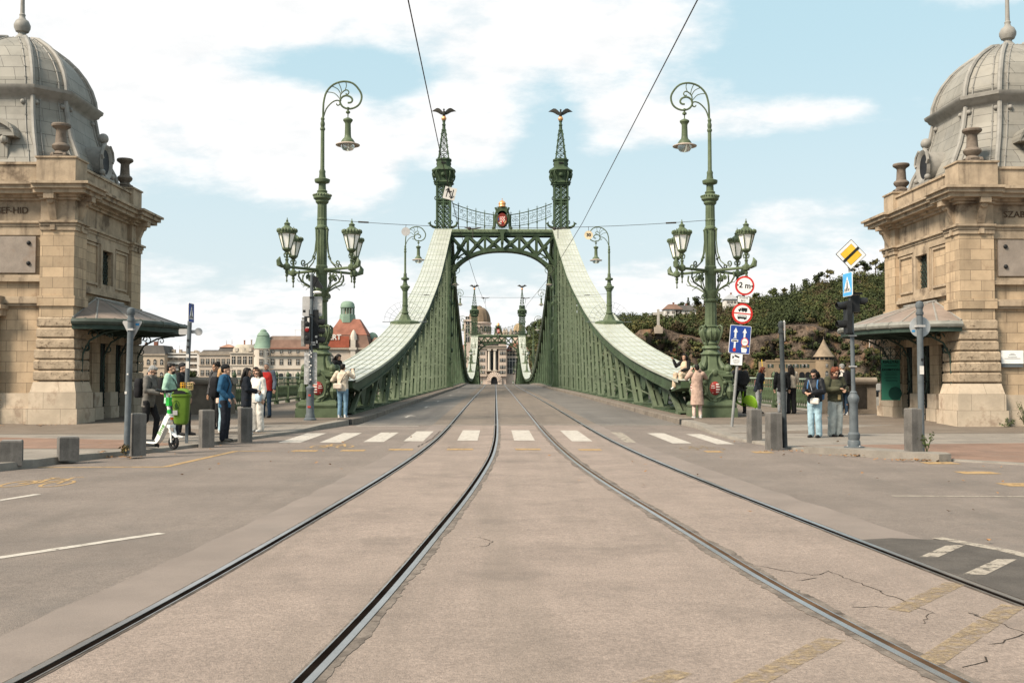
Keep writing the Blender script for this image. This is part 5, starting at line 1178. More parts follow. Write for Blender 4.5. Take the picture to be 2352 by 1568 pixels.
for i in range(4):
    for z,d in ((H-3.9,W_TALL),(H-8.2,W_STD),(H-12.2,W_STD)): win(r,d,xs+1.3+i*2.15,z,-1.2)
chim(r,xs+3.5,7,H+3,2.4,.5,ROOFR); chim(r,xs+6,8,H+3,2.6,.5,FTRIM); chim(r,Wd-1,9,H+1.4,2.6,1.6)
# D. hotel wing with turret
Y=400; r,Wd,H=bld('long pale hotel wing with brown roof and green copper turret',584,735,Y,801,18,FAC2,'hotel',name='hotel_wing')
mb=MB(); hip(mb,-.4,Wd+.4,-.5,18,H,H+3.4,3.6,1.6); mb.build('roof',ROOFB,r,smooth=0)
mb=MB(); hip(mb,3.1,Wd-3.,1.2,16.4,H+3.35,H+5.0,2.6,3); mb.build('roof',mat('grey_brown_tiles',(.17,.125,.10),.85,var=.2,scale=.25),r,smooth=0)
mb=MB(); mb.bx(-.5,Wd+.4,-.7,.1,H-.05,H+.30); mb.build('eave',ROOFR,r,smooth=0)
mb=MB(); mb.lathe([(3.5,-6),(3.5,H-.3),(3.8,H),(3.7,H+.2)],16,(2.9,1.6,0)); mb.build('turret',FAC2,r)
mb=MB(); mb.lathe([(3.75,H+.1),(3.35,H+1.2),(2.9,H+2.6),(2.55,H+4.2),(2.3,H+4.5),(2.45,H+4.8),(2.15,H+5.5),(1.5,H+6.3),(1.25,H+6.4),(1.2,H+6.8),(.7,H+7.3),(.05,H+7.5)],16,(2.9,1.6,0)); mb.build('turret_roof',COPPER,r,smooth=25)
cornice(r,Wd,[(H-2.7,.45,.8),(H-7.7,.3,.4)]); mb=MB()
for i in range(8):
    x=5.4+i*3.1; mb.tube([(x+1.1*math.cos(t)*1.25,-.7,H-2.2+.5*math.sin(t)) for t in [PI*q/8 for q in range(9)]],.2,5); mb.ball((x+1.55,-.7,H-2.35),(.25,.2,.35),6,5)
mb.build('scroll_gable',FTRIM,r)
for i in range(7):
    x=6.9+i*3.1; win(r,W_SML,x,H-1.75); win(r,W_STD,x,H-5.9)
    if i>=1:
        mb=MB(); mb.bx(x-1.2,x+1.2,-.25,.1,H-13.5,H-8.9); mb.cur=1; mb.bx(x-.85,x+.85,-.30,-.2,H-11.6,H-9.6); mb.prism([(x+.85*math.cos(t),H-9.6+.45*math.sin(t)) for t in [PI*q/8 for q in range(9)]],.2,.3,FACE); mb.cur=2; mb.bx(x-.9,x+.9,-.5,-.2,H-12.2,H-11.5); mb.build('balcony_bay',[FAC2,PANE,FAC],r,smooth=0)
        win(r,W_SML,x,H-13.3)
for z in (H-2.6,H-5.9,H-9.6,H-13): win(r,W_STD,2.9,z,-1.95); win(r,W_STD,5.0,z,-1.1)
mb=MB()
for x in (Wd-11,Wd-4): mb.bx(x,x+.15,8,8.15,H+4.5,H+7.4)
mb.bx(Wd-11,Wd-4,8,8.15,H+7.2,H+7.4); mb.bx(Wd-8,Wd-4,7,10,H+5,H+6.8); mb.build('roof_plant',FWHITE,r,smooth=0)
# E. main hotel block with pyramid roof and copper lantern
Y=396; r,Wd,H=bld('hotel head building with red pyramid roof, copper lantern and white roof letters',742,842,Y,800,20,FAC,'hotel',name='hotel_building')
x=lambda p:FX(p,Y)-FX(742,Y); z=lambda p:FZ(p,Y)-.25
mb=MB(); hip(mb,-.5,x(850),-.6,20,H,z(770),1.4); mb.build('roof',ROOFB,r,smooth=0)
mb=MB(); hip(mb,x(752),x(842),.9,16,z(769),z(731),x(774)-x(752),4.8); mb.build('roof',ROOFR,r,smooth=0)
cx=x(791); cy=7.5; Zb=z(733)
mb=MB(); mb.lathe([(3.3,Zb-1),(3.2,Zb),(2.95,Zb+2.1),(2.7,Zb+2.2)],8,(cx,cy,0),a0=PI/8); mb.lathe([(2.75,Zb+4.6),(2.8,Zb+4.9),(2.7,Zb+5.2),(2.5,Zb+6.2),(1.9,Zb+6.9),(1.0,Zb+7.2),(.1,Zb+7.25)],16,(cx,cy,0))
for k in range(16): a=2*PI*k/16; mb.tube([(cx+2.45*math.cos(a),cy+2.45*math.sin(a),Zb+2.1),(cx+2.45*math.cos(a),cy+2.45*math.sin(a),Zb+4.7)],.2,5)
mb.build('lantern_cupola',COPPER,r,smooth=30)
mb=MB(); mb.lathe([(1.5,Zb+2),(1.5,Zb+4.7)],8,(cx,cy,0)); mb.build('lantern_core',FTRIM,r)
mb=MB(); mb.bx(x(744),x(802),-.9,-.5,H+.3,H+5.0 if 0 else z(772)); mb.build('sign_band',mat('red_sign_band',(.27,.075,.045),.8,var=.15,scale=.5),r,smooth=0)
mb=MB(); mb.text('GELLÉRT',2.75,.1,T(x(784),-1.05,z(775))@FACE,'RIGHT',bold=.07); mb.build('roof_letters',FWHITE,r,smooth=0)
mb=MB(); mb.bx(x(806),x(817),-1.6,2.5,-6,z(781)); mb.lathe([(1.3,0),(1.25,1.5),(.8,2.8),(.35,3.6),(.1,3.8)],10,(x(811.5),.3,z(781))); mb.bx(x(803),x(820),-1.9,2,H-.6,H+.3); mb.build('gable_pier',FAC2,r,smooth=20)
cornice(r,Wd,[(H-.4,.6,.9),(H-8,.4,.5),(H-14,.3,.4)])
for i,p in enumerate((748,762,777)):
    win(r,W_ARC,x(p),H-4.5); win(r,W_TALL,x(p),H-11.5); win(r,W_STD,x(p),H-17)
win(r,W_ARC,x(829),H-4.5)
for p in (824,833): win(r,W_TALL,x(p),H-11.5)
mb=MB(); mb.bx(x(842),x(930),2,20,-6,z(801)); mb.build('side_wing',FAC,r,smooth=0)
mb=MB(); hip(mb,x(841),x(932),1.5,20,z(801),z(774),2.5); mb.build('roof',ROOFB,r,smooth=0); mb=MB(); mb.bx(x(841),x(931),1.2,1.6,z(802),z(796)); mb.build('eave',ROOFR,r,smooth=0)
mb=MB(); mb.lathe([(2.2,z(776)),(2.2,z(772)),(1.9,z(766)),(1.1,z(761)),(.1,z(759))],14,(x(845),14,0)); mb.build('small_dome',COPPER,r)
for i in range(6): win(r,W_SML,x(852)+i*2.9,z(806)-1.6,2); win(r,W_STD,x(852)+i*2.9,z(812)-4,2)
# G. bath house at the end of the bridge
Y=408; k=lambda p:FX(p,Y); zz=lambda p:FZ(p,Y)-.25; x0=k(1094)
r=thing('bath_house','rose stone bath house with ribbed domes and arched entrance, framed by the portals','building',(x0,Y,.25)); u=lambda p:k(p)-x0
mb=MB(); mb.bx(u(1060),u(1097),6,26,-6,zz(806)); mb.bx(u(1162),u(1215),3,26,-6,zz(805)); mb.build('side_wing',FPINK,r,smooth=0)
mb=MB(); hip(mb,u(1052),u(1098),5.5,26,zz(807),zz(784),2.5); mb.build('roof',ROOFR,r,smooth=0); mb=MB(); hip(mb,u(1161),u(1216),2.5,26,zz(805),zz(786),2.); mb.build('roof',ROOFR,r,smooth=0)
mb=MB(); mb.bx(u(1096),u(1118),0,24,-6,zz(790)); mb.bx(u(1145),u(1163),0,24,-6,zz(790)); mb.bx(u(1118),u(1145),2.2,24,-6,zz(788)); mb.bx(u(1098),u(1162),2.5,24,zz(792),zz(772)); mb.build('wall',FPINK,r,smooth=0)
mb=MB(); mb.bx(u(1095),u(1164),-.5,2,zz(801),zz(796)); mb.bx(u(1094),u(1165),-.8,2,zz(796),zz(794)); mb.bx(u(1096),u(1163),-.6,3,zz(784),zz(780)); mb.bx(u(1116),u(1147),-.5,2,zz(853),zz(851)); mb.build('cornice',FTRIM,r,smooth=0)
mb=MB(); mb.bx(u(1095),u(1125),-1,1,zz(862),zz(859)); mb.build('ledge',FTRIM,r,smooth=0); mb=MB(); mb.bx(u(1146),u(1164),-1,1,zz(862),zz(859)); mb.build('ledge',FTRIM,r,smooth=0)
mb=MB()
for p in (1123.5,1136.5):
    mb.tube([(u(p),.2,zz(849)),(u(p),.2,zz(805))],[.55,.47],14); mb.bx(u(p)-.7,u(p)+.7,-.42,.9,zz(805),zz(801.2)); mb.bx(u(p)-.65,u(p)+.65,-.4,.85,zz(851),zz(848.8))
mb.build('giant_column',FAC2,r)
mb=MB(); mb.bx(u(1120),u(1122),1.9,2.3,zz(848),zz(806)); mb.bx(u(1126.5),u(1133),1.9,2.3,zz(848),zz(806)); mb.bx(u(1139.5),u(1143.5),1.9,2.3,zz(848),zz(806)); mb.build('loggia_glazing',PANE,r,smooth=0)
for p in (1102.5,1110,1151,1157.5):
    for q in (814,830,846,858): win(r,W_SML,u(p),zz(q))
for p in (1108,1153.5): mb=MB(); mb.bx(u(p)-1.6,u(p)+1.6,-1.3,.2,zz(864),zz(861)); mb.build('balcony',FPINK,r,smooth=20)
for p in (1170,1177,1184,1192,1200):
    for q in (816,840,858): win(r,W_TALL,u(p),zz(q),3)
    mb=MB(); mb.lathe([(.5,0),(.7,.5),(.3,1.2),(.1,1.8)],8,(u(p)+1.5,2.6,zz(806))); mb.tube([(u(p)+1.3*math.cos(t),2.7,zz(813)+.6*math.sin(t)) for t in [PI*q/6 for q in range(7)]],.25,5); mb.build('scroll_gable',FTRIM,r)
mb=MB() # rusticated arch
ax=u(1135.5); az=zz(874)
for i in range(13):
    a=PI*i/12
    for rr in (1.55,2.1,2.6): mb.ball((ax+rr*math.cos(a),-1.2+(rr-1.5)*.3,az+rr*1.15*math.sin(a)),(.42,.5,.42),6,5)
mb.bx(ax-2.8,ax-1.3,-1.2,.5,-6,az); mb.bx(ax+1.3,ax+2.8,-1.2,.5,-6,az); mb.bx(ax-4.4,ax+4.4,-.4,.4,-6,zz(859)); mb.build('entrance_arch',FPINK,r,smooth=0)
mb=MB(); mb.prism([(1.4*math.cos(t),1.7*math.sin(t)) for t in [PI*i/14 for i in range(15)]]+[(-1.4,-6),(1.4,-6)],.1,.5,T(ax,-.5,az)@FACE); mb.build('entrance',DARK,r,smooth=0)
DOMEM=mat('brown_ribbed_dome_tiles',(.17,.125,.085),.8,var=.2,scale=.3,streak=((.09,.07,.05),.5,.5))
mb=MB(); cx=u(1099); cy=20; R_=(k(1127.5)-k(1071))/2
mb.lathe([(R_*1.02,-6),(R_*1.02,zz(768)),(R_*1.1,zz(766)),(R_*1.1,zz(763)),(R_*.98,zz(761)),(R_*.98,zz(739)),(R_*1.06,zz(737)),(R_*1.06,zz(735)),(R_*.97,zz(734))],24,(cx,cy,0)); mb.build('drum',FPINK,r,smooth=20)
mb=MB(); pr=[]
for i in range(12): t=i/11*PI/2; pr.append((R_*.97*math.cos(t)**.8+.02,zz(735)+(zz(697)-zz(735))*math.sin(t)))
mb.lathe(pr,32,(cx,cy,0),flute=.03); mb.lathe([(1.2,zz(699)),(.9,zz(695)),(.1,zz(693))],8,(cx,cy,0)); mb.build('dome',DOMEM,r,smooth=25)
for i in range(10):
    a=-PI/2+(i-4.5)*.36; o=win(r,W_ARC,cx+R_*1.0*math.cos(a),zz(757),cy+R_*1.0*math.sin(a),a+PI/2)
mb=MB(); cx=u(1195); R2_=(k(1210)-k(1180))/2; mb.lathe([(R2_,-6),(R2_,zz(760)),(R2_*1.1,zz(758)),(R2_*.95,zz(757))],16,(cx,22,0)); mb.build('drum',FPINK,r,smooth=20)
mb=MB(); mb.lathe([(R2_*.97*math.cos(t)**.8+.02,zz(758)+(zz(735)-zz(758))*math.sin(t)) for t in [i/8*PI/2 for i in range(9)]],24,(cx,22,0)); mb.build('dome',mat('ochre_dome',(.33,.245,.15),.8,var=.2,scale=.3),r)
for i in range(5): win(r,W_ARC,cx+R2_*math.cos(-PI/2+(i-2)*.5),zz(766),22+R2_*math.sin(-PI/2+(i-2)*.5),(i-2)*.5)
for i,p in enumerate((1098,1104,1140,1150,1158,1164,1174)): mb=MB(); mb.lathe([(.7,0),(.7,1.2),(.9,1.4),(.5,2.2),(.15,3.2)],8,(u(p),4,zz(772))); mb.build('roof_statue',FTRIM,r)
mb=MB(); mb.bx(u(1065),u(1083),-.3,16,-6,zz(734)); mb.bx(u(1064),u(1084),-.7,1,zz(738),zz(734)); mb.build('side_tower',FPINK,r,smooth=0)
for z_ in (745,765,785): win(r,W_TALL,u(1074),zz(z_),-.3)

# ---- the hill: cliff, slope and ridge
ROCK=mat('hill_rock_and_earth',(.072,.054,.041),.95,var=.4,scale=.2,bump=1.,bscale=.25,bdist=2.5,stain=((.03,.028,.018),.12),stains=.9,fine=(.9,.5),fine2=(.35,.4),streak=((.27,.15,.075),.16,.6))
RID=[(1150,856),(1175,835),(1195,806),(1210,782),(1240,762),(1290,750),(1350,742),(1400,740),(1450,738),(1500,740),(1540,730),(1600,714),(1674,708),(1730,700),(1772,690),(1814,684),(1856,671),(1884,660),(1940,643),(1982,634),(2034,632),(2120,628),(2250,640),(2400,690)]
CLF=[(1150,864),(1195,856),(1240,842),(1350,828),(1420,806),(1445,786),(1470,757),(1525,755),(1548,764),(1600,780),(1674,788),(1780,775),(1800,748),(1835,748),(1884,752),(1940,772),(2034,765),(2400,790)]
mb=MB(); rows=[]; pxs=[1150+6.25*i for i in range(201)]
SL=[]
for j in range(25):
    row=[]
    for px in pxs:
        c=ipl(CLF,px); g=ipl(RID,px)
        if j<=8: t=j/8; py=880+(c-880)*t; Yd=432+14*t+4*math.sin(px*.05)
        else: t=(j-8)/16; py=c+(g-c)*(1-(1-t)**1.3); Yd=446+135*t
        q=pt(px,py,Yd); nz=noise.noise((q.x*.07,q.z*.09,3))*(6 if 0<j<=8 else 2)+noise.noise((q.x*.3,q.z*.3,9))*(3.4 if 0<j<=8 else .5)
        p=(q.x,Yd+nz,q.z+ (noise.noise((q.x*.05,Yd*.05,1))*1.5 if j>8 else 0)); row.append(p)
        if j>=8: SL.append((Vector(p),j,px))
    rows.append(row)
rows.append([(x,y+160,z-30) for x,y,z in rows[-1]])
mb.strip(rows); tag(mb.build('hill',ROCK,smooth=60),kind='structure')
LV=[mat('wood_dark_green',(.034,.043,.018),.9,var=.35,scale=.4),mat('wood_mid_green',(.052,.063,.023),.9,var=.35,scale=.4),mat('wood_olive_autumn',(.078,.072,.026),.8,var=.35,scale=.4),mat('wood_russet',(.058,.044,.023),.8,var=.35,scale=.4)]
def crown(mb,c,r,h,n,q=.75):
    for _ in range(n):
        while 1:
            v=Vector((rnd.uniform(-1,1),rnd.uniform(-1,1),rnd.uniform(-1,1)))
            if .15<v.length<1: break
        v*=(.55+.45*noise.noise(v*2.2+Vector(c))) if rnd.random()<.5 else 1.
        p=Vector((c[0]+v.x*r,c[1]+v.y*r,c[2]+v.z*h)); s=q*rnd.uniform(.5,1.2)
        nv=(Vector((v.x,v.y,v.z+.25)).normalized()+Vector((rnd.gauss(0,.45),rnd.gauss(0,.45),rnd.gauss(0,.45)))).normalized()
        R=nv.to_track_quat('Z','Y').to_matrix()@Matrix.Rotation(rnd.uniform(0,6.3),3,'Z')
        mb.add([tuple(p+R@Vector((x*s,y*s*.7,0))) for x,y in ((-1,-.3),(0,-1),(1,.1),(.1,1))],[(0,1,2,3)])
mb=MB(); cand=[a for a in SL if 9<=a[1]<24]
def pick(px):
    v=noise.noise((px*.013,7.3,0))+rnd.uniform(-.55,.55)
    return 0 if v<-.12 else (1 if v<.36 else (2 if v<.56 else 3))
for _ in range(2600):
    p,j,px=rnd.choice(cand); p=p+Vector((rnd.uniform(-3,3),rnd.uniform(-4,4),0)); r_=rnd.uniform(1.8,4.2); mb.cur=pick(px); crown(mb,(p.x,p.y,p.z+r_*.55),r_,r_*rnd.uniform(.7,1.0),int(46+r_*30),.5)
low=[a for row in rows[1:8] for a in row]
for _ in range(900):
    p=rnd.choice(low); 
    if noise.noise((p[0]*.035,p[2]*.05,2))<-.08: continue
    r_=rnd.uniform(1.,2.6); mb.cur=rnd.choice((0,0,1,2,3)); crown(mb,(p[0],p[1]-.6,p[2]+r_*.3),r_,r_*.8,int(26+r_*12),.62)
for _ in range(160):   # bushes along the foot
    px=rnd.uniform(1180,2300); q=pt(px,rnd.uniform(858,872),428); r_=rnd.uniform(1.2,2.8); mb.cur=rnd.choice((0,1,2,3)); crown(mb,(q.x,428+rnd.uniform(-3,3),q.z),r_,r_*.9,60,.6)
tag(mb.build('hillside_wood',LV,smooth=0),'dense autumn wood of green and russet trees covering the hill slope','wood',kind='stuff')
# trees one can tell apart: along the skyline, the cypress pair and the conifer
BARK=mat('tree_bark',(.055,.045,.035),.9)
def tree(label,loc,r_,h,mi,n,kind='tree',g=None,q=.6,name='broadleaf_tree'):
    t=thing(name,label,kind,loc,group=g); mb=MB(); mb.tube([(0,0,-1),(0,0,h*.45),(.1,.1,h*.8)],[.28,.2,.06],6)
    for i in range(5): a=i*1.26; mb.tube([(0,0,h*(.35+.07*i)),(math.cos(a)*r_*.5,math.sin(a)*r_*.5,h*(.55+.07*i))],[.1,.03],4)
    mb.build('trunk',BARK,t); mb=MB()
    if kind=='conifer':
        for i in range(9): 
            f=i/8; crown(mb,(0,0,h*(.12+.85*f)),r_*(1-f*.9),h*.09,int(n/9*(1.2-f)),q)
    elif kind=='cypress':
        for i in range(8): f=i/7; crown(mb,(0,0,h*(.1+.85*f)),r_*(.4+.9*math.sin(PI*(.1+.85*f))),h*.1,n//8,q)
    else:
        for i in range(7): a=rnd.uniform(0,6.3); d=r_*rnd.uniform(.2,.6); rr=r_*rnd.uniform(.42,.6); crown(mb,(math.cos(a)*d,math.sin(a)*d,h*rnd.uniform(.5,.88)),rr,rr*.8,n//7,q)
    mb.build('crown',LV[mi],t,smooth=0); return t
def onridge(px,back=0):
    b=min((a for a in SL if a[1]==24-back),key=lambda a:abs(a[2]-px)); return b[0]
GT='trees on the skyline of the hill'
protos=[tree('bushy dark tree on the hill skyline just right of the cross',tuple(onridge(1560)),3.4,7,0,420,g=GT),tree('loose green tree on the skyline right of the red ringed signs',tuple(onridge(1650)),3.0,6.5,1,330,g=GT),tree('thin airy olive tree on the skyline',tuple(onridge(1700)),2.6,7,2,190,g=GT)]
W_=['left of','right of','close to']
for i,(px,k_,s,lb) in enumerate([(1405,0,.7,'small dark tree on the skyline left of the stone cross'),(1432,1,.8,'round green tree on the skyline where the right girder meets the hill'),(1480,1,.8,'small round tree immediately left of the stone cross'),(1600,0,1.1,'large dark tree on the skyline behind the right candelabra column'),(1622,0,.9,'dark tree on the skyline just right of the candelabra column'),(1735,1,1.,'green tree on the skyline over the blue lane sign'),(1772,1,1.1,'broad green tree on the skyline left of the cypress pair'),(1800,2,.9,'sparse tree on the skyline beside the cypress pair'),(1850,0,1.,'dark tree on the skyline right of the cypress pair'),(1880,0,1.2,'big dark tree on the skyline left of the yellow priority sign'),(1905,2,1.2,'airy tree on the skyline behind the blue crossing sign'),(1962,2,1.3,'tall airy tree on the skyline right of the yellow priority sign'),(1985,0,1.2,'dark tree on the skyline near the right toll house'),(2015,2,1.4,'tall sparse tree on the skyline touching the right toll house'),(2030,0,1.2,'dark tree partly hidden by the right toll house'),(1222,0,1.1,'dark tree seen between the two right trusses'),(1240,1,1.2,'lighter tree seen between the two right trusses'),(1212,2,1.1,'russet tree low between the two right trusses')]):
    dup(protos[k_],tuple(onridge(px)),rz=i*1.3,label=lb,group=GT,scale=(s,s,s))
c=tree('taller slim cypress of the pair standing on the hill skyline',tuple(onridge(1817)),1.0,7.2,0,260,'cypress','cypress pair on the hill',q=.45,name='cypress_tree'); dup(c,tuple(onridge(1826)+Vector((0,0,-.3))),label='shorter slim cypress of the pair standing on the hill skyline',group='cypress pair on the hill',scale=(.9,.9,.95))
tree('dark spreading conifer behind the hilltop villa',tuple(onridge(1580)),3.0,8.5,0,420,'conifer',name='conifer_tree')
q=pt(430,872,392); tree('green tree on the far bank in front of the white apartment block',(q.x,392,.2),4.0,6.2,1,800,q=.5); 
q=pt(365,874,392); tree('small yellowish tree on the far bank beside the town house',(q.x,392,.0),2.2,3.6,2,260,q=.4)
# cross on its rock
q=pt(1512,752,440); r=thing('stone_cross','pale stone cross standing on the bare rock top of the hill','cross',(q.x,440,q.z)); s=.185
mb=MB(); mb.bx(-1.6,1.6,-1.6,1.6,-2.5,.2); mb.bx(-.9,.9,-.9,.9,.2,.9); mb.build('base',FTRIM,r,smooth=0)
mb=MB(); mb.bx(-.5,.5,-.4,.4,.9,7.6); mb.bx(-2.2,-.5,-.38,.38,5.2,6.2); mb.bx(.5,2.2,-.38,.38,5.6,6.6); mb.build('shaft',mat('pale_cross_stone',(.36,.33,.29),.8,var=.12,scale=.6),r,smooth=0)
# villas on the hill
for lab,px,py,w_,h_,dp,wm,rm in (('white hilltop villa with brown hipped roof right of the stone cross',1528,722,8,3.6,9,FWHITE,ROOFB),('long white villa with dark roof below the conifer',1552,722,10,3.,9,FWHITE,ROOFD),('grey roofed villa peeping from the wood behind the right lamp column',1667,694,6,2.6,8,FWHITE,mat('grey_metal_roof',(.30,.31,.32),.5))):
    q=pt(px,py,520 if px<1600 else 545); r=thing('hill_villa',lab,'villa',(q.x,q.y,q.z-1),group='villas on the hill'); mb=MB(); mb.bx(0,w_,0,dp,-3,h_); mb.build('wall',wm,r,smooth=0); mb=MB(); hip(mb,-.6,w_+.6,-.6,dp+.6,h_,h_+2.6,2.8); mb.build('roof',rm,r,smooth=0)
    for i in range(3): win(r,W_SML,1.3+i*(w_-2.6)/2,h_-2)
    chim(r,w_*.6,dp*.5,h_+1.4,2,.8,ROOFR)
# rock monastery building with conical turret
Y=420; x0=FX(1756,Y); u=lambda p:FX(p,Y)-x0; zz=lambda p:FZ(p,Y)-.25
MON=mat('monastery_plaster',(.22,.165,.11),.9,var=.15,scale=.2,stain=((.12,.09,.06),.25),stains=.6)
r=thing('monastery','brown monastery with round turret and conical roof under the cliff','monastery',(x0,Y,.25))
mb=MB(); mb.bx(u(1760),u(1880),0,12,-6,zz(829)); mb.bx(u(1759),u(1881),-.2,.3,zz(829.5),zz(826)); mb.bx(u(1790),u(1800),3,6,zz(828),zz(822)); mb.bx(u(1803),u(1808),3,6,zz(828),zz(824)); mb.build('wall',MON,r,smooth=0)
mb=MB(); mb.lathe([(3.8,-6),(3.8,zz(828)),(4.0,zz(827)),(3.6,zz(826)),(3.6,zz(820)),(4.1,zz(819))],20,(u(1894.5),1,0)); mb.build('turret',MON,r,smooth=20)
mb=MB(); mb.lathe([(4.3,zz(819)),(3.3,zz(812)),(1.7,zz(797)),(.1,zz(778))],20,(u(1894.5),1,0)); mb.tube([(u(1894.5),1,zz(779)),(u(1894.5),1,zz(772))],.06,4); mb.build('turret_roof',mat('stone_cone_roof',(.20,.155,.11),.85,var=.2,scale=.4),r)
for k_ in range(7):
    a=-PI/2+(k_-3)*.5; mb=MB(); mb.prism([(.62*math.cos(t),.5+.55*math.sin(t)) for t in [PI*i/8 for i in range(9)]]+[(-.62,-.1),(.62,-.1)],-.02,.12,T(u(1894.5)+3.62*math.cos(a),1+3.62*math.sin(a),zz(825.5))@Rz(a+PI/2)@FACE); mb.build('arch_opening',DARK,r,smooth=0)
MW=wmesh(.8,1.3,fr=.08); 
for p in (1770,1796,1812,1828,1844,1852): 
    win(r,MW,u(p),zz(843))
    mb=MB(); mb.bx(u(p)-1.15,u(p)-.55,-.12,.02,zz(844),zz(836)); mb.bx(u(p)+.55,u(p)+1.15,-.12,.02,zz(844),zz(836)); mb.build('shutter',DGREEN,r,smooth=0)
win(r,MW,u(1894),zz(843),-2.85); win(r,W_ARC,u(1894),zz(864),-2.85)
for p in (1778,1810,1826,1842,1856): mb=MB(); mb.prism([(1.1*math.cos(t),1.1*math.sin(t)) for t in [PI*i/8 for i in range(9)]]+[(-1.1,-3),(1.1,-3)],0,.15,T(u(p),0,zz(860))@FACE); mb.build('arcade_arch',DARK,r,smooth=0)
r=thing('yellow_mast','thin yellow mast standing at the left end of the monastery','mast',(FX(1755,418),418,.2)); mb=MB(); mb.beam((0,0,0),(-.9,0,zz(825)),.28,.28); mb.build('mast',mat('yellow_mast_paint',(.55,.36,.05),.5),r,smooth=0)
r=thing('white_pole','thin white leaning pole on the rocky slope right of the monastery','pole',tuple(pt(1994,800,440))); mb=MB(); mb.beam((0,0,-5),(1.2,0,9),.18,.18); mb.build('pole',FWHITE,r,smooth=0)
# ================================================================ STREET FURNITURE
CONC=mat('bollard_concrete',(.115,.108,.10),.85,var=.25,scale=3,bump=.12,bscale=60,fine=(70,.2),stain=((.055,.053,.05),4.),stains=.5,streak=((.20,.19,.175),5.,.5))
def prof_sq(mb,s,prof):
    mb.lathe([(r*s/2*1.4142,z) for r,z in prof],4,a0=PI/4)
def bollard(loc,label,s,h,rz,name='stone_bollard'):
    z=zp(*loc)-.01 if len(loc)<3 else loc[2]
    r=thing(name,label,'bollard',(loc[0],loc[1],z),rz,'grey stone bollards along the kerbs')
    mb=MB(); prof_sq(mb,s,[(1,-.05),(1,h-.02),(.93,h)]); mb.build('shaft',CONC,r,smooth=0)
    mb=MB(); prof_sq(mb,s,[(.90,h-.001),(.90,h+.004)]); mb.build('top_face',mat('bollard_pale_top',(.19,.185,.175),.8,var=.15,scale=6),r,smooth=0)  # top face set paler than the shaft
for x,y,l,s,h,a in [(-8.93,18.25,'low cube shaped grey bollard cut by the left picture edge',.34,.37,rad(20)),(-8.42,19.35,'low cube shaped grey bollard standing free on the left pavement',.33,.37,rad(30)),(-7.60,20.62,'tall grey bollard beside the ball topped pole with triangular sign back',.245,.76,rad(38)),(-7.06,23.5,'tall grey bollard between the green bin and the blue jacket man',.27,.77,rad(32)),(-6.63,25.25,'tall grey bollard in front of the long haired woman in black',.27,.76,rad(30)),(5.31,24.9,'left one of two close grey bollards before the right railing',.265,.74,rad(12)),(5.16,22.6,'right one of two close grey bollards beside the thin dark pole',.265,.76,rad(12))]: bollard((x,y),l,s,h,a)
bollard((7.24,20.28,zr(20.3)+.13),'grey bollard on the raised island at the right, weeds beside it',.25,.82,rad(14))
def pole(mb,r_,h,x=0,y=0,lean=0): mb.tube([(x,y,0),(x+lean*h,y,h)],r_,12)
def balltop(mb,h,r_=.06,x=0): mb.lathe([(r_,h-.12),(r_*1.25,h-.11),(r_*1.25,h-.06),(r_*.9,h-.05),(r_*.8,h-.02),(r_*1.2,h+.02),(r_*1.35,h+.07),(r_*1.1,h+.13),(.005,h+.155)],14,(x,0,0))
def disc(mb,c,r_,d,n=30,M=None): mb.lathe([(r_,-d),(r_,d)],n,M=T(*c)@(M or Matrix.Identity(4))@Rx(PI/2))
def rrect(w,h,r_=.03,n=4):
    P=[]
    for cx,cy,a in ((w/2-r_,h/2-r_,0),(-w/2+r_,h/2-r_,90),(-w/2+r_,-h/2+r_,180),(w/2-r_,-h/2+r_,270)):
        for i in range(n+1): t=rad(a+90*i/n); P.append((cx+r_*math.cos(t),cy+r_*math.sin(t)))
    return P
STICK=mat('sticker_paper',(.55,.53,.5),.6,var=.1,scale=20); RSTICK=mat('red_sticker',(.4,.05,.04),.6); BSTICK=mat('blue_sticker',(.05,.25,.5),.6)
def stickers(par,L,y=-.053):
    for i,(x,z,w,h,m) in enumerate(L): mb=MB(); mb.bx(x-w/2,x+w/2,y-.002,y,z-h/2,z+h/2); mb.build('sticker',m,par,smooth=0)
def crossing_sign(par,c,w,h,rz,face):
    M=T(*c)@Rz(rz)@FACE; mb=MB(); mb.prism(rrect(w,h,.03),-.008,.006,M); o=mb.build('crossing_sign',WHITE,par,smooth=0)
    mb=MB(); mb.prism(rrect(w-.02,h-.02,.025),.006,.009,M); mb.build('sign_face',face,o,smooth=0)
    mb=MB(); mb.prism([(-.40*w,-.33*h),(.40*w,-.33*h),(0,.33*h)],.009,.012,M); mb.build('white_triangle',WHITE,o,smooth=0)
    mb=MB()
    for i in range(6):
        a=-.36*w+.72*w*i/5; mb.prism([(a-.014*w*2,-.31*h),(a+.014*w*2,-.31*h),(a*.62+.01*w*2,-.16*h),(a*.62-.01*w*2,-.16*h)],.012,.014,M)
    mb.prism([(-.05*w,.1*h),(.05*w,.1*h),(.06*w,-.08*h),(.14*w,-.27*h),(.07*w,-.27*h),(0,-.1*h),(-.09*w,-.27*h),(-.15*w,-.27*h),(-.06*w,-.08*h)],.0121,.0145,M); mb.prism([(.045*w*math.cos(t),.15*h+.045*w*math.sin(t)) for t in [2*PI*i/10 for i in range(10)]],.0121,.0145,M)
    mb.build('walking_figure',BLACK,o,smooth=0); return o
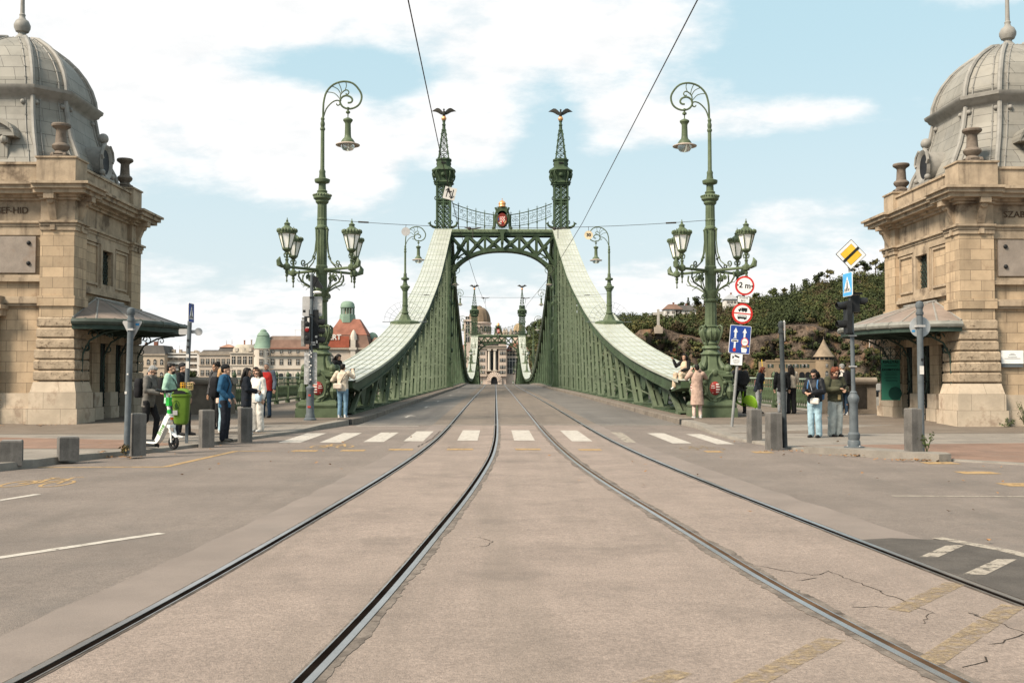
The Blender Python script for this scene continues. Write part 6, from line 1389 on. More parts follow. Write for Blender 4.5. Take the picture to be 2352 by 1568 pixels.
def hood(mb,c,d,r_,L):  # open visor tube pointing along d
    c=Vector(c);d=Vector(d).normalized(); up=Vector((0,0,1)); sd=d.cross(up); rows=[]
    for k,(s_,q) in enumerate(((0,1),(1,.95))):
        rows.append([tuple(c+d*L*(s_*(1-.35*max(0,-math.sin(t))))+sd*math.cos(t)*r_*q+up*math.sin(t)*r_*q) for t in [-.9+ (PI+1.8)*i/14 for i in range(15)]])
    mb.strip(rows); mb.strip([[tuple(Vector(p)+Vector((0,0,.004))) for p in r_] for r_ in rows][::-1])
# --- left: pole with back of a give way sign
x,y=-7.74,20.42; r=thing('sign_pole','grey ball topped pole carrying the back of a triangular sign, left pavement','sign pole',(x,y,zp(x,y)))
mb=MB(); mb.tube([(0,0,0),(.05,0,2.62)],.058,12); balltop(mb,2.62,.058,.05); mb.build('pole',STEEL,r)
mb=MB(); mb.prism([(-.17,.16),(.17,.16),(.185,.13),(.02,-.19),(-.02,-.19),(-.185,.13)],-.01,.004,T(.05,.075,2.36)@FACE); sg=mb.build('sign_back',SIGNBACK,r,smooth=0)
mb=MB(); mb.bx(-.01,.11,-.07,.08,2.33,2.37); mb.build('clamp',SIGNBACK,r,smooth=0); stickers(sg,[(.15,2.45,.07,.045,BSTICK)],.069); stickers(r,[(-.01,1.15,.04,.05,STICK),(.02,1.5,.03,.03,STICK)],-.06)
# --- left: pole with crossing sign, arrows plate, disc and yellow basket
x,y=-7.7,24.2; r=thing('sign_pole','grey pole with dark blue crossing sign and yellow cup rack, behind the green bin','sign pole',(x,y,zp(x,y)))
mb=MB(); mb.tube([(0,0,0),(.0,0,1.35)],.03,10); mb.tube([(0,0,1.35),(.06,0,3.12)],.05,12); mb.build('pole',STEEL,r)
crossing_sign(r,(.09,-.06,2.92),.40,.43,rad(88),BLUE)
mb=MB(); mb.prism(rrect(.25,.13,.03),-.008,.008,T(-.09,.06,2.50)@FACE); mb.build('plate_back',SIGNBACK,r,smooth=0)
mb=MB(); disc(mb,(.23,.06,2.50),.088,.008); mb.bx(.05,.2,.05,.07,2.46,2.54); mb.build('disc_back',SIGNBACK,r,smooth=0)
YPL=mat('yellow_plastic',(.62,.33,.03),.45,var=.1)
for sx,m in ((-1,YPL),(1,mat('pale_yellow_plastic',(.6,.45,.2),.45))):
    mb=MB()
    for z in (1.29,1.19,1.345): mb.tube([(sx*(.075+.065*math.cos(t)),-.02+.065*math.sin(t),z) for t in [2*PI*i/12 for i in range(13)]],.008,5)
    for i in range(10): t=2*PI*i/10; mb.tube([(sx*(.075+.065*math.cos(t)),-.02+.065*math.sin(t),1.19),(sx*(.075+.065*math.cos(t)),-.02+.065*math.sin(t),1.345)],.006,4)
    mb.build('cup_rack',m,r)
stickers(r,[(.02,1.75,.07,.16,STICK),(.02,1.95,.06,.08,STICK),(.03,2.15,.05,.05,BLACK),(.03,2.3,.05,.05,BLACK)],-.055)
# --- litter bin
x,y=-7.72,23.86; r=thing('litter_bin','bright green litter bin on a post beside the scooter','litter bin',(x,y,zp(x,y)),rad(8))
BING=mat('bin_green_plastic',(.105,.185,.025),.4,var=.14,scale=4,stain=((.07,.11,.02),4.),stains=.5)
mb=MB(); mb.bx(.07,.13,.12,.18,0,.6); mb.build('post',STEEL,r,smooth=0)
def sect(w,d,z,rr): return [(px_,py_,z) for px_,py_ in rrect(w,d,rr,5)]
mb=MB(); S_=[sect(.20,.16,.42,.07),sect(.29,.24,.45,.09),sect(.33,.28,.54,.09),sect(.375,.32,1.0,.09),sect(.39,.335,1.05,.09)]; mb.strip([s_+[s_[0]] for s_ in S_]); mb.add(S_[0],[tuple(range(len(S_[0])))]); mb.build('bin_body',BING,r,recalc=True)
mb=MB(); S_=[sect(.40,.345,1.04,.09),sect(.42,.36,1.05,.09),sect(.42,.36,1.09,.09),sect(.40,.33,1.10,.09)]; mb.strip([s_+[s_[0]] for s_ in S_]); 
A=[(.02+.19*math.cos(t)*1.0,1.10+.13*math.sin(t)**.7 if math.sin(t)>0 else 1.10) for t in [PI*i/12 for i in range(13)]]
rows=[[(xx-.02,yy,zz_) for xx,zz_ in A] for yy in (-.05,.05,.16)]; mb.strip(rows); mb.add(rows[-1],[tuple(range(13))]); mb.strip([[(xx*.96-.02,-.165,1.10+(zz_-1.10)*.35) for xx,zz_ in A],[(xx-.02,-.05,zz_) for xx,zz_ in A]])
ld=mb.build('lid',BING,r,recalc=True,smooth=50)
mb=MB(); mb.prism([(xx*.72,1.105+(zz_-1.105)*.62) for xx,zz_ in A],.0,.01,T(-.03,-.168,.0)@FACE); mb.build('lid_opening',BLACK,ld,smooth=0)
mb=MB(); M=T(-.09,-.157,.86)@FACE; ring_=[(.07*math.cos(t),.10*math.sin(t)) for t in [2*PI*i/24 for i in range(24)]]
mb.strip([[ (M@Vector((a*k_,b*k_,.006))) [:] for a,b in ring_+[ring_[0]]] for k_ in (1,.86)]); mb.prism([(-.02,.03),(.02,.03),(.03,-.02),(.02,-.07),(-.02,-.07),(-.03,-.02)],.0,.007,M); mb.prism([(.014*math.cos(t),.05+.014*math.sin(t)) for t in [2*PI*i/8 for i in range(8)]],0,.007,M); mb.prism([(.02,-.05),(.045,-.05),(.04,-.08),(.025,-.08)],0,.007,M); mb.build('emblem',mat('dark_green_print',(.02,.05,.012),.5),r,smooth=0)
mb=MB(); mb.bx(-.16,-.06,-.17,-.13,.64,.74); mb.build('ash_plate',SIGNBACK,r,smooth=0)
# --- electric scooter
fx,fy=-7.23,21.68; rx_,ry_=-8.48,22.5; d=Vector((fx-rx_,fy-ry_)); Ls=1.17
r=thing('electric_scooter','white and green rental scooter lettered lime, ridden off by the grey jacket man','scooter',(fx,fy,zp(fx,fy)+.005),math.atan2(d.y,d.x))
WP=mat('white_scooter_plastic',(.62,.62,.60),.35,var=.05,scale=6); GP=mat('bright_green_plastic',(.03,.36,.05),.35,var=.08)
def wheel(x,rr,par):
    mb=MB(); mb.strip([[(x+(rr-.03+.03*math.cos(q))*math.cos(t),.032*math.sin(q),rr+(rr-.03+.03*math.cos(q))*math.sin(t)) for q in [2*PI*i/8 for i in range(9)]] for t in [2*PI*i/24 for i in range(25)]]); wh=mb.build('wheel',mat('tyre_rubber',(.016,.016,.017),.7),par)
    mb=MB(); mb.tube([(x,-.03,rr),(x,.03,rr)],.035,10)
    for k in range(5): t=2*PI*k/5; mb.beam((x,0,rr),(x+(rr-.045)*math.cos(t),0,rr+(rr-.045)*math.sin(t)),.025,.03,(0,1,0))
    mb.strip([[(x+(rr-.05)*math.cos(t),s_,rr+(rr-.05)*math.sin(t)) for s_ in (-.02,.02)] for t in [2*PI*i/24 for i in range(25)]]); mb.build('rim',BLACK,wh,smooth=0)
wheel(0,.145,r); wheel(-1.30,.125,r)
mb=MB() # deck rising to the head tube
P=[(-1.2,.16),(-1.0,.12),(-.55,.10),(-.45,.12),(-.36,.20),(-.10,.62),(-.06,.66)]; Q=[(-1.2,.22),(-1.0,.18),(-.56,.165),(-.50,.20),(-.44,.29),(-.22,.66),(-.16,.70)]
n=len(P); mb.add([(a,-.055,b) for a,b in P]+[(a,-.055,b) for a,b in Q]+[(a,.055,b) for a,b in P]+[(a,.055,b) for a,b in Q],[(i,i+1,n+i+1,n+i) for i in range(n-1)]+[(2*n+i+1,2*n+i,3*n+i,3*n+i+1) for i in range(n-1)]+[(i+1,i,2*n+i,2*n+i+1) for i in range(n-1)]+[(n+i,n+i+1,3*n+i+1,3*n+i) for i in range(n-1)]+[(0,n,3*n,2*n),(n-1,3*n-1,4*n-1,2*n-1)])
mb.tube([(-.16,0,.56),(-.13,0,.72)],.06,10); mb.build('frame',WP,r,recalc=True,smooth=40)
mb=MB(); mb.bx(-1.15,-.5,-.075,.075,.165,.18); mb.bx(-1.45,-1.2,-.06,.06,.17,.26); mb.bx(-.8,-.5,-.06,.06,.04,.1); mb.tube([(-1.2,0,.2),(-1.38,0,.31),(-1.46,0,.2)],.05,8); mb.tube([(-.65,.08,.1),(-.6,.12,.02)],.012,5); mb.build('deck_mat',BLACK,r,smooth=30)
mb=MB(); mb.tube([(-.13,0,.72),(-.24,0,1.14)],.032,10); mb.build('steering_tube',WP,r)
mb=MB(); mb.tube([(-.125,0,.66),(-.15,0,.80)],.04,10); mb.tube([(-.235,0,1.05),(-.25,0,1.14)],.038,10); mb.bx(-.20,-.11,-.04,.04,.88,1.05); mb.build('battery_cover',GP,r,smooth=30)
mb=MB(); mb.tube([(-.23,-.26,1.20),(-.25,-.12,1.17),(-.25,.12,1.17),(-.23,.26,1.20)],.018,8); mb.bx(-.32,-.17,-.07,.07,1.14,1.2); mb.tube([(-.23,-.27,1.20),(-.25,-.14,1.18)],.024,8); mb.tube([(-.23,.27,1.20),(-.25,.14,1.18)],.024,8); mb.build('handlebar',BLACK,r)
mb=MB(); 
for s_ in (-.06,.06): mb.tube([(-.1,s_,.5),(-.02,s_,.34),(0,s_,.145)],.02,8)
mb.bx(-.13,-.03,-.07,.07,.44,.5); mb.tube([(-.1,0,.36),(.0,0,.32),(.1,0,.25)],[(.06,.012),(.055,.012),(.05,.01)],8); mb.build('fork',WP,r)
mb=MB(); mb.bx(-.065,-.05,-.03,.03,.60,.65); mb.build('reflector',mat('orange_reflector',(.6,.12,.02),.3),r,smooth=0)
mb=MB(); mb.text('lime',.15,.001,T(-.31,-.0575,.395)@Ry(-rad(57))@FACE,bold=.003); mb.build('lettering',mat('green_lettering',(.06,.22,.03),.5),r,smooth=0)
# --- left traffic light with sign backs
x,y=-6.5,33.3; r=thing('traffic_light','sticker covered traffic light with black signal head and grey sign backs','traffic light',(x,y,zp(x,y)))
mb=MB(); mb.lathe([(.2,0),(.2,.05),(.15,.08),(.15,.15),(.125,.2),(.115,.9),(.125,.93),(.14,.97),(.14,1.02),(.075,1.06),(.06,1.1)],16); mb.tube([(0,0,1.05),(.03,0,4.5)],.056,12); mb.ball((.03,0,4.52),.06,10,6); mb.build('pole',STEEL,r)
mb=MB(); mb.prism(rrect(.62,.62,.04),-.01,.01,T(.03,.1,3.55)@FACE); pb=mb.build('sign_back',SIGNBACK,r,smooth=0); stickers(pb,[(.27,3.6,.1,.07,STICK),(-.22,3.4,.08,.08,BLACK)],.088)
mb=MB()
for z in (3.28,3.82): mb.bx(-.03,.09,-.07,.1,z-.02,z+.02)
mb.build('clamp',BLACK,r,smooth=0)
mb=MB(); mb.bx(-.16,.03,-.24,-.04,2.36,3.22); mb.bx(-.02,.24,-.02,.18,2.24,3.24)
mb.prism([(.0,0),(.3,0),(.3,.03),(0,.03)],-.2,.2,T(-.06,0,3.24))
for z in (3.06,2.78,2.5): hood(mb,(.2,.08,z),(1,.15,-.1),.115,.24)
sh_=mb.build('signal_head',BLACK,r,smooth=0)
for z,m in ((3.0,BLACK),(2.80,mat('dim_red_lens',(.16,.012,.012),.3)),(2.55,BLACK)): mb=MB(); mb.ball((-.07,-.245,z),(.07,.02,.07),12,6); mb.build('lens',m,sh_)
stickers(sh_,[(-.03,3.1,.06,.14,STICK),(-.06,2.87,.1,.03,STICK)],-.248); stickers(sh_,[(.1,2.42,.1,.05,STICK),(.18,2.6,.07,.07,STICK),(.2,2.44,.05,.09,STICK),(.1,2.35,.12,.04,STICK)],-.025)
mb=MB(); mb.bx(-.28,-.17,-.1,.1,2.3,3.1); mb.bx(-.27,-.0,-.05,.05,3.12,3.2); mb.build('side_signal',mat('grey_signal_box',(.2,.2,.19),.5,var=.3,scale=9),r,smooth=0)
mb=MB(); mb.prism([(.06,-.1),(.18,.16),(.1,.2),(.06,.1)],-.1,.1,T(.05,0,4.28)@FACE); mb.prism([(.05,.16),(.12,.16),(.34,-.16),(.34,-.22),(.05,-.16)],-.09,.09,T(.03,0,4.32)@FACE); mb.build('spot_signal',BLACK,r,smooth=0)
mb=MB(); mb.ball((.2,-.02,3.98),(.14,.06,.05),8,6); mb.bx(.05,.15,-.02,.02,3.96,4.0); mb.build('camera_unit',WHITE,r)
mb=MB()
for x_,w_ in ((-.12,.16),(.13,.14)): mb.prism(rrect(w_,1.0,.02),-.006,.006,T(x_,.03,1.62)@FACE)
lb=mb.build('lower_sign_back',mat('scuffed_sign_back',(.34,.34,.335),.5,var=.35,scale=14,stain=((.1,.1,.1),12.),stains=.6),r,smooth=0)
for i in range(26): stickers(r,[(rnd.uniform(-.03,.04),1.1+i*.055,rnd.uniform(.03,.07),rnd.uniform(.03,.06),rnd.choice((STICK,BLACK,STICK,STEEL)))],-.058-.0006*i)
stickers(r,[(.0,.78,.08,.06,RSTICK),(-.01,.42,.1,.06,RSTICK)],-.128); stickers(pb,[(.1,3.0,.08,.08,STICK)],.0)
# --- right: leaning post with five signs
bx_=pt(1681,977,30.2); tp=pt(1711,640,30.2); Hs=tp.z-bx_.z; ln=(tp.x-bx_.x)/Hs
r=thing('sign_post','leaning post with two red ringed signs and a blue lane sign, before the right lamp','sign post',(bx_.x,30.2,bx_.z)); r.rotation_euler=(0,math.atan(ln),0)
mb=MB(); mb.tube([(0,0,-.1),(0,0,4.25)],.042,12); mb.build('pole',mat('galvanised_pole',(.24,.24,.235),.5,metal=.3,var=.15,scale=5),r)
def hz(vy): return (pt(1690,vy,30.2).z-bx_.z)*1.003
def ringed(z,R_,dx):
    mb=MB(); disc(mb,(dx,-.055,z),R_,.008); o=mb.build('prohibition_sign',RED,r,smooth=30); mb=MB(); disc(mb,(dx,-.066,z),R_*.80,.004); mb.build('sign_face',WHITE,o,smooth=0); return o
z=hz(655.8); o=ringed(z,.277,0); mb=MB(); mb.text('2 m',.22,.001,T(0,-.0715,z)@FACE,bold=.006)
for s_ in (-1,1): mb.prism([(s_*.22,.035),(s_*.22,-.035),(s_*.165,0)],.0,.002,T(0,-.0705,z)@FACE)
mb.build('lettering',BLACK,o,smooth=0)
z=hz(687.5); mb=MB(); mb.prism(rrect(.35,.19,.02),-.006,.006,T(.0,-.05,z)@FACE); o=mb.build('plate',BLACK,r,smooth=0); mb=MB(); mb.prism(rrect(.325,.165,.015),0,.003,T(.0,-.056,z)@FACE); mb.build('plate_face',WHITE,o,smooth=0); mb=MB(); mb.text('KIVÉVE',.078,.001,T(0,-.061,z+.04)@FACE); mb.text('BKK',.078,.001,T(0,-.061,z-.04)@FACE); mb.build('lettering',BLACK,o,smooth=0)
z=hz(719.8); o=ringed(z,.295,-.0); mb=MB(); mb.bx(-.24,.24,-.073,-.068,z-.017,z+.017); mb.build('red_bar',RED,o,smooth=0)
mb=MB(); M=T(0,-.0705,z)@FACE
mb.prism([(-.04,.07),(.13,.07),(.13,.165),(-.04,.165)],0,.002,M); mb.prism([(-.05,.07),(-.115,.07),(-.125,.11),(-.10,.145),(-.05,.145)],0,.0021,M)
for xx,yy in ((-.09,.062),(.01,.062),(.09,.062),(-.09,-.155),(.08,-.155)): mb.prism([(xx+.02*math.cos(t),yy+.02*math.sin(t)) for t in [2*PI*i/10 for i in range(10)]],0,.0025,M)
mb.prism([(-.13,-.15),(.13,-.15),(.13,-.06),(.12,-.05),(-.12,-.05),(-.13,-.06)],0,.0019,M); mb.build('vehicle_symbol',BLACK,o,smooth=0)
mb=MB()
for i in range(6): mb.prism([(-.115+i*.04,-.095),(-.085+i*.04,-.095),(-.085+i*.04,-.065),(-.115+i*.04,-.065)],0,.003,M)
mb.prism([(-.115,.11),(-.085,.11),(-.085,.135),(-.1,.135)],0,.003,M); mb.build('symbol_window',WHITE,o,smooth=0)
z=hz(779.4); mb=MB(); M=T(0,-.05,z)@Ry(rad(-.5))@FACE; mb.prism(rrect(.6,.8,.03),-.006,.006,M); o=mb.build('lane_sign',WHITE,r,smooth=0); mb=MB(); mb.prism(rrect(.575,.775,.025),.006,.009,M); mb.build('sign_face',BLUE,o,smooth=0)
mb=MB()
for xx in (-.14,.12): mb.prism([(xx-.025,.05),(xx+.025,.05),(xx+.025,.2),(xx+.06,.2),(xx,.33),(xx-.06,.2),(xx-.025,.2)],.009,.011,M)
mb.prism([(-.165,-.3),(-.115,-.3),(-.115,-.08),(-.165,-.08)],.009,.011,M); mb.prism([(-.24,-.08),(-.05,-.08),(-.05,-.01),(-.24,-.01)],.009,.0112,M); mb.prism([(-.19,.02),(-.1,.02),(-.1,.035),(-.19,.035)],.009,.0112,M); mb.prism([(.14+.105*math.cos(t),-.06+.125*math.sin(t)) for t in [2*PI*i/24 for i in range(24)]],.009,.011,M); mb.prism([(.07,-.36),(.2,-.36),(.22,-.25),(.05,-.22)],.009,.0105,M); mb.build('lane_arrow',WHITE,o,smooth=0)
mb=MB()
mb.strip([[(M@Vector((.14+k_*.105*math.cos(t),-.06+k_*.125*math.sin(t),.0125)))[:] for t in [2*PI*i/24 for i in range(25)]] for k_ in (1,.82)]); mb.prism([(-.14+.045*math.cos(t),-.30+.055*math.sin(t)) for t in [2*PI*i/16 for i in range(16)]],.011,.0125,M); mb.build('red_ring',RED,o,smooth=0)
mb=MB(); mb.text('2,0m',.07,.0005,M@T(.14,-.06,.012)); mb.prism([(-.22,-.065),(-.07,-.065),(-.07,-.03),(-.22,-.03)],.0112,.012,M); mb.build('small_lettering',BLACK,o,smooth=0)
mb=MB(); mb.prism([(.06,-.22),(.2,-.22),(.2,-.17),(.06,-.17)],.009,.0125,M); mb.build('sticker',mat('brown_sticker',(.3,.16,.07),.6),o,smooth=0); mb=MB(); mb.prism([(.24+.025*math.cos(t),-.17+.025*math.sin(t)) for t in [2*PI*i/10 for i in range(10)]],.009,.012,M); mb.build('sticker',YELLOW,o,smooth=0)
z=hz(825.6); mb=MB(); M=T(-.05,-.05,z)@Ry(rad(-2))@FACE; mb.prism(rrect(.36,.34,.015),-.006,.006,M); o=mb.build('camera_plate',BLACK,r,smooth=0); mb=MB(); mb.prism(rrect(.335,.315,.012),.006,.009,M); mb.build('plate_face',WHITE,o,smooth=0)
mb=MB(); mb.prism([(-.07,.09),(.07,.04),(.09,.08),(-.05,.14)],.009,.011,M); mb.prism([(-.12,.02),(-.09,.02),(-.07,.08),(-.1,.1),(-.12,.1)],.009,.011,M); mb.text('KAMERÁVAL',.034,.0005,M@T(0,-.02,.0105)); mb.text('MEGFIGYELT',.034,.0005,M@T(0,-.065,.0105)); mb.text('TERÜLET',.034,.0005,M@T(0,-.11,.0105)); mb.build('lettering',BLACK,o,smooth=0)
# --- right: thin ball topped pole with an edge-on sign
x,y=5.42,22.66; r=thing('sign_pole','thin dark ball topped pole with a sign seen nearly edge on, right pavement','sign pole',(x,y,zp(x,y)))
mb=MB(); mb.tube([(0,0,0),(-.06,0,2.55)],[.055,.05],12); balltop(mb,2.55,.052,-.06); mb.build('pole',mat('dark_pole_paint',(.045,.052,.055),.5,var=.3,scale=5),r)
mb=MB(); mb.prism([(-.22,.2),(.22,.2),(.23,.17),(.02,-.23),(-.02,-.23),(-.23,.17)],-.008,.008,T(.02,.02,2.5)@Rz(rad(72))@FACE); mb.build('sign',mat('pale_sign_plate',(.6,.59,.57),.4),r,smooth=0)
# --- right traffic light with priority sign
x,y=6.49,21.46; zb_=zr(21.4)+.13; r=thing('traffic_light','grey traffic light pole with cancelled yellow diamond and light blue crossing sign','traffic light',(x,y,zb_))
mb=MB(); mb.lathe([(.2,0),(.2,.02),(.125,.03),(.125,.12),(.105,.15),(.12,.2),(.12,.27),(.09,.31),(.082,.85),(.09,.9),(.11,.94),(.115,1.0),(.095,1.04),(.07,1.08),(.075,1.1),(.045,1.14)],16); mb.tube([(0,0,1.1),(-.03,0,3.75)],.042,12); mb.build('pole',STEEL,r)
mb=MB()
for i in range(4): mb.ball((.165*math.cos(i*PI/2+.4),.165*math.sin(i*PI/2+.4),.03),.018,6,4)
for z in (1.63,2.25): mb.bx(-.07,.06,-.06,.06,z-.012,z+.012)
mb.build('bolt',SIGNBACK,r,smooth=0)
M=T(-.035,-.055,pt(1956,584.5,21.4).z-zb_)@Ry(rad(1.5))@FACE
def dia(h_): return [(0,h_),(-h_,0),(0,-h_),(h_,0)]
mb=MB(); mb.prism(dia(.312),-.006,.004,M); o=mb.build('priority_sign',BLACK,r,smooth=0); mb=MB(); mb.prism(dia(.297),.004,.007,M); mb.build('sign_border',WHITE,o,smooth=0); mb=MB(); mb.prism(dia(.222),.007,.009,M); mb.build('black_line',BLACK,o,smooth=0); mb=MB(); mb.prism(dia(.215),.009,.011,M); mb.build('sign_face',YELLOW,o,smooth=0)
mb=MB(); mb.prism([(-.165,-.129),(-.127,-.167),(.167,.127),(.129,.165)],.011,.014,M); mb.build('cancel_bar',BLACK,o,smooth=0)
crossing_sign(r,(-.10,-.03,pt(1948,653,21.4).z-zb_),.47,.48,rad(-86),LBLUE)
mb=MB(); zc=pt(1960,697,21.4).z-zb_; mb.bx(-.06,.12,-.1,.08,zc-.17,zc+.17); mb.bx(.0,.2,-.03,.04,zc+.19,zc+.23); hood(mb,(.1,.0,zc+.05),(1,-.15,-.05),.075,.2); mb.bx(-.155,-.06,-.16,.1,zc-.60,zc+.05)
for q in (-.05,-.42): hood(mb,(-.14,-.02,zc+q),(-1,-.1,-.05),.085,.2)
mb.bx(-.16,.0,-.05,.05,zc-.62,zc-.58); mb.build('signal_head',BLACK,r,smooth=0)
# --- pole on the island with a round sign back
x,y=7.37,20.24; r=thing('sign_pole','grey ball topped pole with the back of a round sign, on the right island','sign pole',(x,y,zr(20.2)+.13))
mb=MB(); mb.tube([(0,0,0),(-.0,0,2.72)],.058,12); balltop(mb,2.72,.058); mb.build('pole',STEEL,r); mb=MB(); disc(mb,(.03,.07,2.38),.2,.006); dk=mb.build('sign_back',mat('pale_blue_grey_back',(.36,.38,.39),.5,metal=.2,var=.1,scale=6),r,smooth=0)
mb=MB(); mb.bx(-.08,.08,-.07,.07,2.37,2.41); mb.build('clamp',SIGNBACK,r,smooth=0); stickers(dk,[(-.10,2.3,.06,.04,BSTICK)],.063); stickers(r,[(.0,1.55,.08,.16,STICK),(.02,1.75,.06,.05,BLACK)],-.062)
# ================================================================ OVERHEAD WIRES AND WHAT HANGS ON THEM
WIRE=mat('wire_dark',(.03,.025,.022),.6)
def cw(y): return 6.25+max(0,zr(y)-.1)*.9
for nm,pts_ in (('contact wire over the left track, running up out of the picture',[(-1.7,-6),(-1.82,13),(-1.88,22),(-1.88,33),(-1.72,52),(-1.4,70),(-1.4,150),(-1.4,290)]),('contact wire over the right track, running up out of the picture',[(1.6,-6),(1.75,13),(1.88,32),(1.8,50),(1.35,70),(1.3,150),(1.3,290)])):
    r=thing('contact_wire',nm,'wire',(0,0,0),group='overhead contact wires'); mb=MB(); mb.tube([(x,y,cw(y)) for x,y in pts_],.009,5); mb.build('wire',WIRE,r)
INS=mat('insulator_dark',(.05,.045,.04),.5)
def span(label,y,xa,za,xb,zb_,xs):
    r=thing('span_wire',label,'wire',(0,y,0),group='span wires between the lamps'); mb=MB(); P=[]
    for i in range(25): t=i/24; P.append((xa+(xb-xa)*t,0,za+(zb_-za)*t-(za-cw(y)-.35)*4*t*(1-t)*.98))
    mb.tube(P,.008,4); mb.build('wire',WIRE,r)
    for x in xs:
        z=min(P,key=lambda p:abs(p[0]-x))[2]; mb=MB(); mb.tube([(x-.28,0,z+.0),(x-.1,0,z-.05),(x+.1,0,z-.05),(x+.28,0,z+.0)],.022,6); mb.tube([(x,0,z-.05),(x,0,cw(y))],.012,5); mb.ball((x-.12,0,z-.04),(.06,.05,.06),6,5); mb.build('wire_clamp',INS,r)
    for s_ in (-1,1): mb=MB(); mb.tube([(s_*5.0,0,P[3][2]+.02),(s_*5.35,0,P[2][2]+.0)],.03,6); mb.build('insulator',INS,r)
span('thin span wire between the two near candelabra lamps',35.7,-6.4,6.98,6.35,6.98,(-1.5,1.36)); span('thin span wire between the two hooked lamps on the girders',68.6,-6.45,7.2,6.45,7.2,(-1.4,1.2)); span('distant thin span wire between the candelabra lamps in mid river',206,-6.5,9.0,6.5,9.0,(-1.4,1.3))
# N plate on the left wire
yN=26.6; r=thing('wire_plate','square white plate with a zigzag N arrow hung on the left contact wire','plate',(-1.885,yN,cw(yN)),0); M=Ry(rad(14))@FACE
mb=MB(); mb.prism(rrect(.30,.31,.008),-.006,.006,T(0,-.03,-.03)@M); mb.build('plate_face',mat('pale_plate_paint',(.50,.49,.46),.5,var=.05),r,smooth=0)
mb=MB(); M2=T(0,-.03,-.03)@M
def stroke(a,b,w_):
    a=Vector(a);b=Vector(b);t=(b-a).normalized();n=Vector((-t.y,t.x))*w_/2; mb.prism([(a-n)[:],(b-n)[:],(b+n)[:],(a+n)[:]],.006,.009,M2)
stroke((-.07,-.11),(-.07,.1),.02); stroke((-.07,.1),(.06,-.09),.024); stroke((.07,-.11),(.07,.11),.02); stroke((-.07,.115),(-.12,.045),.018); stroke((-.07,.115),(-.02,.06),.018); stroke((.065,-.12),(.0,-.07),.02); stroke((.065,-.12),(.115,-.05),.018); mb.build('zigzag_arrow',BLACK,r,smooth=0)
mb=MB(); mb.bx(-.05,.05,-.04,.02,.0,.03); mb.build('clip',WIRE,r,smooth=0)
# round plates on the span wire
q=pt(1352,540,35.6); r=thing('speed_plate','round cream plate with the number 30 hung beside the right girder','plate',(q.x,35.6,q.z)); mb=MB(); disc(mb,(0,0,0),.145,.008); mb.build('plate_face',mat('cream_plate_paint',(.60,.50,.34),.5),r,smooth=0); mb=MB(); mb.text('30',.15,.001,T(0,-.011,0)@FACE,bold=.006); mb.build('lettering',BLACK,r,smooth=0); mb=MB(); mb.tube([(0,0,.14),(0,.1,.3)],.008,4); mb.build('hanger',WIRE,r)
q=pt(932,532,35.6); r=thing('speed_plate','back of a round grey plate hung on the wire beside the left hooked lamp','plate',(q.x,35.6,q.z)); mb=MB(); disc(mb,(0,0,0),.145,.008); mb.build('plate_face',SIGNBACK,r,smooth=0); mb=MB(); mb.tube([(0,0,.14),(0,.1,.25)],.008,4); mb.build('hanger',WIRE,r)
# ================================================================ PEOPLE
SK={'l':mat('skin_light',(.42,.26,.185),.55,var=.06,scale=9),'m':mat('skin_tan',(.32,.19,.125),.55,var=.06,scale=9)}
def cloth(n,c,b=.3,r=.85,sc=9): return mat('cloth_'+n,c,r,var=.22,scale=6,bump=b,bscale=sc)
HAIRM={'black':mat('hair_black',(.012,.010,.009),.5,var=.3,scale=40),'brown':mat('hair_brown',(.06,.035,.02),.55,var=.3,scale=40),'grey':mat('hair_grey',(.22,.22,.215),.6,var=.3,scale=40),'blonde':mat('hair_blonde',(.36,.22,.11),.55,var=.25,scale=40),'red':mat('hair_auburn',(.13,.04,.02),.55,var=.3,scale=40)}
EYE=mat('eye_dark',(.02,.015,.012),.2); LIP=mat('lips',(.28,.11,.09),.5); SHADES=mat('sunglasses',(.008,.008,.009),.15); SHOEW=mat('shoe_white',(.55,.54,.52),.6,var=.08); SHOEB=mat('shoe_black',(.015,.015,.016),.5); SHOEG=mat('shoe_grey',(.07,.068,.062),.7)
REM=[]
def rings(mb,L,n=14):
    """elliptical sections: (centre, rx, ry[, yaw])"""
    vs=[];fs=[]
    for it in L:
        c,rx,ry=it[:3]; a=it[3] if len(it)>3 else 0
        for k in range(n):
            t=2*PI*k/n; x=rx*math.cos(t); y=ry*math.sin(t); vs.append((c[0]+x*math.cos(a)-y*math.sin(a),c[1]+x*math.sin(a)+y*math.cos(a),c[2]))
    for i in range(len(L)-1):
        for k in range(n): j=(k+1)%n; fs.append((i*n+k,i*n+j,(i+1)*n+j,(i+1)*n+k))
    fs+=[tuple(range(n))[::-1],tuple(range((len(L)-1)*n,len(L)*n))]; mb.add(vs,fs)
def limb(mb,pts,rs,n=10):
    mb.tube(pts,rs,n)
    for p,r in zip(pts,rs): mb.ball(p,r if not isinstance(r,tuple) else min(r),10,7)
def V3(*a): return Vector(a)
def remesh(o,vox,it=2):
    m=o.modifiers.new('union','REMESH'); m.mode='VOXEL'; m.voxel_size=vox; m.use_smooth_shade=True
    s=o.modifiers.new('smooth','SMOOTH'); s.iterations=it; s.factor=.5; REM.append(o)
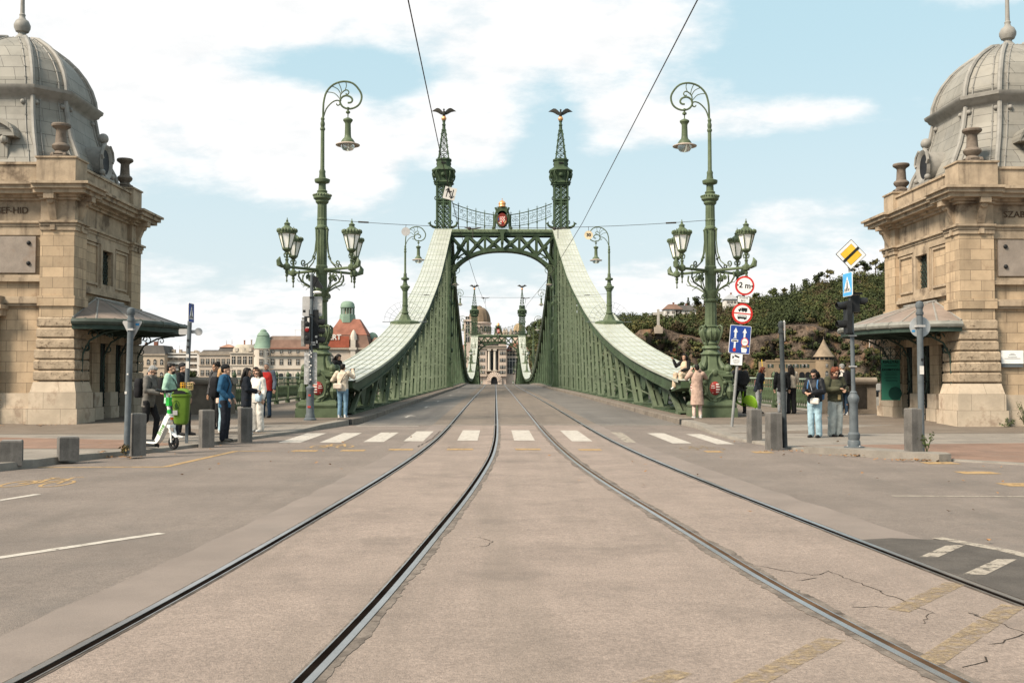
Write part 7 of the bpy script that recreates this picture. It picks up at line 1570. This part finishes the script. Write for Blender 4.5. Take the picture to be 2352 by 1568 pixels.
def hand(mb,w,d,up,side,curl):
    """palm, four unequal fingers with bent knuckles and a thumb; w wrist, d pointing direction, up = back of the hand"""
    d=d.normalized(); lat=d.cross(up).normalized()*side; up=lat.cross(d).normalized()*side
    mb.tube([w,w+d*.035,w+d*.085],[(.022,.02),(.036,.018),(.040,.016)],10); mb.ball(w+d*.05,(.03,.03,.022),8,6)
    for k,(o_,L) in enumerate(((-.030,.072),(-.010,.082),(.011,.077),(.030,.060))):
        b=w+d*.085+lat*o_; q=curl+.08*k
        a1=d*math.cos(q*.6)-up*math.sin(q*.6); a2=d*math.cos(q*1.5)-up*math.sin(q*1.5)
        p1=b+a1*L*.5; p2=p1+a2*L*.5; mb.tube([b-d*.02,b,p1,p2],[.0095,.0095,.009,.007],7); mb.ball(p2,.0072,6,5)
    t0=w+d*.03-lat*.028; t1=t0+d*.035-lat*.022-up*.012; t2=t1+d*.03-up*.012+lat*.004; mb.tube([t0,t1,t2],[.013,.0115,.008],7); mb.ball(t2,.0085,6,5)
def person(label,loc,rz,H=1.74,arms=None,legs=None,lean=0,headyaw=0,headpitch=0,skin='l',top=None,bottom=None,shoe=SHOEB,hair=('black','short'),topkind='jacket',wide=1.,flare=0.,collar=True,shades=False,beard=None,cap=None,extra=None,fem=False,seat=None,toplen=.80,sleeve=None,vest=None,hood_=None):
    S=H/1.74
    P=dict(hl=V3(-.095,0,.92),hr=V3(.095,0,.92),kl=V3(-.10,.02,.50),kr=V3(.10,.02,.50),al=V3(-.105,-.02,.085),ar=V3(.105,-.02,.085),
           sl=V3(-.185*wide,-.01,1.43),sr=V3(.185*wide,-.01,1.43),el=V3(-.25*wide,-.02,1.15),er=V3(.25*wide,-.02,1.15),wl=V3(-.25*wide,.06,.90),wr=V3(.25*wide,.06,.90))
    if fem: P['sl'].x*=.9; P['sr'].x*=.9; P['el'].x*=.9; P['er'].x*=.9
    dz=0
    if seat: dz=seat
    for k,v in (legs or {}).items(): P[k]=V3(*v)
    for k,v in (arms or {}).items(): P[k]=V3(*v)
    # lean the upper body forward about the hips
    L=Matrix.Translation((0,0,.95))@Matrix.Rotation(-lean,4,'X')@Matrix.Translation((0,0,-.95))
    for k in ('sl','sr','el','er','wl','wr'): P[k]=L@P[k]
    HM=L@T(0,.01,1.60)@Rz(headyaw)@Rx(-headpitch)
    g=lambda x,y,z: L@V3(x,y,z)
    b=MB(); sh=.155*wide*(.93 if fem else 1); hp=.165*(1.02 if fem else .97)
    tor=[(g(0,-.005,.86),hp*.92,.105),(g(0,0,.95),hp,.115),(g(0,0,1.05),.142*wide,.105),(g(0,0,1.15),.138*wide,.10),(g(0,0,1.28),.158*wide,.115),(g(0,-.01,1.38),sh,.10),(g(0,-.01,1.44),.12,.075),(g(0,-.005,1.48),.06,.055)]
    rings(b,tor)
    for h_,k_,a_ in (('hl','kl','al'),('hr','kr','ar')):
        limb(b,[P[h_],P[h_].lerp(P[k_],.5),P[k_],P[k_].lerp(P[a_],.35)+V3(0,-.012,0),P[a_]],[.085,.072,.052,.054,.036])
        fd=V3(0,.17,0) if not legs or (h_+'f') not in legs else V3(*legs[h_+'f'])
        b.tube([P[a_]+V3(0,-.03,-.04),P[a_]+fd*.4+V3(0,0,-.05),P[a_]+fd+V3(0,0,-.06)],[.032,.036,.022],8)
    for s_,e_,w_,sd in (('sl','el','wl',-1),('sr','er','wr',1)):
        limb(b,[P[s_],P[s_].lerp(P[e_],.5),P[e_],P[e_].lerp(P[w_],.4),P[w_]],[.055,.048,.04,.04,.026]); dd=P[w_]-P[e_]
        hand(b,P[w_],dd,V3(0,.7,.7) if dd.z<-.1 else V3(0,-.3,1),sd*(-1),.55 if dd.z<-.1 else .9)
    limb(b,[g(0,-.01,1.45),HM@V3(0,-.015,-.06)],[.058,.054]); 
    def hb(c,r,n=14,m=10): b.ball((0,0,0),1,n,m,HM@T(*c)@Matrix.Diagonal((*r,1)))
    hb((0,-.005,.035),(.074,.094,.098)); hb((0,.025,-.03),(.058,.068,.085)); hb((0,.055,-.075),(.034,.034,.030)); hb((0,.098,-.012),(.013,.018,.022),8,6); hb((0,.092,.012),(.009,.014,.025),8,6)
    for e in (-1,1): hb((e*.076,-.005,-.005),(.010,.020,.032),8,6); hb((e*.03,.088,.030),(.022,.010,.008),8,5); hb((e*.038,.07,-.028),(.02,.018,.02),8,6)
    hb((0,.09,-.052),(.022,.010,.007),8,5)
    body=b.build('person',SK[skin]); body.location=(loc[0],loc[1],loc[2]+dz*S); body.rotation_euler=(0,0,rz); body.scale=(S,S,S); tag(body,label,'person')
    remesh(body,.0075,2)
    def C(n,m,mt,vox=.013,it=3):
        o=m.build(n,mt,body); 
        if vox: remesh(o,vox,it)
        return o
    # trousers
    m=MB(); rings(m,[(g(0,-.005,.80),hp*.80,.11),(g(0,-.005,.88),hp*1.02,.122),(g(0,0,.97),hp*1.03,.122),(g(0,0,1.03),hp*.94,.115)])
    for h_,k_,a_ in (('hl','kl','al'),('hr','kr','ar')):
        e=P[a_]+(P[a_]-P[k_]).normalized()*.01
        limb(m,[P[h_]+V3(0,0,-.02),P[h_].lerp(P[k_],.5),P[k_],P[k_].lerp(e,.5),e],[.100+flare*.2,.088+flare*.4,.072+flare*.7,.066+flare*.9,.058+flare])
    C('trousers',m,bottom)
    for h_,k_,a_ in (('hl','kl','al'),('hr','kr','ar')):
        m=MB(); fd=V3(0,.17,0) if not legs or (h_+'f') not in legs else V3(*legs[h_+'f']); p=P[a_]; dz_=V3(0,0,-.055) if fd.z>-.05 else V3(0,-.03,-.03)
        m.tube([p-fd*.28+dz_*.8,p+dz_*.7,p+fd*.5+dz_*.9,p+fd*.95+dz_*1.05,p+fd*1.12+dz_*1.1],[(.034,.036),(.042,.046),(.044,.038),(.042,.028),(.022,.016)],10); m.ball(p+V3(0,-.01,.0),(.046,.052,.06),8,6); m.tube([p-fd*.3+V3(0,0,-.077) if fd.z>-.05 else p-fd*.3+dz_*1.2,p+fd*.5+dz_*1.42,p+fd*1.1+dz_*1.4],[(.034,.010),(.045,.010),(.032,.010)],10); C('shoe',m,shoe,.011,2)
    # top
    m=MB(); th=.018 if topkind!='puffer' else .035
    zb0=toplen
    tp=[]
    if zb0<.70:
        tp+=[(g(0,-.01,zb0),.215*wide,.17),(g(0,-.01,(zb0+.9)/2),.195*wide,.15)]
    else: tp+=[(g(0,-.005,zb0),hp+.028+(.01 if topkind=='puffer' else 0),.135)]
    tp+=[(g(0,0,.97),max(hp+.018,.165*wide)+th*.4,.13+th*.3),(g(0,0,1.12),.152*wide+th,.118+th),(g(0,0,1.27),.168*wide+th,.126+th),(g(0,-.01,1.38),sh+.018+th*.4,.108+th*.5),(g(0,-.01,1.445),.125,.085),(g(0,-.005,1.475),.075,.068)]
    if topkind!='vest': tp=tp
    rings(m,tp,18)
    if collar: rings(m,[(g(0,-.005,1.44),.082,.076),(g(0,0,1.505),.078,.074),(g(0,.0,1.525),.07,.066)])
    arm=m if (sleeve is None) else MB()
    for s_,e_,w_ in (('sl','el','wl'),('sr','er','wr')):
        w=P[w_]+(P[e_]-P[w_]).normalized()*.02; a=.062+th*.7
        limb(arm,[P[s_],P[s_].lerp(P[e_],.5),P[e_],P[e_].lerp(w,.5),w],[a+.008,a,a-.006,a-.010,a-.02])
    if topkind=='puffer':
        for z in (.9,1.0,1.1,1.2,1.3): rings(m,[(g(0,0,z-.03),.165*wide,.13),(g(0,0,z),.182*wide+.012,.158),(g(0,0,z+.03),.165*wide,.13)],16)
    C('jacket' if topkind!='shirt' else 'top',m,top)
    if sleeve is not None: C('sleeves',arm,sleeve)
    # hair, eyes, mouth
    hc,hs=hair; m=MB()
    def hh(c,r,n=12,k=9): m.ball((0,0,0),1,n,k,HM@T(*c)@Matrix.Diagonal((*r,1)))
    if hs!='none':
        hh((0,-.022,.058),(.083,.090,.086)); hh((0,.03,.098),(.066,.06,.042))
        if hs in('short',): hh((0,-.05,.01),(.075,.06,.07))
        if hs=='curly':
            for i in range(60):
                a=rnd.uniform(0,6.28); q=rnd.uniform(-.2,1); c=V3(math.cos(a)*.085*math.sqrt(max(0,1-q*q*.6)),-.02+math.sin(a)*.09*math.sqrt(max(0,1-q*q*.6)),.05+.09*q)
                if c.y>.055 and c.z<.085: continue
                hh(c,(.028,.028,.028),7,5)
        if hs in('long','bob'):
            hh((0,-.05,.0),(.085,.065,.10)); e=-.38 if hs=='long' else -.15
            for x in (-.055,-.02,.02,.055): m.tube([HM@V3(x*1.2,-.055,.04),HM@V3(x*1.35,-.085,-.08),HM@V3(x*1.3,-.10,e*.6),HM@V3(x*1.0,-.11,e)],[.045,.045,.04,.015],8)
            for x in (-1,1): m.tube([HM@V3(x*.07,.02,.07),HM@V3(x*.082,.01,-.02),HM@V3(x*.075,-.01,-.13 if hs=='bob' else -.2)],[.022,.024,.012],7)
        C('hair',m,HAIRM[hc],.010,2)
    for e in (-1,1):
        m=MB(); m.ball((0,0,0),1,8,6,HM@T(e*.030,.088,.016)@Matrix.Diagonal((.012,.006,.007,1))); m.build('eye',EYE,body)
    m=MB(); m.ball((0,0,0),1,8,6,HM@T(0,.0975,-.052)@Matrix.Diagonal((.022,.006,.007,1))); m.build('mouth',LIP,body)
    if shades:
        m=MB()
        for e in (-1,1): m.ball((0,0,0),1,10,6,HM@T(e*.033,.098,.014)@Matrix.Diagonal((.029,.008,.021,1))); m.tube([HM@V3(e*.06,.09,.02),HM@V3(e*.08,.0,.015)],.004,5)
        m.tube([HM@V3(-.02,.104,.02),HM@V3(.02,.104,.02)],.004,5); m.build('sunglasses',SHADES,body)
    if beard:
        m=MB(); m.ball((0,0,0),1,10,8,HM@T(0,.052,-.075)@Matrix.Diagonal((.055,.05,.045,1))); m.ball((0,0,0),1,8,6,HM@T(0,.098,-.038)@Matrix.Diagonal((.03,.012,.010,1))); C('beard',m,HAIRM[beard],.009,1)
    if cap:
        m=MB(); kind,cm=cap
        m.ball((0,0,0),1,14,10,HM@T(0,-.015,.075)@Matrix.Diagonal((.088,.098,.078,1)))
        if kind=='cap': m.tube([HM@V3(0,.05,.068),HM@V3(0,.115,.066),HM@V3(0,.165,.055)],[(.072,.008),(.066,.008),(.04,.006)],12)
        if kind=='wide': m.lathe([(.15,-.004),(.155,.0),(.09,.012)],16,M=HM@T(0,-.01,.068))
        C('cap',m,cm,.011,2)
    if hood_:
        m=MB(); m.ball((0,0,0),1,12,9,HM@T(0,-.045,.02)@Matrix.Diagonal((.105,.09,.13,1))); rings(m,[(g(0,-.03,1.43),.13,.11),(g(0,-.02,1.52),.105,.10)]); C('hood',m,hood_,.012,3)
    if vest:
        m=MB(); vt=[(c,rx+.02,ry+.02) for c,rx,ry in tp[:-1]]; rings(m,vt,18); C('vest',m,vest)
    body['S']=S
    return body,P,HM,S
def place(body,p): # local point of a person -> world
    return body.matrix_basis@Vector(p)
def strapbag(label,name,cat,body,c,r,m,strapm=None,strap=None,group=None):
    """a bag carried by someone: a thing of its own, at its place against the body"""
    M=body.matrix_basis; t=thing(name,label,cat,tuple(M@Vector((c[0],c[1],c[2]-r[2]))),body.rotation_euler.z,group); S=body['S']
    mb=MB(); n=5
    def se(rx,ry,z): return [(px_,py_,z) for px_,py_ in rrect(rx*2,ry*2,min(rx,ry)*.7,5)]
    L=[se(r[0]*a*S,r[1]*b_*S,r[2]*z*S) for a,b_,z in ((.75,.7,0),(.97,.95,.12),(1,1,.7),(1,.98,1.5),(.93,.85,1.85),(.7,.55,2.0))]
    mb.strip([s_+[s_[0]] for s_ in L]); mb.add(L[0],[tuple(range(len(L[0])))[::-1]]); mb.add(L[-1],[tuple(range(len(L[-1])))])
    mb.build('bag_body',m,t,smooth=50)
    mb=MB(); mb.bx(-r[0]*.7*S,r[0]*.7*S,-r[1]*1.12*S,-r[1]*.8*S,r[2]*.25*S,r[2]*.95*S); mb.build('front_pocket',m,t,smooth=0)
    if strap:
        o=Vector((c[0],c[1],c[2]-r[2]))
        for s_ in strap: mb=MB(); mb.tube([tuple((Vector(p)-o)*S) for p in s_],[(.018*S,.006*S)]*len(s_),8); mb.build('strap',strapm or m,t)
    return t
def backpack(label,body,m,c=(0,-.22,1.22),r=(.15,.085,.22),zl=0):
    st_=[[(e*.10,-.13,1.40),(e*.12,-.05,1.49),(e*.125,.075,1.46),(e*.13,.135,1.30),(e*.15,.08,1.10),(e*.13,-.12,1.02)] for e in (-1,1)]
    return strapbag(label,'backpack','backpack',body,c,r,m,strap=st_,group='backpacks worn by passers-by')
def phone(label,body,p,rz=0,rx=0,m=BLACK,w=.075,h=.15):
    q=place(body,p); t=thing('phone',label,'phone',tuple(q),body.rotation_euler.z+rz,'phones held in hands'); t.rotation_euler=(rx,0,body.rotation_euler.z+rz)
    mb=MB(); mb.prism(rrect(w,h,.012),-.005,.005,FACE); mb.build('case',m,t,smooth=0); mb=MB(); mb.prism(rrect(w-.008,h-.008,.01),.005,.0065,FACE); mb.build('screen',SHADES,t,smooth=0); return t
def at(x,y): return (x,y,zp(x,y)+.005)
E_=-PI/2   # facing right
GREYJ=cloth('grey_jacket',(.115,.108,.098)); BLK=cloth('black',(.014,.0145,.016)); DNAVY=cloth('navy_trousers',(.014,.017,.024)); MINT=cloth('mint_sweater',(.30,.47,.37)); BLUEJ=cloth('blue_anorak',(.025,.085,.16)); WHT=cloth('white',(.60,.57,.52)); JEANS=cloth('blue_jeans',(.13,.22,.30)); LJEANS=cloth('light_jeans',(.28,.40,.46)); GJEANS=cloth('pale_grey_cargo',(.36,.38,.36)); DJEANS=cloth('dark_jeans',(.025,.045,.075)); CREAM=cloth('cream_jacket',(.52,.45,.36)); COAT=cloth('rose_beige_coat',(.36,.255,.205)); BEIGE=cloth('beige_suit',(.46,.36,.26)); REDV=cloth('red_vest',(.42,.03,.025)); OLIVE=cloth('olive_bomber',(.055,.055,.034)); NAVYP=cloth('navy_puffer',(.016,.02,.028)); DKG=cloth('dark_grey_jacket',(.05,.05,.052)); PINK=cloth('pink_cream_top',(.50,.36,.29)); LGREY=cloth('light_grey_trousers',(.30,.31,.32)); BPACK=cloth('black_backpack',(.016,.016,.018),.3); PUFF=cloth('black_puffer',(.013,.014,.017),.8,.5)
# left group
b,P,HM,S=person('grey bearded man in grey jacket and sunglasses pushing the white scooter, looking down',at(-8.62,24.4),E_-.12,1.74,arms=dict(er=(.27,.03,1.17),wr=(.16,.30,1.14),el=(-.27,.02,1.16),wl=(-.15,.31,1.12)),legs=dict(kl=(-.10,.16,.52),al=(-.10,.10,.09),kr=(.10,-.02,.50),ar=(.10,-.30,.13),hrf=(.0,.15,-.09)),lean=.10,headpitch=.45,top=GREYJ,bottom=BLK,shoe=SHOEG,hair=('grey','short'),shades=True,beard='grey',wide=1.05,toplen=.78)
backpack('black backpack on the man in the grey jacket',b,BPACK); phone('phone in the hand of the man in the grey jacket',b,(.10,.40,1.13),rx=-.9)
b,P,HM,S=person('bearded man in mint green sweater walking behind the grey jacket man',at(-8.52,25.7),E_,1.80,legs=dict(kr=(.10,.16,.52),ar=(.10,.16,.09),kl=(-.10,-.05,.50),al=(-.10,-.32,.14),hlf=(0,.15,-.09)),arms=dict(er=(.26,-.06,1.16),wr=(.24,.10,.93)),headpitch=.08,top=MINT,bottom=DNAVY,shoe=SHOEW,hair=('black','short'),beard='black',topkind='shirt',collar=False)
strapbag('black sling bag on the man in the mint sweater','sling_bag','bag',b,(-.02,-.21,1.25),(.11,.05,.15),BPACK,strap=[[(.10,-.14,1.40),(.13,0,1.475),(.10,.13,1.33),(-.02,.165,1.15),(-.15,.06,1.02)]])
b,P,HM,S=person('man in black jacket and dark cap, hand raised, behind the mint sweater man',at(-8.62,27.0),E_-.2,1.82,arms=dict(er=(.26,.06,1.16),wr=(.20,.28,1.24)),legs=dict(kl=(-.1,.10,.5),al=(-.1,.12,.09)),top=BLK,bottom=BLK,hair=('black','short'),cap=('beanie',cloth('dark_cap',(.03,.03,.032))),shades=True,wide=1.05)
b,P,HM,S=person('tall man with bushy black curly hair behind the blonde woman',at(-8.45,29.6),PI-.7,1.84,top=DKG,bottom=BLK,hair=('black','curly'),skin='m'); backpack('dark grey backpack of the tall curly haired man',b,cloth('grey_backpack',(.045,.047,.05),.3))
b,P,HM,S=person('blonde woman in a pink cream top and light jeans behind the blue jacket man',at(-7.95,28.2),E_+.3,1.68,top=PINK,bottom=LJEANS,shoe=SHOEW,hair=('blonde','long'),fem=True,topkind='shirt',collar=False,arms=dict(er=(.22,.02,1.15),wr=(.12,.2,1.1)))
b,P,HM,S=person('man in blue anorak and black cap standing behind a grey bollard, looking right',at(-6.93,24.55),E_,1.76,arms=dict(er=(.27,-.05,1.16),wr=(.22,.12,.98),el=(-.27,-.05,1.16),wl=(-.22,.12,.98)),top=BLUEJ,bottom=DNAVY,shoe=SHOEG,hair=('black','short'),cap=('cap',BLK),wide=1.1,flare=.018,hood_=None,toplen=.76); backpack('black backpack on the man in the blue anorak',b,BPACK,r=(.16,.10,.24))
b,P,HM,S=person('woman with very long dark hair in black clothes holding a pale green phone',at(-7.08,27.3),E_+.15,1.70,fem=True,arms=dict(er=(.23,.03,1.16),wr=(.10,.26,1.14),el=(-.23,.03,1.16),wl=(-.06,.25,1.10)),top=cloth('dark_navy',(.013,.016,.022)),bottom=BLK,shoe=SHOEW,hair=('black','long'),headpitch=.12,toplen=.72); phone('pale green phone held by the long haired woman in black',b,(.03,.36,1.17),rx=-.7,m=cloth('green_phone_case',(.18,.42,.32)))
b,P,HM,S=person('woman in white blouse and wide white trousers with sunglasses beside the long haired woman',at(-7.08,28.6),PI-.55,1.67,fem=True,top=WHT,bottom=WHT,shoe=SHOEW,hair=('brown','long'),shades=True,flare=.035,topkind='shirt',arms=dict(er=(.22,.03,1.16),wr=(.05,.2,1.18))); strapbag('pale blue shoulder bag against the white trousers','shoulder_bag','bag',b,(-.17,.16,.98),(.10,.05,.14),cloth('pale_blue_bag',(.40,.50,.58)),strap=[[(-.17,.14,1.1),(-.2,.12,1.3),(-.16,.02,1.49)]])
person('woman in black beret and sunglasses in front of the red vest man',at(-7.72,31.2),PI-.3,1.66,fem=True,top=BLK,bottom=BLK,hair=('black','bob'),shades=True,cap=('beanie',BLK))
person('grey haired man in red padded vest by the left iron railing',at(-8.22,35.0),PI-.15,1.79,top=cloth('blue_grey_shirt',(.10,.12,.15)),vest=REDV,bottom=DJEANS,hair=('grey','short'),wide=1.08,toplen=.85,arms=dict(er=(.27,0,1.15),wr=(.2,.16,1.0)))
b,P,HM,S=person('man in cream jacket and blue jeans seen from behind, photographing with raised phone',at(-5.72,34.9),-.25,1.76,arms=dict(er=(.34,.10,1.30),wr=(.20,.34,1.52),el=(-.36,.0,1.20),wl=(-.28,.22,1.25)),top=CREAM,bottom=JEANS,shoe=SHOEW,hair=('black','short'),toplen=.86,wide=1.05)
strapbag('pale crossbody pouch on the back of the man in the cream jacket','pouch','bag',b,(-.09,-.19,1.02),(.15,.05,.09),cloth('pale_pouch',(.50,.43,.36)),strapm=BLK,strap=[[(-.02,-.15,1.12),(.08,-.165,1.30),(.15,-.10,1.44),(.14,.0,1.475)]]); phone('phone held up by the man in the cream jacket',b,(.16,.44,1.55),rz=0,w=.15,h=.075)
SIT=dict(kl=(-.10,.43,.98),kr=(.10,.43,.98),al=(-.10,.46,.55),ar=(.10,.50,.56))
b,P,HM,S=person('dark haired woman sitting on the end of the left girder, half hidden by the lamp',(-6.3,37.35,chz(37.4)),-PI/2-.5,1.68,fem=True,seat=-.83,legs=SIT,top=BLK,bottom=BLK,hair=('black','long'),headpitch=.35,lean=.12)
# right group
b,P,HM,S=person('young woman in beige vest sitting on the right girder, legs hanging, hand raised',(5.98,37.75,chz(37.7)),PI/2+.75,1.66,fem=True,seat=-.83,legs=dict(kl=(-.12,.42,.96),kr=(.12,.42,.97),al=(-.14,.44,.53),ar=(.10,.52,.55),hlf=(0,.16,.02),hrf=(0,.16,-.04)),arms=dict(er=(.33,.10,1.28),wr=(.38,.20,1.52),el=(-.22,.08,1.18),wl=(-.03,.24,1.12)),top=BEIGE,sleeve=BLK,bottom=cloth('beige_trousers',(.44,.345,.25)),flare=.03,shoe=SHOEW,hair=('black','long'),topkind='vest',headyaw=-.1,collar=False)
b,P,HM,S=person('person in long rose beige coat seen from behind, photographing the sitting woman',at(5.80,34.55),.12,1.74,arms=dict(er=(.33,.08,1.30),wr=(.12,.22,1.58),el=(-.33,.08,1.28),wl=(-.12,.22,1.56)),top=COAT,bottom=cloth('pale_rose_trousers',(.48,.37,.32)),shoe=SHOEW,hair=('black','short'),toplen=.42,wide=1.06); phone('camera held to the face of the person in the rose beige coat',b,(0,.26,1.60),w=.13,h=.08)
cyc=person('cyclist with brown curly hair in dark grey jacket astride the green share bike',at(7.72,36.75),.1,1.80,legs=dict(kl=(-.17,.10,.52),al=(-.19,.0,.09),kr=(.17,.14,.55),ar=(.18,.12,.14)),arms=dict(er=(.32,.08,1.18),wr=(.27,.36,1.06),el=(-.32,.08,1.18),wl=(-.27,.36,1.06)),lean=.16,top=DKG,bottom=BLK,hair=('brown','curly'),wide=1.1); backpack('large black backpack on the cyclist',cyc[0],BPACK,r=(.17,.11,.25))
person('auburn haired woman in navy padded jacket leaning forward by the right railing',at(8.72,38.3),-PI/2-.55,1.70,fem=True,lean=.25,top=NAVYP,topkind='puffer',bottom=LGREY,hair=('red','bob'),shades=True,headyaw=.2,arms=dict(er=(.22,.0,1.15),wr=(.2,.14,.95)))
strapbag('rose leather shoulder bag on the woman in the navy padded jacket','shoulder_bag','bag',COL.objects[-1] if 0 else [o for o in COL.objects if o.name.startswith('person') and o.parent is None and 'auburn' in o['label']][0],(-.2,-.12,1.12),(.1,.06,.12),cloth('rose_bag',(.25,.13,.11)),strap=[[(-.2,-.1,1.22),(-.16,0,1.42)]])
person('person in black jacket and grey trousers beside the woman in the cream jacket',at(9.5,38.0),-.2,1.72,top=BLK,bottom=LGREY,hair=('black','short'))
person('woman in cream jacket with long wavy dark hair leaning on the right railing',at(9.86,38.15),.15,1.74,fem=True,top=CREAM,bottom=BLK,hair=('black','long'),wide=1.1,flare=.03,toplen=.92,arms=dict(er=(.28,.05,1.16),wr=(.22,.25,1.1)))
b,P,HM,S=person('woman in black puffer jacket and light blue jeans looking at her phone',at(7.05,25.95),PI-.75,1.66,fem=True,top=PUFF,topkind='puffer',bottom=LJEANS,hair=('black','bob'),headpitch=.4,shades=True,flare=.022,toplen=.93,arms=dict(er=(.25,.04,1.17),wr=(.08,.28,1.15),el=(-.25,.04,1.17),wl=(-.06,.28,1.13)))
phone('dark phone in the hands of the woman in the black puffer jacket',b,(.01,.38,1.18),rx=-.8); strapbag('small white crossbody bag on the woman in the black puffer jacket','crossbody_bag','bag',b,(-.10,.20,.93),(.115,.045,.075),WHT,strapm=LGREY,strap=[[(-.10,.18,1.0),(-.02,.19,1.2),(.10,.10,1.46)]]); backpack('blue backpack on the woman in the black puffer jacket',b,cloth('blue_backpack',(.05,.12,.24),.3),c=(0,-.24,1.15),r=(.14,.08,.2))
b,P,HM,S=person('person in olive bomber jacket and pale cargo trousers, holding a phone',at(7.66,26.3),PI+.35,1.70,top=OLIVE,topkind='puffer',bottom=GJEANS,hair=('red','curly'),headpitch=.25,shades=True,flare=.04,wide=1.12,toplen=.88,hood_=cloth('brown_hood',(.04,.02,.015)),arms=dict(er=(.29,.05,1.18),wr=(.08,.27,1.20),el=(-.29,.05,1.18),wl=(-.07,.28,1.17)))
phone('phone in the hands of the person in the olive bomber jacket',b,(.0,.37,1.24),rx=-.7)
m=MB()
for e in (-1,1):
    for z in (.72,.60,.46): m.bx(e*.155-.03,e*.155+.03,-.06,.06,z-.05,z+.03); m.bx(e*.16-.035,e*.16+.035,-.065,.065,z+.02,z+.04)
m.build('cargo_pocket',GJEANS,b,smooth=0); m=MB(); m.bx(-.05,.03,.15,.16,.93,1.05); m.build('badge',mat('badge_card',(.55,.4,.2),.5),b,smooth=0)
b,P,HM,S=person('man in white and black top with dark backpack leaning at the right parapet',at(11.3,36.75),.35,1.78,top=WHT,sleeve=BLK,bottom=DJEANS,shoe=SHOEW,hair=('grey','short'),lean=.1,arms=dict(er=(.3,.08,1.2),wr=(.25,.32,1.12),el=(-.3,.08,1.2),wl=(-.25,.32,1.12))); backpack('dark backpack on the man at the right parapet',b,BPACK,r=(.16,.10,.24))
# share bike under the cyclist
x,y=7.72,36.85; r=thing('share_bicycle','lime green share bicycle with rear mudguard panel, under the cyclist behind the sign post',"bicycle",(x,y,zp(x,y)),.1+.35)
for yy in (-.52,.58):
    mb=MB(); mb.strip([[((.018*math.sin(q)),yy+(.31+.018*math.cos(q))*math.cos(t),.33+(.31+.018*math.cos(q))*math.sin(t)) for q in [2*PI*i/6 for i in range(7)]] for t in [2*PI*i/28 for i in range(29)]]); wh=mb.build('wheel',MATS['tyre_rubber'],r)
    mb=MB()
    for k in range(14): t=2*PI*k/14; mb.tube([(.02*(-1)**k,yy,.33),(0,yy+.30*math.cos(t),.33+.30*math.sin(t))],.002,3)
    mb.tube([(-.04,yy,.33),(.04,yy,.33)],.03,8); mb.build('spokes',SIGNBACK,wh)
BK=mat('share_bike_green',(.22,.40,.03),.4,var=.1)
mb=MB(); mb.tube([(0,.45,.95),(0,.42,.78),(0,.1,.42),(0,-.1,.36)],.035,8); mb.tube([(0,-.1,.34),(0,-.2,.85)],.025,8); mb.tube([(0,-.1,.34),(0,-.52,.33)],.02,8)
for s_ in (-.05,.05): mb.tube([(s_,.45,.72),(s_,.58,.33)],.015,6)
mb.build('frame',BK,r); mb=MB()
mb.prism([(-.52,.33)]+[(-.52+.37*math.cos(t),.33+.37*math.sin(t)) for t in [rad(20)+rad(170)*i/12 for i in range(13)]],-.045,.045,Rz(PI/2)@FACE@Matrix.Scale(-1,4,(1,0,0)) if 0 else Matrix(((0,0,1,0),(1,0,0,0),(0,1,0,0),(0,0,0,1)))); mb.build('mudguard_panel',BK,r,smooth=0)
mb=MB(); mb.tube([(0,-.2,.85),(0,-.2,.92)],.02,6); mb.tube([(0,-.33,.94),(0,-.2,.95),(0,-.06,.93)],[(.08,.03),(.07,.03),(.025,.02)],8); mb.build('saddle',BLACK,r); mb=MB(); mb.tube([(-.27,.30,1.04),(-.15,.42,1.02),(0,.45,1.0),(.15,.42,1.02),(.27,.30,1.04)],.014,6); mb.build('handlebar',BLACK,r); mb=MB(); mb.bx(.046,.05,-.62,-.5,.5,.6); mb.build('sticker',RSTICK,r,smooth=0)
# fix the joined skins and clothes as plain meshes
bpy.context.view_layer.update(); dg=bpy.context.evaluated_depsgraph_get()
new=[(o,bpy.data.meshes.new_from_object(o.evaluated_get(dg))) for o in REM]
for o,me in new:
    o.modifiers.clear(); o.data=me; k=o.name.split('.')[0]
    if k in ('jacket','trousers','top','sleeves','vest'):   # folds in the cloth
        a=.006 if k=='trousers' else .0075; sd=rnd.uniform(0,99); nr=[n.vector.copy() for n in me.vertex_normals]
        for v,n in zip(me.vertices,nr):
            x,y,z=v.co; q=noise.noise((x*7+sd,y*7,z*11+x*9))+.6*noise.noise((x*16,y*16+sd,z*15)); v.co+=n*(a*(q if q<.3 else .3))
    elif k=='hair':
        for v in me.vertices: x,y,z=v.co; q=noise.noise((x*60,y*60,z*14)); v.co.x+=q*.006; v.co.y+=q*.006
for o in COL.objects:
    if 'S' in o: del o['S']
